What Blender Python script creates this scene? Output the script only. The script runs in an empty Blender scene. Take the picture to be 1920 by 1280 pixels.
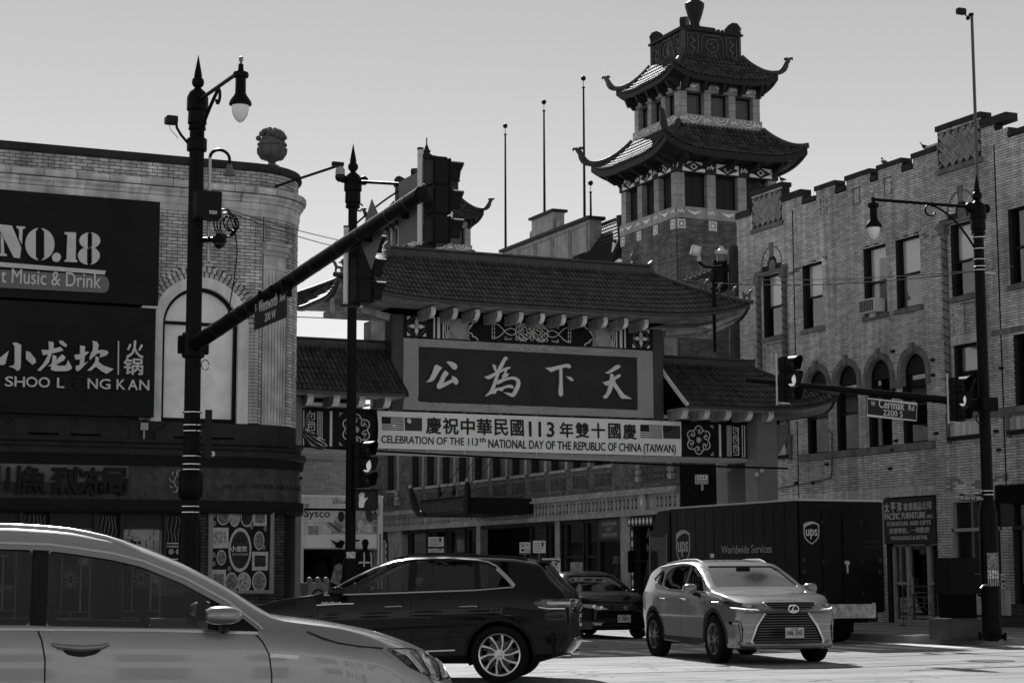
import bpy,bmesh,math,random
import numpy as np
from mathutils import Matrix,Vector
from mathutils.bvhtree import BVHTree
from mathutils.geometry import delaunay_2d_cdt
R = random.Random(7)
SC = bpy.context.scene
COL = SC.collection
rad = math.radians
def lin(a,b,n): return [a + (b - a)*i/ (n - 1) for i in range(n)]
# ------------------------------------------------------------ camera
FPX = 3504.0
cam_d = bpy.data.cameras.new('camera')
cam_d.sensor_width = 36.0
cam_d.lens = FPX/1920*36
cam_d.clip_start = 0.2
cam_d.clip_end = 3000
cam = bpy.data.objects.new('camera',cam_d)
COL.objects.link(cam)
CAMR = Matrix.Rotation(rad(-24.4),4,'Z') @ Matrix.Rotation(rad(97.12),4,'X') @ Matrix.Rotation(rad(-0.2),4,'Z')
cam.matrix_world = Matrix.Translation((0,0,1.4)) @ CAMR
SC.camera = cam
# ------------------------------------------------------------ light
SUN_EL,SUN_AZ = 36.0,12.0          # elevation; degrees clockwise from +Y
w = bpy.data.worlds.new('World')
SC.world = w
w.use_nodes = True
nt = w.node_tree
nt.nodes.clear()
sky = nt.nodes.new('ShaderNodeTexSky')
sky.sky_type = 'NISHITA'
sky.sun_disc = False
sky.sun_elevation = rad(SUN_EL)
sky.sun_rotation = rad(SUN_AZ)
sky.air_density = 1.0
sky.dust_density = 0.6
bw = nt.nodes.new('ShaderNodeRGBToBW')
gm = nt.nodes.new('ShaderNodeGamma')
gm.inputs[1].default_value = 0.15
bg = nt.nodes.new('ShaderNodeBackground')
bg.inputs[1].default_value = 0.15
wo = nt.nodes.new('ShaderNodeOutputWorld')
nt.links.new(sky.outputs[0],bw.inputs[0])
nt.links.new(bw.outputs[0],gm.inputs[0])
tcw = nt.nodes.new('ShaderNodeTexCoord'); sxw = nt.nodes.new('ShaderNodeSeparateXYZ')
nt.links.new(tcw.outputs['Generated'],sxw.inputs[0])
def wmath(op,a,b):
    n_ = nt.nodes.new('ShaderNodeMath'); n_.operation = op
    for i_,q_ in enumerate((a,b)):
        if isinstance(q_,(int,float)): n_.inputs[i_].default_value = q_
        else: nt.links.new(q_,n_.inputs[i_])
    return n_.outputs[0]
hz = wmath('MAXIMUM',sxw.outputs[2],0.0)
hz = wmath('POWER',2.718,wmath('MULTIPLY',hz,-4.3))
hz = wmath('ADD',wmath('MULTIPLY',hz,1.75),0.5)
mxw = nt.nodes.new('ShaderNodeMath'); mxw.operation = 'MULTIPLY'
nt.links.new(gm.outputs[0],mxw.inputs[0]); nt.links.new(hz,mxw.inputs[1])
nt.links.new(mxw.outputs[0],bg.inputs[0])
nt.links.new(bg.outputs[0],wo.inputs[0])
sl = bpy.data.lights.new('sun','SUN')
sl.energy = 2.5
sl.angle = rad(0.53)
sl.color = (1.0,1.0,1.0)          # black-and-white photograph: a neutral sun
so = bpy.data.objects.new('sun',sl)
COL.objects.link(so)
sd = Vector((math.sin(rad(SUN_AZ))*math.cos(rad(SUN_EL)),math.cos(rad(SUN_AZ))*math.cos(rad(SUN_EL)),math.sin(rad(SUN_EL))))
so.rotation_euler = sd.to_track_quat('Z','Y').to_euler()
so.location = (0,0,60)
SC.view_settings.view_transform = 'Standard'
SC.view_settings.look = 'None'
SC.view_settings.gamma = 1.0
SC.view_settings.use_curve_mapping = False
SC.view_settings.exposure = 1.42
SC.render.engine = 'CYCLES'
SC.cycles.max_bounces = 8
SC.cycles.transparent_max_bounces = 16
# ------------------------------------------------------------ photograph pixel -> real plane
R3 = CAMR.to_3x3()
def ray(u,v):
    return R3 @ Vector(((u - 960)/FPX,(640 - v)/FPX,-1.0))
def PP(u,v,ax,val):
    d = ray(u,v)
    c = Vector((0,0,1.4))
    t = (val - c[ax])/d[ax]
    return c + d*t
def PX(u,v,X):
    p = PP(u,v,0,X); return p.y,p.z
def PY(u,v,Y):
    p = PP(u,v,1,Y); return p.x,p.z
# ------------------------------------------------------------ materials (all grey: the photograph is black and white)
MATS = {}
def mat(name,g,rough=0.7,metal=0.0,var=0.0,vscale=6.0,bump=0.0,bscale=40.0,tone=0.0,spec=0.5,coat=0.0,emit=0.0,streak=0.0):
    if name in MATS: return MATS[name]
    if metal < .3:
        k = max(0,min(1,(g - .03)/.25)); g *= .6 + .4*k*k* (3 - 2*k); spec *= .6 if g > .04 else .22
    m = bpy.data.materials.new(name)
    m.use_nodes = True
    n = m.node_tree.nodes; L = m.node_tree.links
    b = n['Principled BSDF']
    b.inputs['Base Color'].default_value = (g,g,g,1)
    b.inputs['Roughness'].default_value = rough
    b.inputs['Metallic'].default_value = metal
    b.inputs['Specular IOR Level'].default_value = spec
    b.inputs['Coat Weight'].default_value = coat
    b.inputs['Coat Roughness'].default_value = 0.04
    if emit:
        b.inputs['Emission Color'].default_value = (1,1,1,1)
        b.inputs['Emission Strength'].default_value = emit
    fac = None
    tc = n.new('ShaderNodeNewGeometry')
    def add(sock,amt):
        nonlocal fac
        ma = n.new('ShaderNodeMath'); ma.operation = 'MULTIPLY_ADD'
        L.new(sock,ma.inputs[0]); ma.inputs[1].default_value = 2*amt; ma.inputs[2].default_value = 1 - amt
        if fac is None: fac = ma.outputs[0]
        else:
            mm = n.new('ShaderNodeMath'); mm.operation = 'MULTIPLY'
            L.new(fac,mm.inputs[0]); L.new(ma.outputs[0],mm.inputs[1]); fac = mm.outputs[0]
    if var:
        t = n.new('ShaderNodeTexNoise'); t.inputs['Scale'].default_value = vscale; t.inputs['Detail'].default_value = 6
        L.new(tc.outputs['Position'],t.inputs['Vector'])
        cr = n.new('ShaderNodeMapRange'); cr.inputs[1].default_value = 0.3; cr.inputs[2].default_value = 0.7
        L.new(t.outputs['Fac'],cr.inputs[0]); add(cr.outputs[0],var)
    if streak:
        mp = n.new('ShaderNodeMapping'); mp.inputs['Scale'].default_value = (5,5,0.35)
        L.new(tc.outputs['Position'],mp.inputs['Vector'])
        t = n.new('ShaderNodeTexNoise'); t.inputs['Scale'].default_value = 1.0; t.inputs['Detail'].default_value = 5
        L.new(mp.outputs[0],t.inputs['Vector'])
        cr = n.new('ShaderNodeMapRange'); cr.inputs[1].default_value = 0.35; cr.inputs[2].default_value = 0.65
        L.new(t.outputs['Fac'],cr.inputs[0]); add(cr.outputs[0],streak)
    if tone:
        a = n.new('ShaderNodeAttribute'); a.attribute_name = 'tone'
        o = n.new('ShaderNodeObjectInfo')
        s = n.new('ShaderNodeMath'); s.operation = 'ADD'
        L.new(a.outputs['Fac'],s.inputs[0]); L.new(o.outputs['Random'],s.inputs[1])
        fr = n.new('ShaderNodeMath'); fr.operation = 'FRACT'; L.new(s.outputs[0],fr.inputs[0])
        add(fr.outputs[0],tone)
    if fac is not None:
        v = n.new('ShaderNodeMath'); v.operation = 'MULTIPLY'; v.use_clamp = True
        L.new(fac,v.inputs[0]); v.inputs[1].default_value = g
        L.new(v.outputs[0],b.inputs['Base Color'])
    if bump:
        t = n.new('ShaderNodeTexNoise'); t.inputs['Scale'].default_value = bscale; t.inputs['Detail'].default_value = 5
        L.new(tc.outputs['Position'],t.inputs['Vector'])
        bp = n.new('ShaderNodeBump'); bp.inputs['Strength'].default_value = bump; bp.inputs['Distance'].default_value = 0.01
        L.new(t.outputs['Fac'],bp.inputs['Height']); L.new(bp.outputs[0],b.inputs['Normal'])
    MATS[name] = m
    return m
def glass(name,tint=0.75,extra=0.0,rough=0.02):
    if name in MATS: return MATS[name]
    m = bpy.data.materials.new(name); m.use_nodes = True
    n = m.node_tree.nodes; L = m.node_tree.links; n.clear()
    o = n.new('ShaderNodeOutputMaterial'); mx = n.new('ShaderNodeMixShader')
    tr = n.new('ShaderNodeBsdfTransparent'); tr.inputs[0].default_value = (tint,tint,tint,1)
    gl = n.new('ShaderNodeBsdfGlossy'); gl.inputs['Roughness'].default_value = rough; gl.inputs[0].default_value = (1,1,1,1)
    lw_ = n.new('ShaderNodeLayerWeight'); lw_.inputs[0].default_value = 0.5
    p5 = n.new('ShaderNodeMath'); p5.operation = 'POWER'; p5.inputs[1].default_value = 4.5; L.new(lw_.outputs['Facing'],p5.inputs[0])
    fr = n.new('ShaderNodeMath'); fr.operation = 'MULTIPLY_ADD'; fr.inputs[1].default_value = .9; fr.inputs[2].default_value = .04; L.new(p5.outputs[0],fr.inputs[0])
    ad = n.new('ShaderNodeMath'); ad.operation = 'ADD'; ad.use_clamp = True; ad.inputs[1].default_value = extra
    L.new(fr.outputs[0],ad.inputs[0]); L.new(ad.outputs[0],mx.inputs[0])
    L.new(tr.outputs[0],mx.inputs[1]); L.new(gl.outputs[0],mx.inputs[2]); L.new(mx.outputs[0],o.inputs[0])
    MATS[name] = m
    return m
M_ = mat
black = mat('black_paint',0.006,0.42,spec=0.4)
blackm = mat('black_matt',0.012,0.8,spec=0.2)
dark = mat('dark_void',0.006,0.9,spec=0.1)
steel = mat('grey_steel',0.35,0.35,0.7)
white = mat('white_paint',0.75,0.5)
chrome = mat('chrome',0.8,0.12,1.0)
# ------------------------------------------------------------ things, parts
WM = {}
def _common(o,label,cat,group,kind):
    if label: o['label'] = label
    if cat: o['category'] = cat
    if group: o['group'] = group
    if kind: o['kind'] = kind
def thing(name,label,cat,loc=(0,0,0),rz=0.0,group=None):
    o = bpy.data.objects.new(name,None)
    o.empty_display_size = 0.3
    COL.objects.link(o)
    m = Matrix.Translation(loc) @ Matrix.Rotation(rz,4,'Z')
    o.matrix_world = m
    WM[o.name] = m
    _common(o,label,cat,group,None)
    return o
I4 = Matrix.Identity(4)
def frame(o,u,v):
    u = Vector(u); v = Vector(v); w_ = u.cross(v)
    return Matrix(((u.x,v.x,w_.x,o[0]),(u.y,v.y,w_.y,o[1]),(u.z,v.z,w_.z,o[2]),(0,0,0,1)))
class MB:
    def __init__(s,M=None):
        s.v = []; s.f = []; s.t = []; s.M = M or I4; s.tone = 0.0
    def add(s,vs,fs,M=None):
        b = len(s.v); m = s.M @ M if M is not None else s.M
        s.v += [m @ Vector(p) for p in vs]
        s.f += [tuple(b + i for i in f) for f in fs]
        s.t += [s.tone]*len(fs)
        return s
    def box(s,x0,x1,y0,y1,z0,z1,M=None):
        return s.add([(x0,y0,z0),(x1,y0,z0),(x1,y1,z0),(x0,y1,z0),(x0,y0,z1),(x1,y0,z1),(x1,y1,z1),(x0,y1,z1)],
                     [(0,3,2,1),(4,5,6,7),(0,1,5,4),(1,2,6,5),(2,3,7,6),(3,0,4,7)],M)
    def prism(s,poly,z0,z1,M=None,taper=0.0):
        n = len(poly)
        a = sum(poly[i][0]*poly[(i + 1) % n][1] - poly[(i + 1) % n][0]*poly[i][1] for i in range(n))
        if a < 0: poly = poly[::-1]
        vs = [(x,y,z0) for x,y in poly] + [(x,y,z1) for x,y in poly]
        fs = [tuple(range(n))[::-1],tuple(range(n,2*n))]
        fs += [(i,(i + 1) % n,n + (i + 1) % n,n + i) for i in range(n)]
        return s.add(vs,fs,M)
    def lathe(s,prof,c=(0,0,0),n=16,M=None,a0=0,a1=2*math.pi,cap=True):
        full = abs(a1 - a0 - 2*math.pi) < 1e-6
        k = n if full else n + 1
        vs = []
        for r,z in prof:
            for i in range(k):
                a = a0 + (a1 - a0)*i/n
                vs.append((c[0] + r*math.cos(a),c[1] + r*math.sin(a),c[2] + z))
        fs = []
        for j in range(len(prof) - 1):
            for i in range(n):
                i2 = (i + 1) % k if full else i + 1
                fs.append((j*k + i,j*k + i2,(j + 1)*k + i2,(j + 1)*k + i))
        if full and cap:
            if prof[0][0] > 1e-5: fs.append(tuple(range(n))[::-1])
            if prof[-1][0] > 1e-5: fs.append(tuple((len(prof) - 1)*k + i for i in range(n)))
        return s.add(vs,fs,M)
    def cyl(s,p0,p1,r0,r1=None,n=12):
        r1 = r0 if r1 is None else r1
        p0 = Vector(p0); p1 = Vector(p1); d = p1 - p0
        q = d.to_track_quat('Z','Y').to_matrix().to_4x4()
        return s.lathe([(r0,0),(r1,d.length)],n=n,M=Matrix.Translation(p0) @ q)
    def tube(s,pts,r,n=8):
        pts = [Vector(p) for p in pts]
        rs = r if isinstance(r,(list,tuple)) else [r]*len(pts)
        vs = []; fs = []
        up = None
        for i,p in enumerate(pts):
            d = (pts[min(i + 1,len(pts) - 1)] - pts[max(i - 1,0)]).normalized()
            if up is None:
                up = Vector((0,0,1)) if abs(d.z) < 0.9 else Vector((1,0,0))
            a = d.cross(up)
            if a.length < 1e-4: a = d.cross(Vector((0,1,0)))
            a.normalize(); b = a.cross(d).normalized(); up = b
            for k in range(n):
                t = 2*math.pi*k/n
                vs.append(p + a* (math.cos(t)*rs[i]) + b* (math.sin(t)*rs[i]))
        for i in range(len(pts) - 1):
            for k in range(n):
                k2 = (k + 1) % n
                fs.append((i*n + k,i*n + k2,(i + 1)*n + k2,(i + 1)*n + k))
        fs.append(tuple(range(n))[::-1]); fs.append(tuple((len(pts) - 1)*n + k for k in range(n)))
        return s.add(vs,fs)
    def sphere(s,c,r,n=12,m=8,sz=1.0):
        pr = [(max(1e-6,r*math.sin(math.pi*i/m)),-r*sz*math.cos(math.pi*i/m)) for i in range(m + 1)]
        return s.lathe(pr,c,n)
    def ring(s,poly_fn):
        return s
    def grid(s,fn,nu,nv,M=None):
        vs = [fn(i/nu,j/nv) for j in range(nv + 1) for i in range(nu + 1)]
        fs = [(j* (nu + 1) + i,j* (nu + 1) + i + 1,(j + 1)* (nu + 1) + i + 1,(j + 1)* (nu + 1) + i) for j in range(nv) for i in range(nu)]
        return s.add(vs,fs,M)
    def mesh(s,name,inv=I4):
        me = bpy.data.meshes.new(name)
        me.from_pydata([inv @ v for v in s.v],[],s.f)
        if any(s.t):
            a = me.attributes.new('tone','FLOAT','FACE')
            a.data.foreach_set('value',s.t)
        me.update()
        return me
    def build(s,name,m,parent=None,label=None,cat=None,group=None,kind=None,smooth=False,bevel=0.0,local=False,normals=False):
        inv = I4 if (local or parent is None) else WM[parent.name].inverted()
        me = s.mesh(name,inv)
        if normals:
            bm = bmesh.new(); bm.from_mesh(me); bmesh.ops.remove_doubles(bm,verts=bm.verts,dist=1e-5)
            bmesh.ops.recalc_face_normals(bm,faces=bm.faces); bm.to_mesh(me); bm.free()
        if bevel:
            bm = bmesh.new(); bm.from_mesh(me)
            es = [e for e in bm.edges if len(e.link_faces) == 2 and e.calc_face_angle(0) > 0.5]
            bmesh.ops.bevel(bm,geom=es,offset=bevel,segments=2,affect='EDGES',clamp_overlap=True)
            bm.to_mesh(me); bm.free()
        me.materials.append(m)
        if smooth:
            me.shade_smooth()
            if smooth != 'all': me.set_sharp_from_angle(angle=rad(38))
        o = bpy.data.objects.new(name,me)
        COL.objects.link(o)
        if parent is not None:
            o.parent = parent
            WM[o.name] = WM[parent.name]
        else: WM[o.name] = I4
        _common(o,label,cat,group,kind)
        return o
def piece(name,me,parent,Mw,m=None):
    o = bpy.data.objects.new(name,me)
    COL.objects.link(o)
    o.parent = parent
    o.matrix_basis = WM[parent.name].inverted() @ Mw
    WM[o.name] = Mw
    return o
def copy_tree(o,loc=None,rz=None,parent=None,label=None):
    c = o.copy(); COL.objects.link(c)
    if parent is not None: c.parent = parent
    if loc is not None: c.matrix_world = Matrix.Translation(loc) @ Matrix.Rotation(rz or 0,4,'Z')
    if label: c['label'] = label
    for ch in [x for x in bpy.data.objects if x.parent == o]: copy_tree(ch,parent=c)
    return c
# ------------------------------------------------------------ lettering
def text_mb(s,h=None,wd=None,bold=0.0,depth=0.004,M=None,align='L',shear=0.0,space=1.0):
    c = bpy.data.curves.new('lettering','FONT')
    c.body = s; c.size = 1.0; c.offset = 0.0; c.extrude = 0.0; c.resolution_u = 3; c.shear = shear; c.space_character = space
    o = bpy.data.objects.new('lettering',c)
    COL.objects.link(o)
    bpy.context.view_layer.update()
    me = bpy.data.meshes.new_from_object(o)
    bpy.data.objects.remove(o); bpy.data.curves.remove(c)
    vs = [v.co.copy() for v in me.vertices]
    if not vs: return MB(M)
    x0 = min(v.x for v in vs); x1 = max(v.x for v in vs); y0 = min(v.y for v in vs); y1 = max(v.y for v in vs)
    sy = h/ (y1 - y0) if h else 1
    sx = wd/ (x1 - x0) if wd else sy
    ox = {'L': x0,'C': (x0 + x1)/2,'R': x1}[align]
    bm = bmesh.new(); bm.from_mesh(me)
    bmesh.ops.remove_doubles(bm,verts=bm.verts,dist=1e-6)
    r = bmesh.ops.extrude_face_region(bm,geom=list(bm.faces))
    vv = [e for e in r['geom'] if isinstance(e,bmesh.types.BMVert)]
    bmesh.ops.translate(bm,verts=vv,vec=(0,0,1))
    bm.normal_update()
    mb = MB(M)
    bm.verts.index_update()
    top = set(vv)
    pts = [((v.co.x - ox)*sx,(v.co.y - y0)*sy,depth if v.co.z > 0.5 else 0.0) for v in bm.verts]
    mb.add(pts,[tuple(v.index for v in f.verts) for f in bm.faces])
    bm.free(); bpy.data.meshes.remove(me)
    if bold:
        v0 = [M.inverted() @ v for v in mb.v] if M is not None else list(mb.v); f0 = list(mb.f); hh = (h or 1)*bold*.9
        for k,(dx,dy) in enumerate(((1,0),(-1,0),(0,1),(0,-1))):
            mb.add([Vector((v.x + dx*hh,v.y + dy*hh,v.z* (1 + .06* (k + 1)))) for v in v0],f0)
    return mb
def letter(s,m,parent,M,u,v,h,wd=None,name='lettering',bold=0.0,depth=0.004,align='L',d=0.0,**k):
    mb = text_mb(s,h,wd,bold,depth,M @ Matrix.Translation((u,v,d)),align,**k)
    return mb.build(name,m,parent)
# ------------------------------------------------------------ wall helpers
def flat(M): return lambda u,v,w_: M @ Vector((u,v,w_))
def hole_cut(base,holes):
    """intervals(v): base intervals minus rectangular or arched holes (u0,u1,v0,v1[,'arch'])"""
    def f(v):
        iv = list(base(v)) if callable(base) else [base]
        for h in holes:
            u0,u1,v0,v1 = h[:4]
            if len(h) > 4:
                r = (u1 - u0)/2; c = (u0 + u1)/2
                if v < v0 or v > v1 + r: continue
                hw = r if v <= v1 else math.sqrt(max(0,r*r - (v - v1) ** 2))
                u0,u1 = c - hw,c + hw
            elif v < v0 or v > v1: continue
            out = []
            for a,b in iv:
                if b <= u0 or a >= u1: out.append((a,b)); continue
                if a < u0: out.append((a,u0))
                if b > u1: out.append((u1,b))
            iv = out
        return [(a,b) for a,b in iv if b - a > 0.02]
    return f
def brick_wall(parent,fm,v0,v1,iv,L=0.21,H=0.067,m=None,mm=None,joint=0.013,proud=0.014,thick=0.25,singles=0,near=(0,0),curved=None,seed=1,rough_=0.003,back=True):
    rr = random.Random(seed)
    jm = MB(); bk = MB(); ones = []
    n = int(round((v1 - v0)/H)); Hh = (v1 - v0)/n
    runs = {}
    for k in range(n):
        va = v0 + k*Hh; vc = va + Hh/2
        off = (k % 2)*L/2
        for (a,b) in iv(vc):
            if back:
                if curved is None:
                    key = (round(a,4),round(b,4))
                    if key in runs and abs(runs[key][1] - va) < 1e-4: runs[key][1] = va + Hh
                    else:
                        if key in runs: _mort(jm,fm,key,runs[key],thick)
                        runs[key] = [va,va + Hh]
            i = math.floor((a - off)/L)
            while True:
                x0 = i*L + off; x1 = x0 + L; i += 1
                if x0 >= b - 0.015: break
                full = x0 >= a - 1e-6 and x1 <= b + 1e-6
                x0 = max(x0,a); x1 = min(x1,b)
                if x1 - x0 < 0.03: continue
                p = proud + rr.uniform(-rough_,rough_)
                q = (x0 + joint/2,x1 - joint/2,va + joint/2,va + Hh - joint/2,p,rr.random())
                if singles and full and (curved is None or not curved(x0)): ones.append(q)
                else: _brk(bk,fm,q)
                if back and curved is not None:
                    jm.add([fm(x,v,w_) for v in (va,va + Hh) for x,w_ in ((x0,-thick),(x1,-thick),(x1,0),(x0,0))],
                           [(0,3,2,1),(4,5,6,7),(0,1,5,4),(1,2,6,5),(2,3,7,6),(3,0,4,7)])
    for key,r in runs.items(): _mort(jm,fm,key,r,thick)
    ones.sort(key=lambda q: (q[0] - near[0]) ** 2 + (q[2] - near[1]) ** 2)
    if ones[:singles]:
        bx = MB().box(-(L - joint)/2,(L - joint)/2,-(Hh - joint)/2,(Hh - joint)/2,-0.012,0).mesh('brick')
        bx.materials.append(m)
        for q in ones[:singles]:
            u = (q[0] + q[1])/2; v = (q[2] + q[3])/2
            o = fm(u,v,q[4]); ux = (fm(u + .01,v,q[4]) - o).normalized()
            piece('brick',bx,parent,frame(o,ux,(0,0,1)))
    for q in ones[singles:]: _brk(bk,fm,q)
    if back: jm.build('mortar_wall',mm,parent)
    if bk.v: bk.build('brick_courses',m,parent,kind='stuff')
def _mort(jm,fm,key,r,thick):
    a,b = key; v0,v1 = r
    jm.add([fm(x,v,w_) for v in (v0,v1) for x,w_ in ((a,-thick),(b,-thick),(b,0),(a,0))],
           [(0,3,2,1),(4,5,6,7),(0,1,5,4),(1,2,6,5),(2,3,7,6),(3,0,4,7)])
def _brk(bk,fm,q):
    u0,u1,v0,v1,p,t = q
    bk.tone = t
    P = [fm(u0,v0,p),fm(u1,v0,p),fm(u1,v1,p),fm(u0,v1,p),fm(u0,v0,-.01),fm(u1,v0,-.01),fm(u1,v1,-.01),fm(u0,v1,-.01)]
    bk.add(P,[(0,1,2,3),(0,4,5,1),(1,5,6,2),(2,6,7,3),(3,7,4,0)])
def mapped_box(mb,fm,u0,u1,v0,v1,w0,w1,n=1):
    """box along a (possibly curved) wall, n segments in u"""
    vs = []
    for i in range(n + 1):
        u = u0 + (u1 - u0)*i/n
        vs += [fm(u,v0,w0),fm(u,v0,w1),fm(u,v1,w1),fm(u,v1,w0)]
    fs = []
    for i in range(n):
        for k in range(4): fs.append((i*4 + k,(i + 1)*4 + k,(i + 1)*4 + (k + 1) % 4,i*4 + (k + 1) % 4))
    fs += [(3,2,1,0),(n*4,n*4 + 1,n*4 + 2,n*4 + 3)]
    mb.add(vs,[f[::-1] for f in fs])
def mapped_prof(mb,fm,u0,u1,prof,n=1):
    """profile [(w, v)...] swept along the wall"""
    k = len(prof); vs = []
    for i in range(n + 1):
        u = u0 + (u1 - u0)*i/n
        vs += [fm(u,v,w_) for w_,v in prof]
    fs = [(i*k + j,i*k + (j + 1) % k,(i + 1)*k + (j + 1) % k,(i + 1)*k + j) for i in range(n) for j in range(k)]
    fs += [tuple(range(k))[::-1],tuple(n*k + j for j in range(k))]
    mb.add(vs,fs)
def ribbon(mb,pts,wd,z0=0.0,z1=0.01,closed=False,M=None):
    """flat strip following 2-D points in the local xy plane"""
    n = len(pts); P = [Vector((p[0],p[1])) for p in pts]
    Lp = []; Rp = []
    for i in range(n):
        a = P[(i - 1) % n] if (closed or i > 0) else P[i]
        b = P[(i + 1) % n] if (closed or i < n - 1) else P[i]
        d = b - a
        if d.length < 1e-9: d = Vector((1,0))
        d.normalize(); nn = Vector((-d.y,d.x))
        k = 1.0
        if (closed or 0 < i < n - 1):
            d1 = (P[i] - P[(i - 1) % n]); 
            if d1.length > 1e-9:
                c = abs(d1.normalized().dot(d)); k = 1/max(c,0.45)
        Lp.append(P[i] + nn*wd/2*k); Rp.append(P[i] - nn*wd/2*k)
    m = n if closed else n - 1
    for i in range(m):
        j = (i + 1) % n
        q = [Lp[i],Rp[i],Rp[j],Lp[j]]
        vs = [(p.x,p.y,z) for z in (z0,z1) for p in q]
        mb.add(vs,[(0,3,2,1),(4,5,6,7),(0,1,5,4),(1,2,6,5),(2,3,7,6),(3,0,4,7)],M)
def arc_pts(cx,cy,r,a0,a1,n=12,ry=None):
    ry = r if ry is None else ry
    return [(cx + r*math.cos(rad(a0 + (a1 - a0)*i/n)),cy + ry*math.sin(rad(a0 + (a1 - a0)*i/n))) for i in range(n + 1)]
def tracer(ox,oy,s,axis,val):
    """points read off an enlarged crop (origin ox,oy, scale s) -> (u,v) on a real wall plane"""
    def f(pts):
        r = []
        for x,y in pts:
            if axis == 'Y': r.append(PY(ox + x/s,oy + y/s,val))
            else:
                yy,z = PX(ox + x/s,oy + y/s,val); r.append((-yy,z))
        return r
    return f
def sash_window(parent,M,u0,u1,v0,v1,depth=0.14,blind=0.0,arch=False,fm_=None,gl=None,meet=0.5,bar=0.055,board=0.0,panel=False,blindm=None):
    """double-hung window set in a real opening: frame, rails, panes, blind, dark room behind"""
    fm_ = fm_ or MATS['window_frame_dark']; gl = gl or GLASS
    T = Matrix.Translation
    r = (u1 - u0)/2; c = (u0 + u1)/2
    top = v1 + (r if arch else 0)
    f = MB(M)
    if arch:
        out = [(u0,v0),(u1,v0)] + arc_pts(c,v1,r,0,180,16)
        ribbon(f,out,bar*2,-depth - .05,-depth + .03,closed=True)
        f.box(u0,u1,v1 - bar/2,v1 + bar/2,-depth - .04,-depth + .02)
    else:
        f.box(u0,u0 + bar,v0,v1,-depth - .05,-depth + .03); f.box(u1 - bar,u1,v0,v1,-depth - .05,-depth + .03)
        f.box(u0 + bar,u1 - bar,v1 - bar,v1,-depth - .05,-depth + .03); f.box(u0 + bar,u1 - bar,v0,v0 + bar,-depth - .05,-depth + .03)
    mv = v0 + (v1 - v0)*meet
    f.box(u0 + bar,u1 - bar,mv - .03,mv + .03,-depth - .045,-depth + .01)
    fr = f.build('window',fm_,parent)
    for a,b,d in ((v0 + bar,mv - .03,.02),(mv + .03,v1 - bar,.0)):
        MB(M).box(u0 + bar,u1 - bar,a,b,-depth - .03 + d*.3,-depth - .024 + d*.3).build('pane',gl,fr)
    if arch:
        pts = [(u0 + bar,v1 + bar/2)] + [(u1 - bar,v1 + bar/2)] + [p for p in arc_pts(c,v1,r - bar,4,176,14)]
        MB(M).prism(pts,-depth - .03,-depth - .02).build('transom_panel',MATS['board_dark'] if panel else gl,fr)
    if blind:
        MB(M).box(u0 + bar,u1 - bar,v1 - (v1 - v0)*blind,v1 - bar*.5,-depth - .075,-depth - .065).build('window_blind',blindm or MATS['blind'],fr)
    if board:
        MB(M).box(u0 + bar,u1 - bar,v0 + bar,v0 + (v1 - v0)*board,-depth - .075,-depth - .065).build('board',MATS['plywood'],fr)
    rm = MB(M); e = .004
    rm.add([(u0 - .3,v0 - .1,-.27),(u1 + .3,v0 - .1,-.27),(u1 + .3,top + .05,-.27),(u0 - .3,top + .05,-.27),
            (u0 - .3,v0 - .1,-1.3),(u1 + .3,v0 - .1,-1.3),(u1 + .3,top + .05,-1.3),(u0 - .3,top + .05,-1.3)],
           [(4,5,6,7),(0,1,5,4),(1,2,6,5),(2,3,7,6),(3,0,4,7)])
    rm.build('dark_room',MATS['dark_void'],fr)
    return fr
def pl_lattice(w_,h_,seed=0):
    """Chinese window lattice as polylines in a w x h panel"""
    L = []
    s = w_/6
    L.append([(0,0),(w_,0),(w_,h_),(0,h_),(0,0)])
    L.append([(s,h_),(s,h_ - s),(1.6*s,h_ - s),(1.6*s,h_ - 1.7*s),(4.4*s,h_ - 1.7*s),(4.4*s,h_ - s),(5*s,h_ - s),(5*s,h_)])
    y = h_ - 2.4*s
    L.append([(0,y),(w_,y)]); L.append([(0,y + .7*s),(s,y + .7*s),(s,y)]); L.append([(w_,y + .7*s),(5*s,y + .7*s),(5*s,y)])
    L.append([(2.2*s,h_ - 1.7*s),(2.2*s,y - .8*s)]); L.append([(3.8*s,h_ - 1.7*s),(3.8*s,y - .8*s)])
    L.append([(s,y),(s,y - .8*s),(w_ - s,y - .8*s),(w_ - s,y)])
    L.append([(1.5*s,y - .8*s),(1.5*s,s),(4.5*s,s),(4.5*s,y - .8*s)])
    L.append([(0,s),(1.5*s,s)]); L.append([(4.5*s,s),(w_,s)])
    L.append([(3*s,s),(3*s,0)])
    return L
GLASS = glass('window_glass',0.88,0.02)
GLASSD = glass('shop_glass',0.75,0.0)
M_('window_frame_dark',0.02,0.5)
M_('blind',0.85,0.8); M_('plywood',0.3,0.8,var=0.3,vscale=3); M_('board_dark',0.035,0.7)
brick_l = M_('brick_light',0.43,0.85,tone=0.28,var=0.35,vscale=.9,bump=0.6,bscale=60,streak=0.3)
mortar_d = M_('mortar_dark',0.035,0.9)
stone_l = M_('stone_light',0.52,0.8,var=0.3,vscale=2.5,streak=0.22,bump=0.3)
stone_g = M_('stone_grey',0.2,0.85,var=0.3,vscale=3,streak=0.2,bump=0.3)
coping_d = M_('coping_dark',0.05,0.75,var=0.3,vscale=3)
dred = M_('dark_red_paint',0.045,0.55,var=0.2,vscale=3,streak=0.15)
dred2 = M_('darker_red_paint',0.018,0.6,var=0.2,vscale=3)
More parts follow.
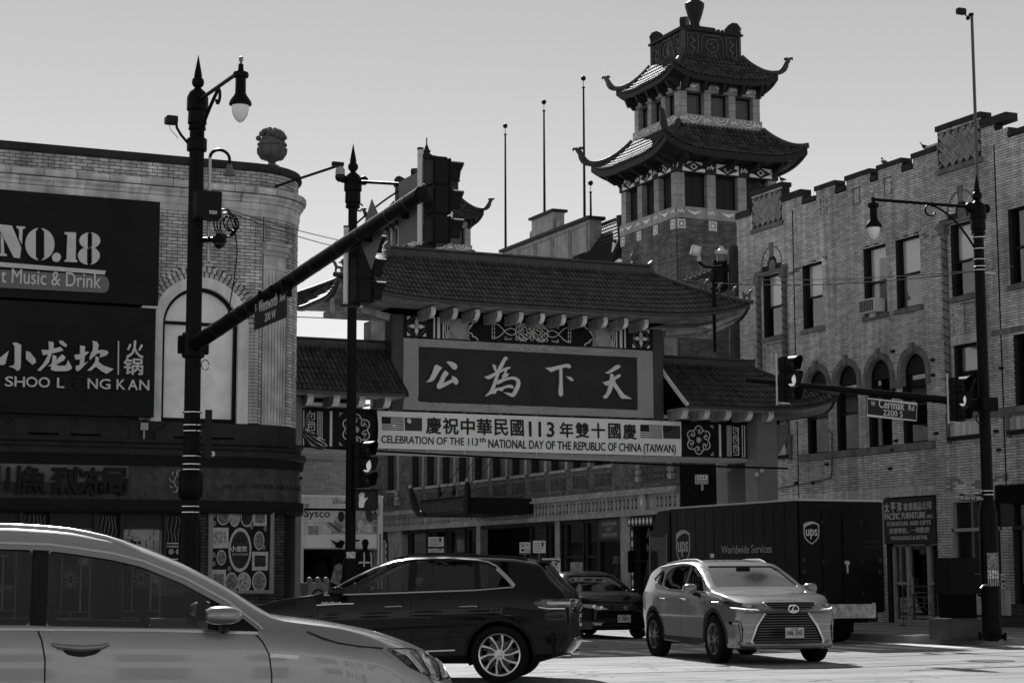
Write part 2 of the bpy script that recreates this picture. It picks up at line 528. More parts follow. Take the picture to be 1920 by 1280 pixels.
# ------------------------------------------------------------ Chinese roofs
def tile_mesh(w_,l_,m,h_=None,seg=5):
    """barrel tile, centre at origin, x across, y up-slope, z out of the roof"""
    h_ = h_ or w_*0.34
    mb = MB(); vs = []
    for y,k in ((-l_/2,1.0),(l_/2 + l_*.12,0.82)):
        for i in range(seg + 1):
            a = math.pi*i/seg
            vs.append((-math.cos(a)*w_/2*.9*k,y,math.sin(a)*h_*k + (0.022 if k == 1.0 else 0.0)))
    for i in range(seg + 1):
        a = math.pi*i/seg
        vs.append((-math.cos(a)*w_/2*.8,-l_/2,math.sin(a)*h_*.8 + .0))
    fs = [(i,i + 1,seg + 2 + i,seg + 1 + i) for i in range(seg)]
    k = 2* (seg + 1)
    fs += [(k + i,k + i + 1,i + 1,i) for i in range(seg)]
    mb.add(vs,fs)
    return mb
def roof_side_fn(cx,cy,n,h0,h1,a0,a1,z0,z1,sag,lift,pw=4):
    """n: outward 2-D normal; h0,h1 distance of inner/outer edge from centre; a0,a1 half lengths"""
    t = (-n[1],n[0])
    def half(b): return a0 + (a1 - a0)*b
    def f(x,b):
        bb = max(0.0,b)
        g = min(1.0,abs(x)/max(half(b),1e-3)) ** pw*bb ** 1.5
        out = h0 + (h1 - h0)*b
        z = z0 + (z1 - z0)* (1 - (1 - bb) ** sag if b < 1 else 1 + (b - 1)*sag*.5) + lift*g
        return Vector((cx + t[0]*x + n[0]*out,cy + t[1]*x + n[1]*out,z))
    return f,half
def hip_roof(parent,cx,cy,in_,out_,z0,z1,sag=1.5,lift=0.4,pitch=0.12,row=0.22,tm=None,bm_=None,fm_=None,sides='SENW',clip=None,singles=0,near=None,fascia=0.14,soffit_in=None,ridge=0.07,horn=None,tile_h=None,hips=True,pw=4,sm=None):
    mats_n = {'S': (0,-1),'N': (0,1),'E': (1,0),'W': (-1,0)}
    stuff = MB(); ones = []; sheet = MB(); fas = MB(); sof = MB()
    for sd_ in sides:
        n = mats_n[sd_]
        ns = sd_ in 'SN'
        h0,h1 = (in_[1],out_[1]) if ns else (in_[0],out_[0])
        a0,a1 = (in_[0],out_[0]) if ns else (in_[1],out_[1])
        f,half = roof_side_fn(cx,cy,n,h0,h1,a0,a1,z0,z1,sag,lift,pw)
        t = (-n[1],n[0])
        def ok(x):
            if clip is None or not ns: return True
            X = cx + t[0]*x
            return clip[0] <= X <= clip[1]
        slope = math.hypot(h1 - h0,z1 - z0)
        nr = max(2,int(round(slope/row))); nc = int(2*a1/pitch) + 1
        for r in range(nr):
            b = (r + .5)/nr
            for c in range(nc):
                x = -a1 + (c + .5)*2*a1/nc
                if abs(x) > half(b) - pitch*.2 or not ok(x): continue
                p = f(x,b); e = .02
                du = (f(x + e,b) - f(x - e,b)).normalized(); dv = (f(x,b - e) - f(x,b + e)).normalized()
                du = (du - dv*du.dot(dv)).normalized(); w_ = du.cross(dv)
                Mx = Matrix(((du.x,dv.x,w_.x,p.x),(du.y,dv.y,w_.y,p.y),(du.z,dv.z,w_.z,p.z),(0,0,0,1)))
                ones.append((Mx,slope/nr,p,sd_ == 'S'))
        nx = 24; ny = 8
        def lim(b):
            lo,hi = -half(b),half(b)
            if clip and ns:
                if t[0] > 0: lo,hi = max(lo,clip[0] - cx),min(hi,clip[1] - cx)
                else: lo,hi = max(lo,cx - clip[1]),min(hi,cx - clip[0])
            return lo,hi
        sheet.grid(lambda s_,q: f(lim(q)[0] + (lim(q)[1] - lim(q)[0])*s_,q),nx,ny)
        for k in range(nx):
            lo,hi = lim(1)
            xa = lo + (hi - lo)*k/nx; xb = lo + (hi - lo)* (k + 1)/nx
            A = f(xa,1); B = f(xb,1); dn = Vector((0,0,-fascia)); ins = Vector((-n[0],-n[1],0))*0.09
            fas.add([A,B,B + dn,A + dn,A + ins,B + ins,B + ins + dn,A + ins + dn],[(3,2,1,0),(4,5,6,7),(0,1,5,4),(2,3,7,6)])
            if soffit_in is not None:
                si = soffit_in[1] if ns else soffit_in[0]
                li = soffit_in[0] if ns else soffit_in[1]
                zin = z1 - fascia + .01
                def inner(x,P):
                    xx = max(-li,min(li,x))
                    return Vector((cx + t[0]*xx + n[0]*si,cy + t[1]*xx + n[1]*si,zin))
                sof.add([A + ins + dn*.8,B + ins + dn*.8,inner(xb,B),inner(xa,A)],[(0,1,2,3)])
    sheet.build('roof_sheet',bm_ or tm,parent,smooth=True)
    fas.build('fascia',fm_ or tm,parent)
    if sof.v: sof.build('soffit',sm or fm_ or tm,parent)
    if near is not None: ones.sort(key=lambda q: (not q[3],(q[2] - Vector(near)).length))
    l_ = ones[0][1]
    base = tile_mesh(pitch,l_,tm,tile_h)
    if singles:
        me = base.mesh('tile'); me.materials.append(tm); me.shade_smooth(); me.set_sharp_from_angle(angle=rad(60))
        for q in ones[:singles]: piece('tile',me,parent,q[0])
    for q in ones[singles:]:
        stuff.tone = R.random()
        s_ = q[1]/l_
        stuff.add(base.v,base.f,q[0] @ Matrix.Diagonal((1,s_,1,1)))
    if stuff.v: stuff.build('roof_tiles',tm,parent,kind='stuff',smooth=True)
    if hips:
        for sx in (-1,1):
            for sy in (-1,1):
                if clip and not (clip[0] <= cx + sx*out_[0] <= clip[1]): continue
                n = (0,sy); f,half = roof_side_fn(cx,cy,n,in_[1],out_[1],in_[0],out_[0],z0,z1,sag,lift,pw)
                t0 = -n[1]
                pts = []
                for k in range(13):
                    b = k/12*1.03
                    p = f((half(b))*sx* (1 if t0 > 0 else -1),b) + Vector((0,0,ridge*.9)); pts.append(p)
                rs = [ridge]*13
                hp = horn(sx,sy) if callable(horn) else horn
                if hp:
                    d = (pts[-1] - pts[-2]).normalized(); d = Vector((d.x,d.y,0)).normalized()
                    e = pts[-1]
                    for k,(o,h) in enumerate(((.10,.04),(.21,.12),(.29,.25),(.34,.38),(.40,.5))):
                        pts.append(e + d*o*hp + Vector((0,0,h*hp))); rs.append(ridge* (1.15,1.3,1.25,1.0,.85)[k])
                mb = MB().tube(pts,rs,8)
                if hp:
                    e2 = pts[-1]
                    mb.tube([e2 - Vector((0,0,.06)),e2 + d*.10*hp + Vector((0,0,.07)),e2 + d*.19*hp + Vector((0,0,.07)),e2 + d*.21*hp + Vector((0,0,.0))],[ridge*.8,ridge*.6,ridge*.5,ridge*.3],8)
                    mb.tube([e2 - Vector((0,0,.06)),e2 - d*.06*hp + Vector((0,0,.09)),e2 - d*.13*hp + Vector((0,0,.08)),e2 - d*.15*hp + Vector((0,0,.02))],[ridge*.8,ridge*.6,ridge*.5,ridge*.3],8)
                mb.build('hip_ridge',tm,parent,smooth=True)
# ------------------------------------------------------------ ground, kerbs
def road_mat():
    m = mat('road_surface',0.33,0.82,var=0.16,vscale=0.5,bump=0.5,bscale=90,spec=0.3)
    n = m.node_tree.nodes; L = m.node_tree.links; b = n['Principled BSDF']
    src = b.inputs['Base Color'].links[0].from_socket
    g = n.new('ShaderNodeNewGeometry')
    def layer(src,scale,lo,hi,dk,stretch=(1,1,1),vor=False):
        mp = n.new('ShaderNodeMapping'); mp.inputs['Scale'].default_value = stretch
        L.new(g.outputs['Position'],mp.inputs['Vector'])
        if vor:
            t = n.new('ShaderNodeTexVoronoi'); t.feature = 'DISTANCE_TO_EDGE'; t.inputs['Scale'].default_value = scale; o = t.outputs['Distance']
            nz = n.new('ShaderNodeTexNoise'); nz.inputs['Scale'].default_value = 1.5; L.new(mp.outputs[0],nz.inputs['Vector'])
            va = n.new('ShaderNodeVectorMath'); va.operation = 'ADD'; L.new(mp.outputs[0],va.inputs[0]); L.new(nz.outputs['Color'],va.inputs[1]); L.new(va.outputs[0],t.inputs['Vector'])
        else:
            t = n.new('ShaderNodeTexNoise'); t.inputs['Scale'].default_value = scale; t.inputs['Detail'].default_value = 7; o = t.outputs['Fac']
            L.new(mp.outputs[0],t.inputs['Vector'])
        r = n.new('ShaderNodeMapRange'); r.inputs[1].default_value = lo; r.inputs[2].default_value = hi; r.inputs[3].default_value = dk; r.inputs[4].default_value = 1.0
        L.new(o,r.inputs[0])
        mm = n.new('ShaderNodeMath'); mm.operation = 'MULTIPLY'; L.new(src,mm.inputs[0]); L.new(r.outputs[0],mm.inputs[1])
        return mm.outputs[0]
    s = layer(src,0.3,0.0,0.01,0.3,vor=True)
    s = layer(s,1.2,0.42,0.56,0.7,(0.12,2.0,1))
    s = layer(s,0.9,0.33,0.45,0.75)
    s = layer(s,260,0.3,0.7,0.8)
    L.new(s,b.inputs['Base Color'])
    return m
road = MB().add([(-500,-500,0),(600,-500,0),(600,900,0),(-500,900,0)],[(0,1,2,3)]).build('road',road_mat(),kind='structure')
conc = M_('pavement_concrete',0.26,0.85,var=0.2,vscale=1.5,bump=0.4,bscale=60)
kerbm = M_('kerb_stone',0.3,0.8,var=0.2,vscale=4)
def corner_poly(x0,x1,y0,y1,r,cx,cy,side):
    """pavement block whose street corner is rounded"""
    if side == 'R':   # block to the right; corner at (x0,y0)
        return [(x1,y0),(x1,y1),(x0,y1)] + [(x0 + r - r*math.cos(rad(a)),y0 + r - r*math.sin(rad(a))) for a in range(0,91,9)]
    return [(x0,y1),(x0,y0)] + [(x1 - r + r*math.sin(rad(a)),y0 + r - r*math.cos(rad(a))) for a in range(0,91,9)] + [(x1,y1)]
def pavement(nm,poly,joints):
    MB().prism(poly,-0.3,0.146).build(nm,conc,kind='structure')
    k = MB(); n = len(poly)
    for i in range(n):
        a = Vector(poly[i]); b = Vector(poly[(i + 1) % n])
        if (b - a).length > 60 or (b - a).length < 0.05: 
            pass
    return k
LBp = corner_poly(-200,14.2,28.6,300,3.6,0,0,'L')
RBp = corner_poly(23.3,250,28.9,300,3.6,0,0,'R')
pavement('pavement_left',LBp,1); pavement('pavement_right',RBp,1)
for poly,nm in ((LBp,'kerb_left'),(RBp,'kerb_right')):
    k = MB(); P = poly if nm == 'kerb_left' else poly
    pts = [p for p in poly]
    if nm == 'kerb_left': line = pts[1:-1] + [(14.2,300)]
    else: line = [(23.3,300)] + pts[3:] + [(250,28.9)]
    ribbon(k,line,0.16,0.0,0.15)
    k.build(nm,kerbm,kind='structure')
j = MB()
for i in range(60):
    y = 30.2 + i*1.5
    if y < 90:
        j.box(23.5,28.9,y,y + .012,0.1462,0.149); j.box(11.8,14.0,y,y + .012,0.1462,0.149)
for i in range(4): j.box(24.6 + i*1.5,24.612 + i*1.5,29.2,90,0.1462,0.149)
for i in range(30): j.box(-30 + i*1.5,-29.988 + i*1.5,28.8,35.3,0.1462,0.149)
j.build('paving_joints',M_('joint_dirt',0.06,0.9),kind='structure')
pm = M_('road_marking',0.55,0.75,var=0.45,vscale=3.0)
mk = MB()
for i in range(9):
    x = 14.9 + i*0.95
    mk.box(x,x + .45,29.2,31.4,0.0,0.004)
mk.box(18.5,18.62,33.0,90,0.0,0.004); mk.box(18.75,18.87,33.0,90,0.0,0.004)
mk.build('road_marking',pm,kind='structure')
tr = MB()
for pts in ([(12,24.2),(16,23.9),(20,24.3),(27,23.8)],[(17,26.6),(22,27.1),(30,26.4)],[(19.5,22.0),(21.2,24.4),(21.0,27.9)]):
    q = []
    for i in range(len(pts) - 1):
        for k in range(8):
            t = k/8; q.append((pts[i][0]* (1 - t) + pts[i + 1][0]*t + R.uniform(-.05,.05),pts[i][1]* (1 - t) + pts[i + 1][1]*t + R.uniform(-.05,.05)))
    ribbon(tr,q,0.06,0.0,0.003)
tr.build('tar_strip',M_('tar',0.06,0.6),kind='structure')
mh = thing('manhole_cover','round iron manhole cover set in the bright road at right','manhole cover',(19.6,24.6,0))
MB().lathe([(0.0001,.006),(.33,.006),(.33,.0)],(19.6,24.6,0),24).build('cover',M_('iron',0.08,0.5,0.5),mh)
g = MB()
for i in range(8): g.cyl((19.6,24.6,.006),(19.6 + .3*math.cos(i*.785),24.6 + .3*math.sin(i*.785),.006),.008)
MB().lathe([(.33,.0),(.33,.01),(.38,.01),(.38,0)],(19.6,24.6,0),24).build('rim',M_('iron',.08),mh)
# ------------------------------------------------------------ left corner building (rounded corner)
LB = thing('corner_restaurant','two-storey light brick corner building with rounded corner, white arched window and dark painted ground floor','building',(8,36,0))
CRN,CX,CY,CW = 10.42,10.42,36.8,1.3
def LBm(u,v,w_):
    if u <= CRN: return Vector((u,35.5 - w_,v))
    s = u - CRN; th = s/CW
    if th <= math.pi/2: return Vector((CX + (CW + w_)*math.sin(th),CY - (CW + w_)*math.cos(th),v))
    return Vector((CX + CW + w_,CY + (s - CW*math.pi/2),v))
UE = CRN + CW*math.pi/2 + 9
UC = CRN + CW*math.pi/2
curved = lambda x: x > CRN - .25
brick_wall(LB,LBm,9.08,9.42,lambda v: [(-3,UE)],m=brick_l,mm=mortar_d,singles=150,near=(7.5,9.2),curved=curved)
AC,AZ,AR = 9.42,6.25,1.18
iv = hole_cut((-3,10.66),[(AC - AR,AC + AR,4.0,AZ,'arch'),(-3,8.3,4.0,8.45)])
brick_wall(LB,LBm,4.36,8.5,iv,m=brick_l,mm=mortar_d,singles=150,near=(9.4,8.2),curved=curved,seed=3)
brick_wall(LB,LBm,7.96,8.5,lambda v: [(10.67,11.29)],m=brick_l,mm=mortar_d,curved=curved,seed=4)
brick_wall(LB,LBm,4.36,8.5,lambda v: [(11.30,UE)],m=brick_l,mm=mortar_d,curved=curved,seed=4)
core = MB(); core.box(-3,10.3,35.85,60,0.1,9.05); core.box(10.2,11.35,37.2,60,0.1,9.05)
core.build('inner_wall',M_('plain_wall',0.2,.9),LB)
cpm = coping_d
u = -3.0
while u < UC + 4:
    L_ = 0.9 if u < 10 else 0.5
    MBx = MB(); mapped_prof(MBx,LBm,u + .004,u + L_ - .004,[(-.3,9.42),(.07,9.42),(.09,9.46),(.06,9.58),(-.3,9.6)],1 if u < 9.6 else 3)
    MBx.build('coping_stone',cpm,LB); u += L_
u = -3.0; i = 0
while u < UC + 2:
    L_ = 0.62 if u < 10 else 0.42
    o = R.uniform(-.012,.012)
    a = MB(); mapped_prof(a,LBm,u + .006,u + L_ - .006,[(-.1,8.95),(.17 + o,8.95),(.19 + o,9.0),(.19 + o,9.07),(-.1,9.09)],1 if u < 9.6 else 3)
    a.build('cornice_stone',stone_l,LB)
    a = MB(); mapped_prof(a,LBm,u + L_*.3 + .005,u + L_*1.3 - .005,[(-.1,8.78),(.06,8.78),(.08,8.84),(.12,8.88),(.13,8.93),(-.1,8.94)],1 if u < 9.2 else 3)
    a.build('moulding',stone_l,LB)
    u += L_
a = MB(); mapped_prof(a,LBm,-3,UC + 3,[(-.1,8.5),(.03,8.5),(.035,8.62),(.05,8.64),(.05,8.77),(-.1,8.77)],160)
a.build('frieze',stone_l,LB)
M0 = frame((0,35.5,0),(1,0,0),(0,0,1))
def voussoirs(r0,r1,n,mm):
    for i in range(n):
        a0 = 180*i/n + .7; a1 = 180* (i + 1)/n - .7
        pts = [(AC + r1*math.cos(rad(a0)),AZ + r1*math.sin(rad(a0))),(AC + r1*math.cos(rad(a1)),AZ + r1*math.sin(rad(a1))),
               (AC + r0*math.cos(rad(a1)),AZ + r0*math.sin(rad(a1))),(AC + r0*math.cos(rad(a0)),AZ + r0*math.sin(rad(a0)))]
        m_ = MB(M0); m_.prism(pts,-.05,.012 + R.uniform(-.004,.006)); m_.build('arch_brick',mm,LB)
voussoirs(1.075,1.18,34,brick_l); voussoirs(.965,1.065,31,brick_l)
m_ = MB(M0); ribbon(m_,arc_pts(AC,AZ,1.07,0,180,32),.22,-.06,-.0,M=None); m_.build('arch_mortar',mortar_d,LB)
sur = MB(M0)
ribbon(sur,[(AC - .86,4.36),(AC - .86,AZ)] + arc_pts(AC,AZ,.86,180,0,24)[1:-1] + [(AC + .86,AZ),(AC + .86,4.36)],.21,-.25,.03)
sur.build('arch_surround',M_('white_stone',0.66,.7,var=.2,vscale=2.2,streak=.15),LB)
jb = MB(M0)
for sx in (-1,1):
    for z in range(28):
        zz = 4.38 + z*.067
        if zz > AZ: break
        for k in (0,1):
            uu = AC + sx* (.97 + .105*k); jb.box(min(uu,uu + sx*.098),max(uu,uu + sx*.098),zz,zz + .058,-.1,.012)
jb.build('jamb_bricks',brick_l,LB,kind='stuff')
wf = MB(M0)
ribbon(wf,[(AC - .725,4.41),(AC + .725,4.41),(AC + .725,AZ)] + arc_pts(AC,AZ,.725,0,180,24)[1:] + [(AC - .725,4.41)],.07,-.2,-.08)
wf.box(AC - .72,AC + .72,AZ + .02,AZ + .08,-.19,-.09)
ww = wf.build('arched_window',black,LB)
pnl = M_('white_window_panel',0.82,.45,var=.16,vscale=2.5)
MB(M0).box(AC - .70,AC + .70,4.44,AZ + .02,-.17,-.15).build('panel',pnl,ww)
MB(M0).prism([(AC + .7,AZ + .08)] + arc_pts(AC,AZ,.70,8,172,24) + [(AC - .7,AZ + .08)],-.17,-.15).build('panel',pnl,ww)
pil = MB(); 
mapped_box(pil,LBm,10.68,11.26,4.36,7.75,-.1,.03,6)
pil.build('pilaster',stone_l,LB)
for k in range(7):
    uu = 10.72 + k*.076
    a = MB(); mapped_prof(a,LBm,uu,uu + .045,[(.02,4.40),(.055,4.40),(.055,7.42),(.02,7.42)],1); a.build('flute',stone_l,LB)
for z0,z1,w0 in ((7.75,7.84,.06),(7.84,7.95,.10),(7.95,8.0,.14),(7.46,7.5,.06)):
    a = MB(); mapped_box(a,LBm,10.66,11.29,z0,z1,-.1,w0,6); a.build('capital',stone_l,LB)
a = MB(); mapped_box(a,LBm,-3,UE - 3,3.72,4.36,-.25,.02,90); a.build('base_band',dred,LB)
u = 2.6
for (ua,ub) in ((2.8,5.2),(5.65,8.0),(8.55,10.45)):
    a = MB(M0); a.prism([(ua + .25,4.34),(ub - .25,4.34),(ub - .12,4.2),(ub,4.16),(ub,4.0),(ua,4.0),(ua,4.16),(ua + .12,4.2)],.02,.1); a.build('raised_panel',dred,LB)
    for q in (0,1):
        c = (ua*2 + ub)/3 if q == 0 else (ua + 2*ub)/3
        MB(M0).box(c - .28,c + .28,4.035,4.075,.1,.107).build('slot',dark,LB)
for prof in ([(-.1,3.9),(.12,3.9),(.17,3.94),(.18,4.0),(-.1,4.0)],[(-.1,3.8),(.09,3.8),(.12,3.86),(.12,3.9),(-.1,3.9)],[(-.1,3.66),(.2,3.66),(.24,3.7),(.22,3.8),(-.1,3.8)]):
    a = MB(); mapped_prof(a,LBm,-3,UC + 2,prof,110); a.build('cornice',dred,LB)
a = MB(); mapped_prof(a,LBm,-3,UC + 1.5,[(-.1,3.5),(.17,3.5),(.19,3.66),(-.1,3.66)],100); a.build('cornice',dred2,LB)
a = MB(); mapped_box(a,LBm,-3,UC + .6,2.85,3.5,-.25,.1,60); a.build('sign_board',M_('wood_board',0.07,.6,var=.4,vscale=8,streak=.3),LB)
a = MB(); mapped_prof(a,LBm,-3,UC + .9,[(-.1,2.6),(.17,2.6),(.19,2.66),(.19,2.85),(-.1,2.85)],60); a.build('lower_band',dred2,LB)
x0,z0 = PY(0,862,35.4); x1,z1 = PY(240,890,35.4)
MB(M0).box(x0 - 2,x1,3.15,3.48,.1,.13).build('fascia_panel',M_('brass_panel',0.16,.5,var=.4,vscale=2),LB)
sgm = M_('dark_letter',0.012,.3)
for ch,px in (('川',12),('魚',62),('烈',122),('冻',172),('局',214)):
    xx,_ = PY(px,900,35.3)
    letter(ch,sgm,LB,M0,xx,2.93,.5,name='character',bold=.03,depth=.08,align='C',d=.14)
tm_ = text_mb('',.1)
a = MB(M0)
xm,_ = PY(335,890,35.35)
for k in range(9):
    a_ = k*40
    ribbon(a,arc_pts(xm + .12*math.cos(rad(a_)),3.2 + .17*math.sin(rad(a_)),.055,a_,a_ + 270,8),.018,.1,.13)
a.build('carved_scroll',M_('carving',.3,.6),LB)
for k in range(9):
    uu = 10.0 + k*.27
    a = MB()
    for rr_ in (.1,.065,.03):
        pts = arc_pts(0,0,rr_,0,180,8)
        for i in range(8):
            p,q = pts[i],pts[i + 1]
            a.add([LBm(uu + p[0],3.1 + p[1],.1),LBm(uu + q[0],3.1 + q[1],.1),LBm(uu + q[0],3.1 + q[1],.125),LBm(uu + p[0],3.1 + p[1],.125),
                   LBm(uu + p[0]*.8,3.1 + p[1]*.8,.1),LBm(uu + q[0]*.8,3.1 + q[1]*.8,.1),LBm(uu + q[0]*.8,3.1 + q[1]*.8,.125),LBm(uu + p[0]*.8,3.1 + p[1]*.8,.125)],
                  [(0,1,2,3),(4,7,6,5),(3,2,6,7)])
    a.build('cloud_relief',M_('wood_board',.07),LB)
brick_d = M_('brick_dark',0.085,.8,tone=.4,var=.3,vscale=2)
brick_wall(LB,LBm,.15,2.6,lambda v: [(9.35,11.35)],m=brick_d,mm=M_('mortar_black',.01,.9),curved=curved,seed=9,L=.2,H=.062)
a = MB(); mapped_box(a,LBm,11.35,UE - 3,.15,2.6,-.25,.03,30); a.build('side_wall',dred2,LB)
def pxu(p): return PY(p,980,35.5)[0]
frm = M_('shop_frame',.05,.5)
edges = [-3.0,pxu(0) - .35,pxu(36),pxu(98),pxu(175),pxu(230),pxu(306),pxu(345)]
lat = M_('lattice_wood',.32,.5)
MB(M0).box(-3,9.35,.15,.55,-.25,.02).build('stall_riser',dred2,LB)
for (xa,xb) in ((2.2,3.1),(3.75,4.7),(pxu(36) - 1.0,pxu(36)),(pxu(98),pxu(175)),(pxu(230),pxu(306))):
    f = MB(M0)
    for c in (xa - .05,xb): f.box(c,c + .06,.55,2.6,-.12,.06)
    f.box(xa,xb,2.3,2.6,-.1,-.02); f.box(xa,xb,.55,.62,-.1,.02)
    f = f.build('shop_window',frm,LB)
    MB(M0).box(xa,xb,.62,2.3,-.11,-.1).build('pane',GLASSD,f)
    l_ = MB(M0)
    for pl in pl_lattice(xb - xa - .06,1.66): ribbon(l_,[(xa + .04 + p[0],.63 + p[1]) for p in pl],.016,-.09,-.06)
    for k in range(10):
        an = k*36; cx_,cz_ = (xa + xb)/2,1.35
        ribbon(l_,arc_pts(cx_ + .1*math.cos(rad(an)),cz_ + .13*math.sin(rad(an)),.05,an,an + 250,7),.014,-.09,-.065)
    l_.build('lattice',lat,f)
for (xa,xb) in ((3.15,3.7),(4.75,pxu(36) - 1.05),(pxu(36) + .06,pxu(98) - .05),(pxu(175) + .06,pxu(230) - .05),(pxu(306) + .06,9.3)):
    if xb <= xa: continue
    f = MB(M0).box(xa,xb,.55,2.6,-.25,-.12).build('dark_bay',M_('dark_poster',.016,.35,var=.8,vscale=4),LB)
    MB(M0).box(xa + .03,xb - .03,1.95,1.99,-.12,-.09).build('rail',lat,f)
    cu = MB(M0)
    for k in range(6):
        t = xa + .06 + (xb - xa - .12)*k/5
        ribbon(cu,[(t + .02*math.sin(z*7 + k),2.05 + z*.5) for z in [i/6 for i in range(7)]],.008,-.12,-.1)
    cu.build('hanging_string',M_('carving',.3),f)
x_a,x_b = pxu(306) + .08,pxu(345) + .1
for k,zz in enumerate((2.02,1.72)): MB(M0).box(x_a,x_b,zz,zz + .015,-.02,.0).build('lit_strip',white,LB)
for k in range(3):
    MB(M0 @ Matrix.Translation((x_a + .09 + k*.14,1.87,-.03))).lathe([(.03,0),(.055,0),(.055,.01),(.03,.01)],n=12).build('round_badge',M_('carving',.3),LB)
room = MB(M0).add([(-3,0,-.24),(9.3,0,-.24),(9.3,2.6,-.24),(-3,2.6,-.24),(-3,0,-.33),(9.3,0,-.33),(9.3,2.6,-.33),(-3,2.6,-.33)],[(4,5,6,7)])
room.build('shop_interior',M_('shop_back',.02,.8,var=.8,vscale=1.2),LB)
PO = thing('menu_poster','framed dark food poster with big round soup bowl on the brick corner of the restaurant','poster',(10.3,35.4,1.2))
pa,pz0 = PY(392.7,1109,35.45); pb,pz1 = PY(511,949,35.45); pb = min(pb,10.9)
pz0 = PY(450,1109,35.45)[1]; pz1 = PY(450,949,35.45)[1]
PF = MB(); 
MP = frame((0,35.46,0),(1,0,0),(0,0,1)) 
f = MB(MP)
ribbon(f,[(pa,pz0),(pb,pz0),(pb,pz1),(pa,pz1)],.07,.0,.05,closed=True); f.build('frame',M_('poster_frame',.22,.5),PO)
MB(MP).box(pa,pb,pz0,pz1,-.02,.02).build('backing',M_('poster_black',.012,.4),PO)
pw = pb - pa; ph = pz1 - pz0
def plate(cx,cy,rx,ry,tone,inner=None,sq=False):
    """one printed dish"""
    px_,py_ = pa + cx*pw,pz0 + cy*ph
    a = MB(MP)
    if sq: a.box(px_ - rx*pw,px_ + rx*pw,py_ - ry*ph,py_ + ry*ph,.02,.023)
    else: a.prism(arc_pts(px_,py_,rx*pw,0,351,39,ry*ph),.02,.023)
    o = a.build('printed_dish',M_('print_light',.42,.6,var=.2,vscale=20),PO)
    b = MB(MP)
    if sq: b.box(px_ - rx*pw*.7,px_ + rx*pw*.7,py_ - ry*ph*.6,py_ + ry*ph*.6,.023,.025)
    else: b.prism(arc_pts(px_,py_,rx*pw*.84,0,351,39,ry*ph*.84),.023,.025)
    b.build('printed_food',M_('print_dark%d' % inner,(.05,.16,.3)[inner],.6,var=.9,vscale=38),o)
plate(.48,.49,.185,.26,1,0)
for a_ in ((.2,.87,.1,.09,1,1),(.385,.87,.085,.11,1,2),(.585,.88,.105,.12,1,0),(.15,.63,.14,.12,1,2,True),(.80,.86,.11,.085,1,1,True),(.79,.60,.085,.11,1,1),
           (.81,.36,.13,.11,1,0,True),(.18,.40,.075,.09,1,1),(.14,.14,.12,.12,1,1,True),(.35,.11,.1,.12,1,1),(.55,.11,.115,.12,1,2),(.8,.12,.115,.12,1,1)): plate(*a_)
for a_ in ((.06,.43),(.06,.33),(.66,.76),(.89,.74),(.87,.52),(.31,.27),(.06,.8),(.06,.9)): plate(a_[0],a_[1],.025,.028,1,1)
letter('小龙坎',M_('print_white',.6,.6),PO,MP,pa + .46*pw,pz0 + .47*ph,.11,pw*.26,bold=.03,depth=.002,align='C',d=.026)
letter('SHOO LOONG KAN',M_('print_white',.6),PO,MP,pa + .48*pw,pz0 + .43*ph,.03,pw*.26,bold=.01,depth=.002,align='C',d=.026)
SY = 35.2
MS = frame((0,SY,0),(1,0,0),(0,0,1))
letm = M_('sign_letter',.55,.5,var=.1)
S1 = thing('karaoke_sign','upper black sign board with stencil letters NO.18 above a grey strip','sign',(5,SY,7.5))
bdm = M_('sign_black',.014,.42,var=.35,vscale=1.5)
MB(MS).box(.9,8.50,6.56,8.585,-.27,0).build('board',bdm,S1,bevel=.006)
MB(MS).box(2.0,2.02,6.56,8.58,0,.002).build('seam',dark,S1); MB(MS).box(6.6,8.49,7.5,7.503,0,.002).build('seam',dark,S1)
T1 = tracer(0,340,5.82,'Y',SY - .04)
def raised(polys,parent,m_,name='letter',d0=.03,d1=.09,tr=T1,step=.0012):
    a = MB(MS)
    for i,p in enumerate(polys): a.prism(tr(p),d0,d1 + i*step)
    return a.build(name,m_,parent)
def half_o(cx,cy,rx,ry,xi,side,n=18):
    """half of a stencil O: outer ellipse arc and a straight inner edge"""
    s = -1 if side == 'L' else 1
    return [(cx + s*rx*math.cos(rad(a)),cy + ry*math.sin(rad(a))) for a in lin(-84,84,n)] + [(xi,cy + ry*.78),(xi,cy - ry*.78)]
raised([[(-40,470),(125,488),(228,730),(213,842),(150,836)],[(175,492),(272,500),(272,515),(242,530),(235,690),(205,630),(205,530),(178,512)],[(-30,815),(-20,800),(8,790),(5,570),(35,640),(42,790),(70,802),(72,820)]],S1,letm)
raised([half_o(430,688,158,176,385,'L'),half_o(430,690,160,176,480,'R')],S1,letm)
raised([arc_pts(612,832,48,0,345,23,50)],S1,letm,'full_stop')
raised([[(702,558),(825,562),(820,855),(838,868),(836,886),(698,880),(698,866),(722,852),(732,590),(702,578)]],S1,letm)
raised([half_o(975,650,114,88,950,'L'),half_o(975,650,114,88,1002,'R'),half_o(965,815,118,98,944,'L'),half_o(965,815,118,98,1000,'R')],S1,letm)
zl = PY(100,340 + 930/5.82,SY - .04)[1]
raised([[(-600,858),(0,882),(1152,976),(1140,1018),(0,932),(-600,900)]],S1,letm,'underline_bar',.02,.06)
capm = M_('sign_grey',.17,.5)
raised([[(-900,900),(0,962),(1120,1030)] + [(1130 + 62*math.sin(rad(a)),1125 - 92*math.cos(rad(a))) for a in range(0,181,15)] + [(0,1160),(-900,1110)]],S1,capm,'caption_plate',.005,.05)
ua,va = PY(4/5.82,340 + 1115/5.82,SY); ub,vb = PY(1090/5.82,340 + 1172/5.82,SY)
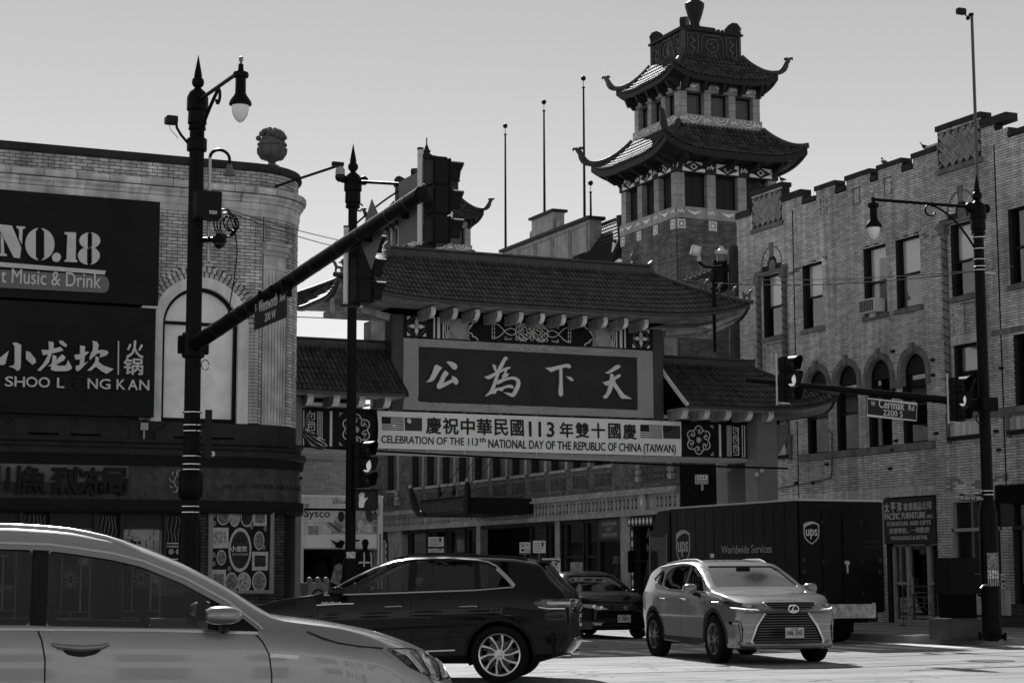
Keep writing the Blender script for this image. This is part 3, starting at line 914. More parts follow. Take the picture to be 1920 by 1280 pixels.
letter('t Music & Drink',letm,S1,MS,ua,vb + .0,.27,ub - ua,bold=.012,depth=.012,d=.05)
S2 = thing('hotpot_sign','lower black sign board reading SHOO LOONG KAN with large Chinese characters','sign',(5,SY,5.4))
MB(MS).box(.9,8.46,4.41,6.5,-.27,0).build('board',bdm,S2,bevel=.006)
MB(MS).box(8.2,8.5,6.505,6.55,-.27,-.02).build('light_strip',stone_l,S2)
T2 = tracer(0,630,6.62,'Y',SY - .04)
raised([[(-30,290),(105,182),(60,350),(30,362),(-20,355)],[(152,85),(200,82),(258,112),(252,380),(240,415),(215,435),(170,400),(105,378),(160,365),(178,340),(178,130)],[(320,185),(370,205),(435,290),(440,330),(400,358),(345,310),(320,285)]],S2,letm,'character',tr=T2)
raised([[(512,170),(600,175),(690,150),(745,135),(782,180),(700,205),(530,240)],[(600,68),(660,78),(660,150),(600,330),(495,438),(458,425),(530,350),(590,240),(605,170)],[(727,60),(770,60),(825,110),(820,140),(790,130),(740,95)],[(650,235),(695,250),(688,355),(720,370),(805,368),(825,345),(838,300),(890,395),(870,420),(820,436),(680,438),(630,420),(628,370),(585,380),(640,340)],[(680,310),(765,228),(808,265),(790,300),(700,355)]],S2,letm,'character',tr=T2)
raised([[(990,118),(1052,130),(1045,200),(1070,192),(1100,205),(1045,250),(1040,340),(1090,315),(990,420),(955,438),(935,420),(938,370),(985,360),(990,290),(935,295),(915,235),(992,225)],[(1140,62),(1195,72),(1220,110),(1205,180),(1260,172),(1325,185),(1340,215),(1310,245),(1235,268),(1240,210),(1190,225),(1110,300),(1110,250),(1150,160),(1150,90)],[(1180,250),(1222,270),(1215,320),(1280,370),(1405,410),(1320,470),(1260,440),(1185,380),(1120,430),(1075,432),(1140,370),(1180,310)]],S2,letm,'character',tr=T2)
raised([[(1464,60),(1478,60),(1474,478),(1460,478)]],S2,letm,'divider',.02,.05,tr=T2)
def at(x,y,ox=0,oy=630,s=6.62,Y=SY): return PY(ox + x/s,oy + y/s,Y)
for ch,b in (('火',(1560,68,1772,268)),('锅',(1525,285,1765,475))):
    (ua,va),(ub,vb) = at(b[0],b[3]),at(b[2],b[1])
    letter(ch,letm,S2,MS,ua,va,vb - va,ub - ua,name='character',bold=.025,depth=.04,d=.03)
for ch,x0_,x1_ in (('S',55,158),('H',172,302),('O',315,458),('O',470,612),('L',700,790),('N',1080,1205),('G',1225,1360),('K',1438,1545),('A',1580,1700),('N',1720,1842)):
    yb = 625 + (x0_ - 55)*.027
    (ua,va),(ub,vb) = at(x0_,yb),at(x1_,yb - 118)
    letter(ch,letm,S2,MS,ua,va,vb - va,ub - ua,name='letter',bold=.02,depth=.04,d=.03)
un = MB(MS)
for cx_ in (870,985):
    u_,v_ = at(cx_,582); ribbon(un,arc_pts(u_,v_,.12,0,340,20),.025,.02,.05)
un.build('unlit_letter',M_('unlit',.03,.4),S2)
jb_ = thing('junction_box','small pale square junction box under the hotpot sign','box',(7.95,35.4,4.2))
xj,zj = PY(271,799,35.35); 
MB(M0).box(xj - .07,xj + .07,zj - .07,zj + .07,.1,.16).build('box',M_('pale_box',.35,.6),jb_); MB(M0).box(xj - .015,xj + .015,zj - .3,zj - .07,.1,.13).build('conduit',M_('pale_box',.35),jb_)
UR = thing('stone_urn','stone urn heaped with carved fruit on the parapet of the corner building','urn',(11.0,35.75,9.6))
ux,uy = LBm(10.98,0,-.15).x,LBm(10.98,0,-.15).y
st = M_('urn_stone',.13,.85,var=.3,vscale=6)
MB().box(ux - .12,ux + .12,uy - .12,uy + .12,9.35,9.62).build('pedestal',stone_g,UR)
MB().lathe([(.1,9.6),(.11,9.64),(.06,9.68),(.1,9.72),(.2,9.76),(.275,9.86),(.29,9.98),(.27,10.02),(.3,10.04),(.3,10.07),(.1,10.08)],(ux,uy,0),20).build('bowl',st,UR,smooth=True)
MB().sphere((ux,uy,10.07),.27,18,10,.8).build('heap',st,UR,smooth=True)
fr = MB()
for k in range(16): 
    a = k*math.pi/8; fr.tube([(ux + .21*math.cos(a),uy + .21*math.sin(a),9.76),(ux + .29*math.cos(a),uy + .29*math.sin(a),9.88),(ux + .295*math.cos(a),uy + .295*math.sin(a),9.98)],.016,5)
fr.build('fluting',st,UR)
for k in range(60):
    a = R.uniform(0,6.28); q = R.uniform(0,1) ** .6; r_ = .29*q; z = 10.08 + .27*math.sqrt(max(0,1 - q*q*.9)) + R.uniform(-.02,.02)
    MB().sphere((ux + r_*math.cos(a),uy + r_*math.sin(a),z),R.uniform(.04,.062),8,6).build('fruit',st,UR,smooth=True)
# ------------------------------------------------------------ the gate
GT = thing('chinatown_gate','wide Chinese gate across the street with dark tiled roofs and four big raised characters','gate',(19.1,41.4,0))
gred = M_('gate_red',.05,.5,var=.15,vscale=2,streak=.15)
ggrey = M_('gate_column',.2,.6,var=.12,vscale=2)
gtile = M_('gate_tile',.075,.42,tone=.35,var=.3,vscale=3)
gsoff = M_('gate_plaster',.33,.7,var=.3,vscale=3,streak=.2)
gwhite = M_('rafter_white',.8,.6,var=.25,vscale=5)
gpanel = M_('panel_red',.06,.45,var=.15,vscale=2)
gline = M_('gold_line',.75,.5)
gdk = M_('beam_green_dark',.018,.5,var=.25,vscale=4)
GY = 41.0
MG = frame((0,GY,0),(1,0,0),(0,0,1))
T_ = Matrix.Translation
for x0,x1 in ((12.55,13.16),(25.2,25.82)):
    MB().box(x0,x1,40.55,41.15,0.1,5.45).build('column',ggrey,GT,bevel=.02)
    MB().box(x0,x1,42.0,42.6,0.1,5.45).build('column',ggrey,GT,bevel=.02)
    MB().box(x0 + .05,x1 - .05,41.15,42.0,4.2,5.3).build('cross_beam',gred,GT)
    MB().box(x0 - .08,x1 + .08,40.47,42.68,0.1,.7).build('plinth',M_('plinth_stone',.2,.8,var=.2),GT,bevel=.02)
    xs = x1 if x0 > 20 else x0
    s_ = 1 if x0 > 20 else -1
    a = MB(frame((0,40.85,0),(1,0,0),(0,0,1))); a.prism([(xs,5.2),(xs + s_*.45,5.2),(xs + s_*.42,4.9),(xs + s_*.2,4.5),(xs,4.3)],-.12,.12); a.build('bracket',ggrey,GT)
for x0,x1 in ((15.46,15.76),(22.45,22.75)):
    MB().box(x0,x1,GY - .06,GY + .8,5.2,7.52).build('upper_column',M_('gate_column_red',.09,.55,var=.1),GT,bevel=.02)
MB().box(13.2,25.2,GY + .02,GY + .7,4.32,5.22).build('lower_beam',gdk,GT)
MB().box(13.0,25.4,GY - .03,GY + .75,4.24,4.33).build('beam_lip',M_('lip_grey',.3,.5),GT)
MB().box(13.0,25.4,GY - .03,GY + .75,5.22,5.26).build('beam_cap',gdk,GT)
MB().box(15.76,22.45,GY + .02,GY + .6,5.26,7.52).build('panel_core',gdk,GT)
def cloud_mat():
    m = mat('cloud_border',.5,.6); n = m.node_tree.nodes; L = m.node_tree.links; b = n['Principled BSDF']
    g = n.new('ShaderNodeNewGeometry'); sp = n.new('ShaderNodeSeparateXYZ'); cb = n.new('ShaderNodeCombineXYZ')
    L.new(g.outputs['Position'],sp.inputs[0]); L.new(sp.outputs[0],cb.inputs[0]); L.new(sp.outputs[2],cb.inputs[1])
    v = n.new('ShaderNodeTexVoronoi'); v.voronoi_dimensions = '2D'; v.inputs['Scale'].default_value = 5.5; v.inputs['Randomness'].default_value = .55
    L.new(cb.outputs[0],v.inputs['Vector'])
    s = n.new('ShaderNodeMath'); s.operation = 'MULTIPLY'; s.inputs[1].default_value = 27; L.new(v.outputs['Distance'],s.inputs[0])
    c = n.new('ShaderNodeMath'); c.operation = 'SINE'; L.new(s.outputs[0],c.inputs[0])
    r = n.new('ShaderNodeMapRange'); r.inputs[1].default_value = -.3; r.inputs[2].default_value = .6; r.inputs[3].default_value = .02; r.inputs[4].default_value = .75
    L.new(c.outputs[0],r.inputs[0]); L.new(r.outputs[0],b.inputs['Base Color'])
    return m
cl = cloud_mat()
for (a,b,c,d) in ((15.76,22.45,6.78,6.965),(15.76,22.45,5.27,5.46),(15.76,16.14,5.46,6.78),(22.01,22.45,5.46,6.78)):
    MB().box(a,b,GY - .06,GY + .02,c,d).build('cloud_border',cl,GT)
MB().box(16.14,22.01,GY - .02,GY + .02,5.46,6.78).build('inscription_panel',gpanel,GT)
TA = tracer(780,660,8.727,'Y',GY - .08); TB = tracer(1000,660,8.727,'Y',GY - .08)
def gchar(polys,tr):
    a = MB(MG)
    for i,p in enumerate(polys): a.prism(tr(p),.05,.1 + i*.0013)
    a.build('character',M_('character_gold',.75,.5),GT)
gchar([[(160,490),(215,440),(265,340),(300,225),(330,205),(375,225),(425,258),(385,300),(340,380),(290,455),(260,480),(190,492)],
       [(495,160),(535,150),(600,165),(650,195),(672,230),(660,275),(635,288),(600,275),(560,230)],
       [(480,300),(525,345),(520,370),(480,410),(440,510),(585,440),(585,385),(640,410),(680,450),(690,500),(655,537),(600,490),(500,545),(400,597),(360,600),(335,570),(340,530),(380,470),(410,390),(450,320)]],TA)
gchar([[(1440,80),(1470,72),(1503,100),(1460,150),(1410,260),(1350,320),(1325,290),(1370,200)],[(1250,190),(1310,225),(1300,260),(1335,310),(1300,330),(1265,270)],
       [(1115,400),(1180,385),(1290,330),(1500,240),(1550,248),(1520,275),(1480,285),(1300,375),(1220,435),(1180,445),(1140,425)],
       [(1320,290),(1390,270),(1345,400),(1295,560),(1265,640),(1230,680),(1150,722),(1130,715),(1190,650),(1240,560),(1300,380)],
       [(1445,280),(1500,262),(1470,340),(1440,400),(1400,420),(1440,340)],[(1410,362),(1520,345),(1490,400),(1410,432)],
       [(1310,520),(1340,530),(1450,470),(1550,445),(1610,450),(1640,480),(1640,520),(1600,620),(1570,675),(1430,655),(1500,700),(1560,733),(1600,730),(1640,680),(1690,580),(1705,500),(1680,440),(1620,405),(1560,400),(1490,415),(1380,440),(1310,480)],
       [(1245,640),(1300,590),(1400,570),(1500,535),(1560,535),(1585,560),(1585,598),(1520,580),(1430,600),(1410,640),(1330,620),(1290,680),(1235,680)]],TA)
gchar([[(190,255),(280,250),(400,220),(530,192),(580,195),(620,240),(580,268),(540,245),(470,262),(472,450),(482,700),(450,727),(415,700),(412,620),(425,500),(425,280),(380,290),(290,327)],
       [(540,395),(600,405),(640,430),(655,470),(630,475),(580,445)]],TB)
gchar([[(1170,330),(1220,315),(1340,220),(1380,205),(1425,230),(1400,265),(1280,330),(1220,357)],
       [(1258,360),(1285,352),(1310,375),(1310,415),(1385,365),(1415,362),(1425,390),(1400,415),(1330,455),(1340,500),(1400,590),(1480,690),(1610,765),(1450,760),(1420,730),(1370,640),(1300,550),(1270,650),(1200,755),(1165,760),(1140,720),(1190,680),(1235,540),(1190,550),(1130,490),(1180,485),(1250,455)]],TB)
MB().box(15.76,22.45,GY - .05,GY + .02,6.99,7.52).build('upper_beam',M_('beam_dark',.02,.5,var=.4,vscale=6),GT)
d0,d1 = .05,.058
def deco(mb,pts,w_=.022,closed=False): ribbon(mb,pts,w_,d0,d1,closed)
def half_beam(s):
    a = MB(MG); X = lambda u: (15.76 + u) if s > 0 else (22.45 - u)
    def P(l): return [(X(p[0]),p[1]) for p in l]
    cx,cz = .33,7.255
    deco(a,P(arc_pts(cx,cz,.215,0,345,23)),.02,True)
    for k in range(4):
        an = rad(45 + 90*k)
        deco(a,P([(cx + .215*math.cos(an - .75 + t*.15),cz + .215*math.sin(an - .75 + t*.15)) for t in range(11)]),.018)
        c2 = (cx + .235*math.cos(an),cz + .235*math.sin(an))
        deco(a,P([(c2[0] + .165*math.cos(an + math.pi + t),c2[1] + .165*math.sin(an + math.pi + t)) for t in lin(-.95,.95,9)]),.014)
        for q in (an + math.pi/4,):
            e = (cx + .2*math.cos(q),cz + .2*math.sin(q)); n_ = (-math.sin(q),math.cos(q))
            m1 = (cx + .12*math.cos(q),cz + .12*math.sin(q))
            pts = P([(cx,cz),(m1[0] + n_[0]*.05,m1[1] + n_[1]*.05),e,(m1[0] - n_[0]*.05,m1[1] - n_[1]*.05)])
            a.prism(pts,d0,d1 + .001*k)
        sx = .24* (1 if math.cos(an) > 0 else -1); sz = .23* (1 if math.sin(an) > 0 else -1)
        a.prism(P([(cx + sx,cz + sz),(cx + sx*.6,cz + sz),(cx + sx,cz + sz*.6)]),d0,d1)
    for u0,u1 in ((.76,.80),(.86,.93),(1.0,1.03)): 
        q = sorted((X(u0),X(u1))); a.box(q[0],q[1],7.0,7.5,d0,d1)
    c = 1.45; z0,z1 = 7.0,7.5
    for k in (-3,-2,-1,0,1,2,3):
        o = k*.075
        for sg in (1,-1):
            def clip(x): return 1.04 <= x
            pts = [(c + o + sg* (z - cz)*.95,z) for z in lin(z0,z1,7)]
            pts = [p for p in pts if 1.05 <= p[0] <= 1.45 + .3]
            if len(pts) > 1: deco(a,P(pts),.02)
    for r_ in (.28,.36): 
        pts = [(c - .12 - r_*math.cos(t)*.75,cz + r_*math.sin(t)) for t in lin(-.75,.75,9)]
        pts = [(max(1.05,p[0]),max(z0,min(z1,p[1]))) for p in pts]; deco(a,P(pts),.02)
    deco(a,P([(1.92,7.5),(1.86,7.44),(1.78,7.42),(1.76,7.36),(1.68,7.33),(1.60,7.255),(1.68,7.18),(1.76,7.15),(1.78,7.09),(1.86,7.07),(1.92,7.0)]),.024)
    for u in (2.29,2.35): 
        for k in range(4): deco(a,P([(u,7.08 + k*.095),(u,7.15 + k*.095)]),.018)
    for sg in (1,-1):
        deco(a,P([(2.29,cz + sg*.19),(2.37,cz + sg*.18),(2.47,cz + sg*.14),(2.56,cz + sg*.06),(2.66,cz - sg*.04),(2.78,cz - sg*.085),(2.9,cz - sg*.06),(3.0,cz + sg*.02),(3.1,cz + sg*.1),(3.22,cz + sg*.15)]),.018)
        for (u,zz,r_) in ((2.66,.17,.035),(2.95,.16,.04),(3.06,.19,.03)):
            deco(a,P(arc_pts(u,cz + sg*zz,r_,0,270*sg,8)),.014)
            deco(a,P([(u + r_,cz + sg*zz),(u + .1,cz + sg* (zz + .03)),(u + .15,cz + sg* (zz - .01))]),.014)
    return a
for s in (1,-1):
    half_beam(s).build('painted_pattern',gline,GT)
a = MB(MG); cz = 7.255; cc = 19.105
for sx in (-1,1):
    for sg in (-1,1):
        deco(a,[(cc + sx*.0,cz),(cc + sx*.06,cz + sg*.12),(cc + sx*.14,cz + sg*.17),(cc + sx*.27,cz + sg*.175),(cc + sx*.38,cz + sg*.13),(cc + sx*.44,cz + sg*.05),(cc + sx*.44,cz)],.02)
        for (u,zz,r_) in ((.2,.09,.05),(.31,.09,.04),(.26,.03,.035),(.1,.05,.04)):
            deco(a,arc_pts(cc + sx*u,cz + sg*zz,r_,0,290,9),.016)
        deco(a,[(cc + sx*.03,cz + sg*.03),(cc + sx*.03,cz + sg*.2)],.016)
deco(a,arc_pts(cc,cz,.05,0,340,14),.02,True)
a.build('painted_pattern',gline,GT)
def lower_end(s):
    a = MB(MG); X = lambda u: (13.2 + u) if s > 0 else (25.2 - u)
    dd0,dd1 = -.02,-.012
    def rb(pts,w_=.02,cl_=False): ribbon(a,[(X(p[0]),p[1]) for p in pts],w_,dd0,dd1,cl_)
    for k in range(3):
        z = 4.42 + k*.245
        rb([(.38,z + .2),(.26,z + .2),(.26,z),(.40,z)],.022); rb([(.40,z + .23),(.40,z + .06),(.32,z + .06)],.02); rb([(.32,z + .1),(.32,z + .15),(.36,z + .15)],.018)
    for w0 in (.47,.51,.55,.59): rb([(w0,4.38),(w0,5.16)],.012)
    for k in range(20): rb([(.46,4.39 + k*.04),(.60,4.39 + k*.04)],.01)
    q = sorted((X(.77),X(.83))); a.box(q[0],q[1],4.36,5.18,dd0,dd1 + .002)
    q = sorted((X(.06),X(.085))); a.box(q[0],q[1],4.36,5.18,dd0,dd1)
    q = sorted((X(.13),X(.15))); a.box(q[0],q[1],4.36,5.18,dd0,dd1)
    cx_,cz_ = 1.42,4.77
    out = []
    for k in range(6):
        an = math.pi/2 + k*math.pi/3
        for t in lin(-.45,.45,7): out.append((cx_ + (.25 + .11*math.cos(t*2.9))*math.cos(an + t),cz_ + (.25 + .11*math.cos(t*2.9))*math.sin(an + t)))
        sp = [(cx_ + r_*math.cos(an + t2),cz_ + r_*math.sin(an + t2)) for r_,t2 in ((.29,.52),(.22,.45),(.17,.25),(.17,.05),(.22,-.05),(.245,.1),(.215,.18))]
        rb(sp,.02)
        rb([(cx_,cz_),(cx_ + .075*math.cos(an),cz_ + .075*math.sin(an))],.014); rb([(cx_,cz_),(cx_ + .075*math.cos(an + .52),cz_ + .075*math.sin(an + .52))],.014)
        rb([(cx_ + .27*math.cos(an + t),cz_ + .27*math.sin(an + t)) for t in lin(-.3,.3,6)],.008)
    rb(out,.022,True)
    for sz in (-1,1):
        for r_ in (.04,.08): rb([(1.0,cz_ + sz*.38),(1.0 + r_,cz_ + sz*.38),(1.0,cz_ + sz* (.38 - r_)),(1.0,cz_ + sz*.38)],.01)
    a.build('painted_pattern',gline,GT)
lower_end(1); lower_end(-1)
rcx,rcy = 19.1,41.4
hip_roof(GT,rcx,rcy,(3.45,.05),(5.45,1.72),9.0,7.72,sag=1.06,lift=.38,pitch=.118,row=.235,tm=gtile,bm_=M_('gate_tile_bed',.03,.8),fm_=gtile,sm=gsoff,singles=300,near=(19.1,40,8.2),fascia=.07,soffit_in=(3.7,.5),ridge=.06,pw=5)
hip_roof(GT,22.75,rcy,(2.75,.05),(4.4,1.6),6.72,5.52,sag=1.06,lift=.36,pitch=.118,row=.235,tm=gtile,bm_=M_('gate_tile_bed',.03),fm_=gtile,sm=gsoff,sides='SNE',clip=(22.76,40),fascia=.07,soffit_in=(2.6,.5),ridge=.05,pw=6)
hip_roof(GT,15.46,rcy,(2.75,.05),(4.4,1.6),6.72,5.52,sag=1.06,lift=.36,pitch=.118,row=.235,tm=gtile,bm_=M_('gate_tile_bed',.03),fm_=gtile,sm=gsoff,sides='SNW',clip=(0,15.45),fascia=.07,soffit_in=(2.6,.5),ridge=.05,pw=6)
rid = M_('ridge_grey',.09,.5,var=.2)
def ridge_beam(x0,x1,z,h):
    a = MB(frame((0,rcy,0),(0,1,0),(0,0,1)))   # profile in (y,z), swept along x
    prof = [(-.13,z - .05),(.13,z - .05),(.09,z + h*.35),(.09,z + h*.7),(.14,z + h*.8),(.12,z + h),(-.12,z + h),(-.14,z + h*.8),(-.09,z + h*.7),(-.09,z + h*.35)]
    a.prism(prof,x0,x1); a.build('ridge_beam',rid,GT)
ridge_beam(15.6,22.6,8.98,.24); ridge_beam(22.75,25.6,6.72,.2); ridge_beam(12.6,15.46,6.72,.2)
for sx,x_ in ((1,22.6),(-1,15.6),(1,25.62),(-1,12.6)):
    z_ = 9.0 if 14 < x_ < 24 else 6.75
    a = MB(frame((x_,rcy,z_),(1,0,0),(0,0,1)))
    k = .75 if z_ > 8 else .45
    a.prism([(sx*p[0]*k,p[1]*k) for p in [(-.12,0),(.16,0),(.2,.15),(.14,.2),(.22,.34),(.12,.46),(.02,.36),(.0,.24),(-.1,.26)]],-.06,.06)
    a.build('ridge_dragon',M_('ridge_ornament',.12,.5),GT)
a = MB(); a.lathe([(.05,0),(.09,.05),(.05,.1),(.1,.17),(.11,.24),(.05,.32),(.03,.38),(.001,.46)],(22.2,rcy,9.2),10); a.build('finial',M_('ridge_ornament',.12),GT,smooth=True)
for x_ in (22.76,15.45):
    f,half = roof_side_fn(22.75,rcy,(0,-1),.05,1.6,2.75,4.4,6.72,5.52,1.06,0)
    pts = [f(0,b) for b in lin(0,1,9)]
    a = MB()
    for i in range(8):
        p,q = pts[i],pts[i + 1]; xa,xb = (x_,x_ + .05) if x_ > 20 else (x_ - .05,x_)
        a.add([(xa,p.y,p.z - .06),(xb,p.y,p.z - .06),(xb,p.y,p.z + .05),(xa,p.y,p.z + .05),(xa,q.y,q.z - .06),(xb,q.y,q.z - .06),(xb,q.y,q.z + .05),(xa,q.y,q.z + .05)],
              [(0,1,2,3),(4,7,6,5),(0,4,5,1),(1,5,6,2),(2,6,7,3),(3,7,4,0)])
    a.build('verge_board',gwhite if x_ > 20 else gred,GT)
for sx in (-1,1):
    f,half = roof_side_fn(rcx,rcy,(0,-1),.05,1.72,3.45,5.45,9.0,7.72,1.06,.38,5)
    for b in (.55,.68,.82,.97):
        p = f(half(b)*sx,b) + Vector((0,0,.12))
        a = MB(frame(p,(sx,0,0),(0,0,1)))
        a.prism([(-.1,0),(-.05,0),(-.04,.07),(.04,.07),(.05,0),(.09,0),(.08,.1),(.13,.2),(.16,.2),(.13,.25),(.07,.22),(.03,.13),(-.07,.12),(-.13,.17)],-.022,.022)
        a.build('roof_beast',M_('ridge_ornament',.12),GT)
def rafter(x,yf,zt,yb,w_=.12,h=.27,m_=gsoff):
    a = MB(frame((x,0,0),(0,1,0),(0,0,1)))
    a.prism([(yf + .02,zt),(yb,zt),(yb,zt - h),(yf + .16,zt - h),(yf + .06,zt - h*.8),(yf,zt - h*.45)],-w_/2,w_/2)
    o = a.build('rafter',m_,GT)
    b = MB(frame((x,0,0),(0,1,0),(0,0,1)))
    pr = [(yf + .158,zt - h - .002),(yf + .06,zt - h*.8),(yf,zt - h*.45),(yf + .02,zt)]
    for i in range(3):
        p,q = pr[i],pr[i + 1]
        b.add([(p[0] - .004,p[1],-w_/2 - .002),(p[0] - .004,p[1],w_/2 + .002),(q[0] - .004,q[1],w_/2 + .002),(q[0] - .004,q[1],-w_/2 - .002)],[(0,1,2,3)])
    b.build('rafter_end',gwhite,o)
for k in range(11): rafter(16.18 + k*.565,40.1,7.62,41.0,.11,.24)
for k in range(5): rafter(22.95 + k*.62,40.2,5.5,41.0,.15,.26)
for k in range(5): rafter(15.1 - k*.62,40.2,5.5,41.0,.15,.26)
for k in range(5):
    a = MB(frame((15.3 - k*0,0,0),(0,1,0),(0,0,1)))
for sx in (-1,1):   # corner brackets
    x_ = rcx + sx*3.75
    a = MB(); a.tube([(x_,41.0,7.45),(x_ + sx*.8,40.5,7.5),(x_ + sx*1.5,39.9,7.85)],[.1,.08,.06],6); a.build('corner_beam',gsoff,GT)
    for k in range(3):
        o = .35*k
        a = MB(); a.tube([(x_ + sx* (.6 + o),41.1,7.5),(x_ + sx* (.9 + o),40.3,7.58 + .08*k)],.055,6); a.build('bracket_arm',gwhite,GT)
    MB().box(min(x_ - sx*.3,x_ + sx*1.5),max(x_ - sx*.3,x_ + sx*1.5),41.05,41.2,7.36,7.5).build('outrigger',gsoff,GT)
    MB().box(min(x_,x_ + sx*.35),max(x_,x_ + sx*.35),41.1,41.6,6.9,7.36).build('corner_block',gsoff,GT)
a = MB(); a.sphere((25.15,40.5,3.9),.06); a.sphere((25.3,40.5,4.0),.06); a.build('lamp_bulb',M_('bulb_glass',.5,.15),GT,smooth=True)
BN = thing('celebration_banner','long pale banner with two flag pairs, tied along the lower beam of the gate','banner',(19.1,40.93,4.8))
MBn = frame((0,40.93,0),(1,0,0),(0,0,1))
bm_b = MB(MBn)
b0,b1,c0,c1 = 15.09,23.22,4.34,5.215
def wav(x,z): return .014*math.sin(x*2.1 + 1) + .012*math.sin(x*6.3 + z*3)*math.cos((z - 4.35)*3.6) + .006*math.sin(x*15 + z*8)
def bw_(s,t):
    x = b0 + (b1 - b0)*s; z = c0 + (c1 - c0)*t
    e = .03*math.sin(math.pi*t)* (1 if s < .5 else 0) if s < .02 else 0
    return (x + (.03*math.sin(math.pi*t) if s < .001 else 0),z,.02*math.sin(math.pi*t) + wav(x,z))
bm_b.grid(bw_,200,12)
bm_b.build('cloth',M_('banner_white',.88,.75,var=.06,vscale=2),BN)
ink = M_('banner_ink',.06,.7); inkb = M_('banner_blue',.045,.7); inkr = M_('banner_red',.08,.7)
def bpx(u,v): return PY(u,v,40.92)
def bline(s,u0,v0,u1,v1,nm='lettering',bold=.012,pm=.012):
    (xa,za),(xb,zb) = bpx(u0,v0),bpx(u1,v1)
    if s in '13' or nm == 'lettering': zb = bpx(u0,v1)[1]
    letter(s,ink,BN,MBn,xa,za,zb - za,None if s in '13' else xb - xa,name=nm,bold=bold,depth=.003,d=.008)
for ch,u0,u1 in (('慶',799,827),('祝',831,859),('中',864,889),('華',894,921),('民',926,951),('國',957,981)):
    s = (u0 - 799)*.028
    bline(ch,u0,812 + s,u1,783 + s,'character',.03)
for ch,u0,u1 in (('1',992,999),('1',1010,1017),('3',1026,1038),('年',1050,1074),('雙',1079,1103),('十',1109,1133),('國',1140,1162),('慶',1168,1192)):
    s = (u0 - 799)*.028
    bline(ch,u0,812 + s,u1,785 + s,'character',.03 if len(ch.encode()) > 1 else .04)
bline('CELEBRATION OF THE 113',714,830,896,816,bold=.02)
bline('th',898,828.5,910,819.5,bold=.03)
(xa,za),(xb,zb) = bpx(915,838),bpx(1267,851)
zt = bpx(915,823)[1]; za = bpx(915,837)[1]
letter('NATIONAL DAY OF THE REPUBLIC OF CHINA (TAIWAN)',ink,BN,MBn,xa,za - .085,(zt - za)*1.3 + .03,xb - xa,bold=.02,depth=.003,d=.008)
def flags(px0):
    (x0_,z1_) = bpx(px0,781 + (px0 - 715)*.03); (x1_,z0_) = bpx(px0 + 41.5,807 + (px0 - 715)*.03)
    h = z1_ - z0_; w_ = x1_ - x0_
    a = MB(MBn); 
    for k in range(0,13,2):
        z = z0_ + h*k/13; a.box(x0_ + (w_*.4 if k >= 6 else 0),x1_,z,z + h/13,.008,.011)
    a.build('flag_stripes',inkr,BN)
    MB(MBn).box(x0_,x0_ + w_*.4,z0_ + h*6/13,z1_,.008,.012).build('flag_canton',inkb,BN)
    xa_ = x1_ + .03; wb = w_*.78
    MB(MBn).box(xa_,xa_ + wb,z0_,z1_,.008,.011).build('flag_field',inkr,BN)
    MB(MBn).box(xa_,xa_ + wb*.5,z0_ + h*.5,z1_,.0112,.013).build('flag_canton',inkb,BN)
    c_ = (xa_ + wb*.25,z0_ + h*.75); st = []
    for k in range(24): st.append((c_[0] + (.075 if k % 2 == 0 else .045)*math.cos(k*math.pi/12),c_[1] + (.075 if k % 2 == 0 else .045)*math.sin(k*math.pi/12)))
    MB(MBn).prism(st,.013,.015).build('flag_sun',white,BN)
flags(715); flags(1200)
for k in range(9):
    x = 15.4 + k*.95
    MB().tube([(x,40.93,5.2),(x + .02,40.95,5.27)],.008,4).build('tie',white,BN)
    MB().tube([(x,40.93,4.35),(x + .03,40.95,4.27)],.008,4).build('tie',white,BN)
for o_ in [q for q in bpy.data.objects if q.parent == BN and q.name.split('.')[0] not in ('cloth','tie')]:
    L0 = WM[BN.name].translation
    for v in o_.data.vertices:
        t = (v.co.z + L0.z - c0)/ (c1 - c0); v.co.y -= wav(v.co.x + L0.x,v.co.z + L0.z) + .02*math.sin(math.pi*t) + .002
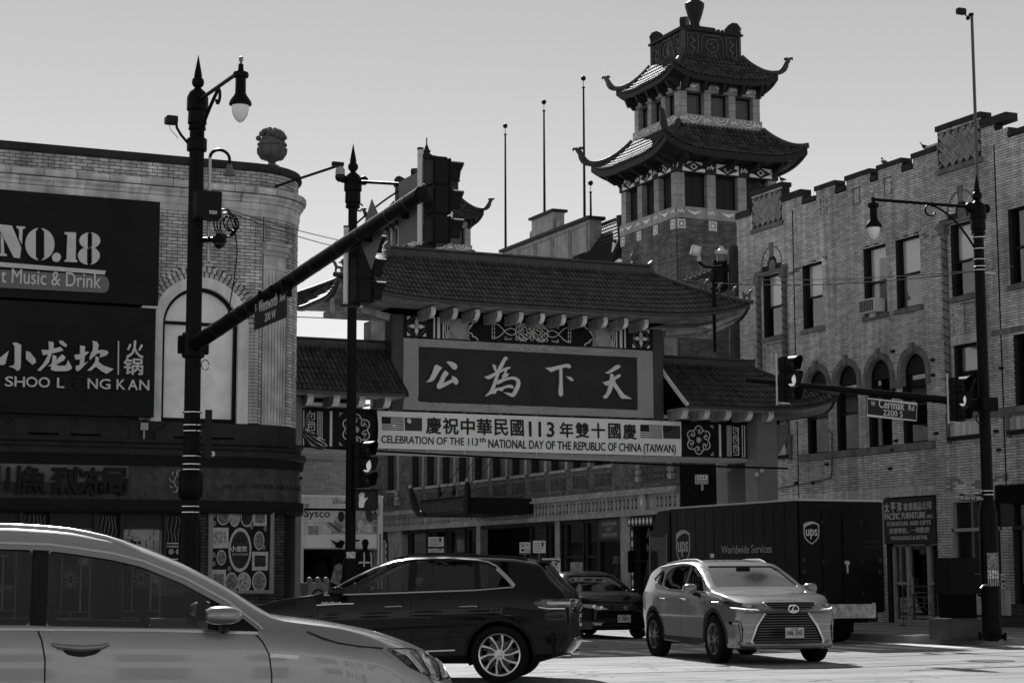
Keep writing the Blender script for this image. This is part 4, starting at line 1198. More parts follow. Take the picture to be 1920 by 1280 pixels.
# ------------------------------------------------------------ long Chinese building with two pagoda towers
PT = thing('pagoda_building','long brick and terracotta Chinese building with two tile-roofed pagoda towers and arcaded front','building',(31,66,0))
pbrick = M_('brick_brown',.17,.85,tone=.3,var=.3,vscale=2,streak=.15)
pmort = M_('mortar_brown',.06,.9)
terra = M_('terracotta',.3,.6,var=.25,vscale=3,streak=.15)
terrad = M_('terracotta_dark',.05,.6,var=.3,vscale=4)
tline = M_('glazed_white',.8,.4)
ptile = M_('glazed_tile',.075,.6,tone=.5,var=.35,vscale=4,spec=.6)
pbed = M_('glazed_bed',.015,.8)
pfas = M_('pagoda_fascia',.04,.5)
shutter = M_('shutter',.03,.5)
def tower(cx,cy,dz=0.0,lower=True,nm=1):
    H = 1.92; h2 = 1.56
    def faces(h):   # south-facing face (towards the camera, -Y) and the face towards -X
        return [(frame((cx,cy - h,dz),(1,0,0),(0,0,1)),h),(frame((cx - h + .004,cy,dz),(0,-1,0),(0,0,1)) @ Matrix.Diagonal((.994,1,1,1)),h)]
    def band(h,z0,z1,kind,n=3):
        for M,_ in faces(h):
            MB(M).box(-h - .05,h + .05,z0,z1,-.3,.05).build('terracotta_band',terrad if kind == 'd' else terra,PT)
            a = MB(M)
            zc = (z0 + z1)/2; hh = (z1 - z0)/2*.8
            ps = 2*h/n
            for k in range(n + 1):       # wave motif over every pier
                c = -h + k*ps; c = max(-h + .14,min(h - .14,c))
                ribbon(a,[(c - .13,zc - hh*.4),(c - .09,zc + hh*.5),(c - .03,zc - hh*.1),(c + .03,zc + hh*.5),(c + .08,zc - hh*.2),(c + .13,zc + hh*.3)],.03,.05,.07)
            for k in range(n):
                c = -h + (k + .5)*ps; w_ = ps*.33
                if kind == 'd':
                    for sg in (-1,1):
                        a.prism([(c - sg*w_,zc),(c - sg*w_,zc + hh),(c - sg*w_*.1,zc + hh)],.05,.07); a.prism([(c + sg*w_,zc),(c + sg*w_,zc - hh),(c + sg*w_*.1,zc - hh)],.05,.07)
                    ribbon(a,[(c - .12,zc),(c,zc + .09),(c + .12,zc),(c,zc - .09)],.025,.05,.07,closed=True)
                elif kind == 's':
                    ribbon(a,arc_pts(c,z1 - .03,w_*.8,180,360,12,hh*1.6),.025,.05,.07); ribbon(a,arc_pts(c,z1 - .03,w_*.4,180,360,8,hh*.9),.025,.05,.07)
                else:
                    a.prism([(c - w_*.7,zc + hh*.5),(c - w_*.3,zc - hh*.1),(c,zc - hh*.5),(c + w_*.3,zc - hh*.1),(c + w_*.7,zc + hh*.5),(c,zc + hh*.2)],.05,.07)
            a.build('glazed_motif',tline,PT)
    def storey(h,z0,z1,pier,n,sh):
        for M,_ in faces(h):
            ps = (2*h - pier)/n
            for k in range(n + 1):
                c = -h + pier/2 + k*ps
                for q in range(3):
                    za,zb = z0 + (z1 - z0)*q/3,z0 + (z1 - z0)* (q + 1)/3
                    MB(M).box(c - pier/2,c + pier/2,za + .006,zb - .006,-.3,R.uniform(-.004,.004)).build('pier_block',terra,PT)
            for k in range(n):
                a = -h + pier + k*ps; b = a + ps - pier
                f = MB(M); f.box(a,b,z0,z1,-.32,-.28); f.box(a,a + .05,z0,z1,-.28,-.2); f.box(b - .05,b,z0,z1,-.28,-.2); f.box(a,b,z1 - .06,z1,-.28,-.2); f.box(a,b,z0,z0 + .05,-.28,-.2)
                f = f.build('window',shutter,PT)
                if sh:
                    c = (a + b)/2
                    for s_ in (-1,1): MB(M).box(min(c + s_*.01,c + s_* (b - c - .05)),max(c + s_*.01,c + s_* (b - c - .05)),z0 + .06,z1 - .07,-.28,-.23).build('shutter',M_('shutter_grey',.05,.6),f)
                else:
                    MB(M).box(a + .06,b - .06,z0 + .06,z1 - .07,-.27,-.26).build('pane',M_('leaded_pane',.1,.25),f)
                    l_ = MB(M); w2,h2_ = (b - a)/2,(z1 - z0)/2
                    for t in (.75,.5,.25): ribbon(l_,[((a + b)/2 - w2*t,z0 + h2_ - h2_*t),((a + b)/2 + w2*t,z0 + h2_ - h2_*t),((a + b)/2 + w2*t,z0 + h2_ + h2_*t),((a + b)/2 - w2*t,z0 + h2_ + h2_*t)],.014,-.26,-.25,closed=True)
                    l_.build('leading',M_('lead',.2,.5),f)
    def brackets(h,z,n,out=.45):
        for M,_ in faces(h):
            for k in range(n + 1):
                c = -h + .12 + (2*h - .24)*k/n
                a = MB(M @ T_((c,z,0)) @ Matrix.Rotation(rad(90),4,'Y'))
                a.prism([(0.0,0),(0,-.42),(-.1,-.44),(-.2,-.34),(-.3,-.36),(-out + .04,-.22),(-out,-.1),(-out,0)],-.06,.06); a.build('bracket',pfas,PT)
                a = MB(M @ T_((c + .18,z,0)) @ Matrix.Rotation(rad(90),4,'Y'))
                a.prism([(0.0,0),(0,-.3),(-.1,-.34),(-.2,-.26),(-out,-.1),(-out,0)],-.035,.035); a.build('bracket',pfas,PT)
    z = 0
    if lower:
        def shaft(M,fl):
            iv = lambda v: [(-H,H)]
            brick_wall(PT,flat(M),4.9,12.9,iv,L=.21,H=.067,m=pbrick,mm=pmort,seed=nm,singles=120 if fl else 60,near=(-H,10.5),rough_=.006)
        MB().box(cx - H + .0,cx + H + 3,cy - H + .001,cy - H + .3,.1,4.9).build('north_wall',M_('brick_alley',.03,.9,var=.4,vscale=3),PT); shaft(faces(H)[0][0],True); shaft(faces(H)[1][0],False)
        for M,h in faces(H):
            for k in range(4):
                c = -H + .16 + (2*H - .32)*k/3
                MB(M).box(c - .16,c + .16,12.52,12.88,-.1,.045).build('square_tile',terra,PT)
                a = MB(M); ribbon(a,[(c - .12,12.58),(c + .12,12.58),(c + .12,12.82),(c - .12,12.82)],.03,.045,.06,closed=True); a.prism([(c - .07,12.70),(c,12.77),(c + .07,12.70),(c,12.63)],.045,.06); a.build('glazed_motif',tline,PT)
        band(H,12.9,13.28,'w'); storey(H,13.28,14.42,.32,3,True); band(H,14.42,14.82,'d')
    MB().box(cx - H + .33,cx + H - .02,cy - H + .33,cy + H - .02,4.9 + dz,14.9 + dz).build('tower_core',pbrick,PT) if lower else None
    MB().box(cx - H,cx + H,cy - H,cy + H,14.82 + dz,15.2 + dz).build('tower_core',terrad,PT)
    brackets(H,15.0,4,.62)
    hip_roof(PT,cx,cy,(h2 + .05,h2 + .05),(2.68,2.68),16.12 + dz,15.05 + dz,sag=1.45,lift=.42,pitch=.16,row=.2,tile_h=.085,tm=ptile,bm_=pbed,fm_=pfas,fascia=.22,soffit_in=(H,H),ridge=.1,horn=(lambda sx,sy: 0 if (sx > 0 and sy < 0) else 1.0),sides='SWNE',singles=0)
    MB().box(cx - h2 + .32,cx + h2 - .02,cy - h2 + .32,cy + h2 - .02,15.9 + dz,17.7 + dz).build('tower_core',terrad,PT)
    band(h2,16.12,16.48,'s'); storey(h2,16.48,17.28,.27,3,False); band(h2,17.28,17.6,'w')
    brackets(h2,17.68,4,.42)
    MB().box(cx - h2,cx + h2,cy - h2,cy + h2,17.6 + dz,17.9 + dz).build('tower_core',terrad,PT)
    hip_roof(PT,cx,cy,(1.14,1.14),(2.02,2.02),18.72 + dz,17.72 + dz,sag=1.45,lift=.34,pitch=.16,row=.2,tile_h=.085,tm=ptile,bm_=pbed,fm_=pfas,fascia=.18,soffit_in=(h2,h2),ridge=.085,horn=.75,singles=0)
    h3 = 1.1; dz += .2
    MB().box(cx - h3,cx + h3,cy - h3,cy + h3,18.3 + dz,19.3 + dz).build('top_box',M_('copper_box',.05,.6,var=.3,vscale=4),PT)
    MB().box(cx - h3 - .09,cx + h3 + .09,cy - h3 - .09,cy + h3 + .09,19.3 + dz,19.37 + dz).build('top_cornice',pfas,PT)
    for M,_ in faces(h3):
        a = MB(M); 
        for c in (-.75,.75): ribbon(a,[(c - .2,18.55),(c + .2,18.55),(c + .2,19.2),(c - .2,19.2)],.03,0,.04,closed=True); ribbon(a,[(c + .1*math.sin(t*2),18.6 + t*.09) for t in range(7)],.05,0,.03)
        ribbon(a,[(-.42,18.52),(.42,18.52),(.42,19.0),(.3,19.2),(-.3,19.2),(-.42,19.0)],.03,0,.04,closed=True); ribbon(a,arc_pts(0,18.85,.23,0,345,20),.04,0,.03,True); ribbon(a,[(-.12,18.85),(-.06,18.92),(0,18.85),(.06,18.78),(.12,18.85)],.03,0,.03); ribbon(a,[(0,18.73),(.0,18.97)],.03,0,.03)
        for c in (-1.08,1.08): a.box(c - .04,c + .04,18.42,19.3,0,.05)
        a.build('relief',M_('copper_relief',.1,.5),PT)
        for k in range(14): MB(M).box(-1.1 + k*.165,-1.02 + k*.165,19.37,19.44,-.06,.06).build('dentil',pfas,PT)
    MB().box(cx - .38,cx + .38,cy - .38,cy + .38,19.37 + dz,19.62 + dz).box(cx - .5,cx + .5,cy - .5,cy + .5,19.62 + dz,19.7 + dz).build('urn_base',pfas,PT)
    MB().lathe([(.3,19.7),(.17,19.85),(.16,19.95),(.25,20.2),(.33,20.5),(.34,20.62),(.22,20.72),(.14,20.78),(.2,20.86),(.12,20.95),(.07,21.1),(.001,21.25)],(cx,cy,dz),16).build('urn',pfas,PT,smooth=True)
    for sx,sy in ((-1,-1),(1,-1),(-1,1),(1,1)):
        M = frame((cx + sx*.98,cy + sy*.98,19.37 + dz),(-sx*.7,-sy*.7,0),(0,0,1))
        a = MB(M); a.prism([(-.16,0),(.12,0),(.16,.1),(.3,.12),(.34,.2),(.2,.34),(.05,.42),(-.12,.38),(-.22,.24)],-.11,.11); a.build('guardian_ornament',pfas,PT)
    if not lower:
        a = MB(); a.cyl((cx,cy,21 + dz),(cx,cy,21.5 + dz),.03); a.build('spike',pfas,PT)
tower(31.47,54.1,0,True,1)
tower(31.6,79.2,-.1,False,2)
MPt = frame((29.55,0,0),(0,-1,0),(0,0,1)); FM = flat(MPt)
def U(px,py=900): return -PX(px,py,29.55)[0]
Y0,Y1 = -81.0,-52.2
def box(u0,u1,v0,v1,w0,w1,nm,m_,lab=None): return MB(MPt).box(u0,u1,v0,v1,w0,w1).build(nm,m_,PT,label=lab)
edges_px = [705,724,752,770,797,826,856,887,921,955,991,1030,1071,1112,1160]
arc_u = [U(p,870) for p in edges_px]
ap = [(U(a,880),U(b,880)) for a,b in ((727,747),(773,794),(801,823),(830,853),(861,884),(891,917),(925,950),(961,986),(997,1023),(1034,1062),(1075,1104),(1116,1148))]
def zl(px,y): return PX(px,y,29.55)[1]
zs = PX(1000,905,29.55)[1]
zsill,zpan0,zband = 5.15,4.35,4.05
holes = [(a,b,zsill,9.2) for a,b in ap] + [(U(1196,870),U(1246,870),5.35,7.5)]
brick_wall(PT,FM,4.1,11.3,hole_cut((Y0,Y1),holes),m=pbrick,mm=pmort,seed=5,singles=40,near=(-53.2,5.5),rough_=.005)
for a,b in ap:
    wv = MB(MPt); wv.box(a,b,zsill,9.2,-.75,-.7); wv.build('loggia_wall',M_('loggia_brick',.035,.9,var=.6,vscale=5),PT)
    box(b - .001,b + .16,zsill,9.2,-.05,.06,'slim_column',terra)
    box(a - .06,b + .05,zsill - .1,zsill,-.3,.08,'sill',terra)
    wn = (b - a)
    if wn > .5:   # pierced balcony panel below each bay
        g = MB(MPt); v0,v1 = zpan0 + .04,zpan0 + .56
        ribbon(g,[(a + .04,v0),(b - .04,v0),(b - .04,v1),(a + .04,v1)],.035,.0,.05,closed=True)
        for i in range(3):
            for k in range(4):
                c = (a + .1 + (wn - .2)* (k + .5)/4,v0 + .06 + (v1 - v0 - .12)* (i + .5)/3)
                ribbon(g,arc_pts(c[0],c[1],min(wn/9,.075),0,315,7),.02,.0,.045,closed=True)
        g.build('pierced_panel',M_('pierced_terracotta',.14,.5),PT)
box(-53.75,-53.1,5.4,7.6,-.75,-.7,'window_back',shutter)
box(-54.6,-52.4,5.22,5.34,-.1,.12,'sill',terra)
g = MB(MPt)
for i in range(3):
    for k in range(9): ribbon(g,arc_pts(-54.4 + k*.24,4.5 + i*.2,.08,0,315,7),.022,.0,.05,closed=True)
g.build('pierced_panel',M_('pierced_terracotta',.14),PT)
for u_ in (-54.75,-52.55,-79.3,-77.2):   # carved lions
    a = MB(MPt @ T_((u_,4.75,.1))); a.sphere((0,0,0),.13,8,6,1.2); a.sphere((.02,.2,.05),.1,8,6); a.sphere((.02,.22,.14),.05,6,5); a.box(-.12,.12,-.3,-.12,-.1,.1); a.build('carved_lion',terra,PT,smooth=True)
box(Y0,Y1,4.1,4.22,-.1,.12,'cornice_band',terra); box(Y0,Y1,4.02,4.1,-.1,.2,'cornice_band',terra)
box(Y0,Y1,3.5,4.02,-.3,.03,'fret_band',terra)
for i in range(96):
    u_ = Y1 - .25 - i*.29
    if -54.95 < u_ < -53.9 or u_ < Y0 + .2: continue
    w_ = .13 if i % 2 else .09
    box(u_ - w_,u_,3.58,3.92,.03,.034,'fret_recess',terrad)
    MB(MPt).box(u_ - w_*.75,u_ - w_*.25,3.66,3.84,.034,.04).build('fret_leaf',terra,PT)
box(Y0,Y1,3.34,3.5,-.1,.16,'cornice_band',terra)
for (ua,ub) in ((-55.4,-53.6),(-80.2,-78.6)):   # diamond crested door heads
    box(ua,ub,2.98,3.3,-.2,.22,'door_head',terrad)
    for k in range(7):
        c = ua + .15 + (ub - ua - .3)*k/6
        MB(MPt).prism([(c - .07,3.14),(c,3.02),(c + .07,3.14),(c,3.26)],.22,.24).build('white_diamond',tline,PT)
    c = (ua + ub)/2
    MB(MPt).prism([(c - .2,3.34),(c + .2,3.34),(c + .26,3.7),(c + .16,4.02),(c,4.1),(c - .16,4.02),(c - .26,3.7)],.03,.14).build('crest',terra,PT)
    MB(MPt).prism([(c - .06,3.75),(c,3.58),(c + .06,3.75),(c,3.92)],.14,.17).build('white_diamond',tline,PT)
    for k in range(8):
        for e in (ua + .05,ub - .05):
            z_ = .5 + k*.32; MB(MPt).prism([(e - .05,z_),(e,z_ - .13),(e + .05,z_),(e,z_ + .13)],.06,.08).build('white_diamond',tline,PT)
    box(ua - .12,ua + .14,.15,2.98,-.2,.06,'door_pier',terrad); box(ub - .14,ub + .12,.15,2.98,-.2,.06,'door_pier',terrad)
gf = [('pier',-81,-80.3),('door',-80.1,-78.7),('pier',-78.5,-77.2)]
for u0,u1 in ((Y0,-80.2),(-78.6,-76.9),(-68.6,-68.2),(-61.4,-61.0),(-56.3,-55.5),(-53.5,Y1)):
    box(u0,u1,.15,3.34,-.3,.02,'pier',terra)
box(-76.9,-53.5,.15,.7,-.3,.0,'stall_riser',terrad)
def pu(p,y=1000): return -PX(p,y,29.55)[0]
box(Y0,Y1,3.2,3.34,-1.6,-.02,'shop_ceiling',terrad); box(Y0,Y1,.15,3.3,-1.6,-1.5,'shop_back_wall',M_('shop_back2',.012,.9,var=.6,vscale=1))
for k,(p0,p1,kind) in enumerate(((768,800,'blind'),(802,838,'menu'),(842,872,'neon'),(876,893,'dark'),(993,1024,'glass'),(1030,1052,'dark'),(1060,1094,'glass'),(1098,1122,'dark'),(1122,1166,'souvenir'))):
    a,b = pu(p0),pu(p1)
    f = MB(MPt); f.box(a,a + .08,.7,3.3,-.12,.0); f.box(b - .08,b,.7,3.3,-.12,0); f.box(a,b,3.2,3.3,-.12,0); f.box(a,b,2.55 if kind == 'souvenir' else 2.0,2.62 if kind == 'souvenir' else 2.06,-.12,0)
    f = f.build('shop_window',M_('shop_frame2',.05,.5),PT)
    MB(MPt).box(a + .08,b - .08,.7,3.2,-.1,-.09).build('pane',GLASSD,f)
    if kind == 'blind': MB(MPt).box(a + .1,b - .1,2.2,3.18,-.2,-.19).build('window_blind',M_('blind2',.4,.8),f)
    if kind in ('neon','menu'):
        MB(MPt).box(a + .15,b - .15,2.1,3.0,-.2,-.19).build('sign_panel',M_('panel_grey',.1,.6),f)
    if kind == 'neon': letter('培德中心',M_('neon_tube',.8,.4),f,MPt,a + .45,2.35,.5,b - a - .9,depth=.02,d=-.18,bold=.02)
    if kind == 'souvenir':
        MB(MPt).box(a + .1,b - .1,2.62,3.28,-.05,.02).build('sign_panel',M_('souvenir_panel',.07,.6),f)
        for t,z_ in (('SOUVENIR',3.07),('GIFT',2.88),('ANIMATION',2.69)):
            letter(t,M_('souvenir_letter',.3,.6),f,MPt,(a + b)/2,z_,.13,(b - a)* (.62 if t != 'GIFT' else .3),depth=.01,d=.02,align='C',bold=.02)
    if kind == 'glass':
        for q in range(2): MB(MPt).box(a + .15 + q*.1,b - .2,.95 + q*.55,1.35 + q*.5,-.07,-.065).build('notice',M_('notice_paper',.3,.7,var=.5,vscale=9),f)
a_,b_ = pu(1186),pu(1232)
for t,z_ in (('Asian',2.62),('Images',2.1)):
    letter(t,M_('dim_letter',.22,.6),PT,MPt,-55.0,z_,.32,.95,depth=.02,d=-.3,bold=.02)
def slope(y0,y1,x0,z0,x1,z1,nm):
    """glazed tile slope rising away from the street"""
    st = MB(); L_ = math.hypot(x1 - x0,z1 - z0)
    MB().add([(x0,y0,z0),(x1,y0,z1),(x1,y1,z1),(x0,y1,z0)],[(0,1,2,3)]).build('roof_sheet',pbed,PT)
    base = tile_mesh(.15,.2,ptile); nr = int(L_/.2); nc = int((y1 - y0)/.15)
    dv = Vector((x1 - x0,0,z1 - z0)).normalized(); du = Vector((0,-1,0)); w_ = du.cross(dv)
    for r in range(nr):
        for c in range(nc):
            b = (r + .5)/nr; p = Vector((x0 + (x1 - x0)*b,y0 + (c + .5)* (y1 - y0)/nc,z0 + (z1 - z0)*b - .06*math.sin(math.pi*b)*L_*.5))
            st.tone = R.random()
            st.add(base.v,base.f,Matrix(((du.x,dv.x,w_.x,p.x),(du.y,dv.y,w_.y,p.y),(du.z,dv.z,w_.z,p.z),(0,0,0,1))))
    st.build('roof_tiles',ptile,PT,kind='stuff',smooth=True)
rt = [P_.y for P_ in (PP(1164,410,0,31.4),PP(1105,434,0,31.4))]; rz_ = [P_.z for P_ in (PP(1164,410,0,31.4),PP(1105,434,0,31.4))]
slope(56.0,61.6,28.9,11.2,31.4,rz_[0],'a')
slope(61.6,69.5,28.9,11.2,30.3,12.95,'b')
slope(69.5,77.2,28.9,11.2,31.4,rz_[0],'c')
MB().box(28.75,28.95,55.9,77.2,11.0,11.3).build('eave_fascia',pfas,PT)
MB().box(29.85,33,55.9,81,4.2,11.2).build('main_block',pbrick,PT)
MB().box(31.3,31.5,55.9,61.6,rz_[0] - .02,rz_[0] + .07).build('ridge_cap',ptile,PT)
for (y_,lo,hi) in ((61.6,(28.95,11.3),(31.2,13.9)),(57.2,(28.7,11.3),(30.6,13.3))):
    pts = [(28.4,y_,11.35),(28.9,y_,11.2),(29.5,y_,11.6),(30.2,y_,12.5),(30.7,y_,13.3),(30.85,y_,13.9),(30.7,y_,14.15)] if y_ > 60 else [(28.5,y_,12.4),(28.75,y_,11.7),(29.1,y_,11.5),(29.8,y_,12.1),(30.2,y_,13.0),(30.15,y_,13.9)]
    MB().tube(pts,[.09,.12,.13,.13,.12,.11,.16],8).build('curled_ridge',ptile,PT,smooth=True) if y_ > 60 else MB().tube(pts,[.12,.2,.24,.2,.16,.16],8).build('curled_ridge',pfas,PT,smooth=True)
PXp = 30.5
Mp = frame((PXp,0,0),(0,-1,0),(0,0,1))
pz = PX(1105,405,PXp); pz2 = PX(942,466,PXp)
MB().box(PXp,PXp + .5,pz[0],pz2[0],12.6,pz[1] - .12).build('parapet',terra,PT)
MB().box(PXp - .12,PXp + .62,pz[0] - .1,pz2[0] + .1,pz[1] - .12,pz[1]).build('parapet_cap',pfas,PT)
q0,q1 = PX(1037,408,PXp)[0],PX(996,420,PXp)[0]
MB().box(PXp + .02,PXp + .48,q0,q1,pz[1],pz[1] + .72).build('pediment',terra,PT)
MB().box(PXp - .08,PXp + .58,q0 - .1,q1 + .1,pz[1] + .72,pz[1] + .82).build('parapet_cap',pfas,PT)
for y_ in (q0 - .2,q1 + .2): MB(Mp @ T_((-y_,pz[1] + .18,-.3))).lathe([(.001,0),(.18,0),(.18,.2),(.001,.2)],n=12).build('scroll',terra,PT)
n_ = 5
for k in range(n_):
    ya = pz[0] + .1 + (pz2[0] - pz[0] - .2)*k/n_; yb = pz[0] + .1 + (pz2[0] - pz[0] - .2)* (k + 1)/n_
    a = MB(Mp); ribbon(a,[(-ya - .08,12.9),(-yb + .08,12.9),(-yb + .08,pz[1] - .25),(-ya - .08,pz[1] - .25)],.07,0,.05,closed=True); a.build('parapet_panel',terra,PT)
def flagpole(px,ytop,ybot,X,lab):
    p = PP(px,ybot,0,X); t_ = PP(px,ytop,0,X); base = p.z
    o = thing('flagpole',lab,'flagpole',(p.x,p.y,base),group='flagpoles on the roof')
    m_ = M_('pole_dark',.02,.5)
    MB().cyl((p.x,p.y,base - .3),(p.x,p.y,t_.z - .35),.055,.035,8).build('pole',m_,o)
    MB().cyl((p.x,p.y,t_.z - .35),(p.x,p.y,t_.z - .1),.012,n=5).build('spindle',m_,o)
    MB().sphere((p.x,p.y,t_.z),.1,10,8).build('ball',m_,o,smooth=True)
    MB().lathe([(.05,0),(.07,.02),(.05,.05)],(p.x,p.y,t_.z - .38),8).build('truck',m_,o)
flagpole(948,236,462,30.8,'leftmost flagpole with a ball top, above the low end of the parapet')
flagpole(1021,191,405,30.8,'flagpole with a ball top rising behind the small pediment')
flagpole(1096,146,400,30.8,'tallest flagpole with a ball top beside the left horn of the tower roof')
flagpole(1108,343,428,31.2,'short thin flagpole between the parapet end and the tower')
CN = thing('entrance_canopy','dark boat-shaped canopy with upturned ends hung over the arcade entrance','canopy',(28.5,67,4))
cm = M_('canopy_metal',.03,.4,var=.3)
yc0,yc1 = PX(985,940,29.4)[0],PX(795,960,28.0)[0]
XO = 26.9
ya = PP(878,945,0,XO).y; yb = PP(790,950,0,XO).y
za,zb = PP(878,962,0,XO).z,PP(878,932,0,XO).z
MB().box(XO,29.5,ya,yb,za,za + .12).build('deck',cm,CN)
MB().box(XO - .05,XO,ya,yb,za,zb).build('front_rail',cm,CN); MB().box(XO,29.5,ya - .05,ya,za,zb).build('side_rail',cm,CN); MB().box(XO,29.5,yb,yb + .05,za,zb).build('side_rail',cm,CN)
for y_,s in ((ya,-1),(yb,1)):
    w0,w1 = zb - za,.3
    MB().tube([(XO - .03,y_ - s*.5,za + .1),(XO - .05,y_,za + .14),(XO - .15,y_ + s*.25,za + .4),(XO - .22,y_ + s*.42,za + .85),(XO - .25,y_ + s*.5,zb + .55)],[.1,.17,.15,.12,.08],8).build('upturned_prow',cm,CN,smooth=True)
    MB().sphere((XO - .26,y_ + s*.52,zb + .6),.09,8,6).build('prow_knob',M_('terracotta',.16),CN)
for k in range(26):
    y_ = ya + (yb - ya)* (k + .5)/26; MB().box(XO - .07,XO - .05,y_ - .03,y_ + .03,za + .14,zb - .1).build('front_slat',M_('canopy_slat',.1,.5),CN)
for k in range(22):
    y_ = ya + (yb - ya)* (k + .5)/22; MB().box(XO - .06,XO + .02,y_ - .04,y_ + .04,zb,zb + .07).build('crest_tile',cm,CN)
for y_ in (ya + .5,yb - 1.2,(ya + yb)/2): MB().tube([(XO + .2,y_,zb),(29.5,y_ + .3,7.6)],.014,5).build('stay_rod',cm,CN)
for k in (0.35,0.65): a = MB(); yy = ya + (yb - ya)*k; a.sphere((XO + .1,yy,zb + .25),.1,8,6,1.4); a.sphere((XO + .1,yy,zb + .43),.07,8,6); a.build('small_figure',cm,CN,smooth=True)
FB = thing('far_brick_building','plain pale brick building at the far end of the street behind the food truck','building',(20,84,0))
Mf = frame((0,84,0),(1,0,0),(0,0,1))
brick_wall(FB,flat(Mf),3.0,7.7,lambda v: [(14,33)],L=.4,H=.1,m=M_('brick_far',.33,.85,tone=.15,var=.1),mm=M_('mortar_far',.14,.9),singles=0)
MB().box(14,33,83.95,84.3,7.7,7.85).build('coping',coping_d,FB); MB().box(14,33,84.2,95,0,7.7).build('block',M_('plain_wall',.2),FB); MB().box(14,33,83.97,84.1,6.75,6.85).build('string_course',stone_g,FB)
MB().box(24.4,25.2,83.6,84,3,9).build('chimney_flue',blackm,FB)
# ------------------------------------------------------------ right brick building (front in the plane X = 29)
RB = thing('brick_furniture_building','three-storey light brick building with stepped parapet, basket-weave panels and a row of four arched windows','building',(30,41,0))
MR = frame((29,0,0),(0,-1,0),(0,0,1)); FR_ = flat(MR)
def RU(px,py): return -PX(px,py,29)[0]
def RZ(px,py): return PX(px,py,29)[1]
brick_r = M_('brick_buff',.44,.85,tone=.22,var=.28,vscale=.6,streak=.2,bump=.4,bscale=60)
mort_r = M_('mortar_grey',.05,.9)
stone_r = M_('stone_trim',.16,.8,var=.3,vscale=3,streak=.2)
ue0,ue1 = -47.55,-30.5
def c7(x,y): return RU(1380 + x/3.048,200 + y/3.048)
L1a,L1b = c7(90,520),c7(265,480)
S1b = c7(380,520)
L2a,L2b = c7(1150,130),c7(1400,60)
S2b = c7(1555,110)
mer = [(c7(458,490),c7(570,470)),(c7(632,430),c7(770,400)),(c7(812,370),c7(950,335)),(c7(1012,290),L2a)]
ztop = 11.78
def par(v):
    r = []
    if v < ztop: return [(ue0,ue1)]
    if v < 12.02: r += [(ue0,S1b)] + [m for m in mer] + [(L2a,S2b)]
    elif v < 12.2: r += [(ue0 if v < 11.6 else L1a,L1b + .02),(L2a - .5,L2b + .5)]
    elif v < 12.5: r += [(L1a,L1b),(L2a,L2b)]
    return r
W = [(RU(1432,560),RU(1466,560)),(RU(1506,560),RU(1543,560)),(RU(1621,530),RU(1663,530)),(RU(1681,520),RU(1727,520)),(RU(1784,480),RU(1828,480)),(RU(1892,450),RU(1955,450))]
A = [(RU(1515,780),RU(1553,780)),(RU(1569,760),RU(1610,760)),(RU(1629,760),RU(1672,760)),(RU(1692,740),RU(1739,740))]
aw = sum(b - a for a,b in A)/4
A = [((a + b)/2 - aw/2,(a + b)/2 + aw/2) for a,b in A]
zA = 7.02 - aw/2
LW = [(RU(1444,800),RU(1474,800)),(RU(1792,740),RU(1836,740)),(RU(1905,740),RU(1960,740))]
sgn = (-40.43,-38.28)
shopw = (RU(1786,1000),RU(1880,1000)); shop3 = (RU(1900,1000),-31.5)
zW0,zW1 = 8.2,10.05
holes = [(a,b,zW0,zW1) for a,b in W] + [(a,b,4.7,zA,'arch') for a,b in A] + [(a,b,5.3,7.0) for a,b in LW]
holes += [(sgn[0],sgn[1],0,3.34),(shopw[0],shopw[1],1.0,3.2),(shop3[0],shop3[1],.5,3.2),(-46.9,-40.9,0,3.1)]
holes += [(L1a + .02,L1b - .02,11.5,12.46),(L2a + .02,L2b - .02,11.5,12.46)]
arches = [((W[0][0] + W[0][1])/2,10.3,.52),((W[4][0] + W[4][1])/2,10.3,.52)]
for c,z,r in arches: holes.append((c - r,c + r,z - .2,z,'arch'))
brick_wall(RB,FR_,.15,12.5,hole_cut(par,holes),m=brick_r,mm=mort_r,singles=290,near=(-37.5,7.5),seed=11,rough_=.004,L=.213)
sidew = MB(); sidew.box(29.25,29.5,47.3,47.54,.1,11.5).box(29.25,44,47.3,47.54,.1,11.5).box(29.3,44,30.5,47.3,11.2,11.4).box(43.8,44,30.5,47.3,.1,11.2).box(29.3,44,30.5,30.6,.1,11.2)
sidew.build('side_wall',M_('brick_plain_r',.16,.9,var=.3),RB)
def cope(a,b,z,h=.13):
    n = max(1,int((b - a)/.75))
    for k in range(n):
        x0,x1 = a + (b - a)*k/n,a + (b - a)* (k + 1)/n
        MB(MR).prism([(x0 + .004,z),(x1 - .004,z),(x1 - .004,z + h),(x0 + .004,z + h)],-.3,.06 + R.uniform(-.006,.006)).build('coping_stone',coping_d,RB)
segs = [(S1b,mer[0][0])] + [(mer[i][1],mer[i + 1][0]) for i in range(3)] + [(S2b,ue1)]
for a,b in segs: cope(a + .02,b - .02,ztop)
for a,b in mer[:3]: cope(a - .03,b + .03,12.02)
cope(mer[3][0] - .03,mer[3][1] - .02,12.02); cope(ue0,L1a - .01,11.95,.2); cope(L1b + .02,S1b,12.02,.2); cope(L2b + .02,S2b,12.2,.2)
cope(L1a - .03,L1b + .03,12.5); cope(L2a - .03,L2b + .03,12.5)
for a,b in mer[:3]:
    c = (a + b)/2 - .1
    g = MB(MR); ribbon(g,[(c - .16,11.3),(c + .16,11.3),(c + .16,11.74),(c - .16,11.74)],.025,.008,.016,closed=True); g.build('recessed_joint',mort_r,RB)
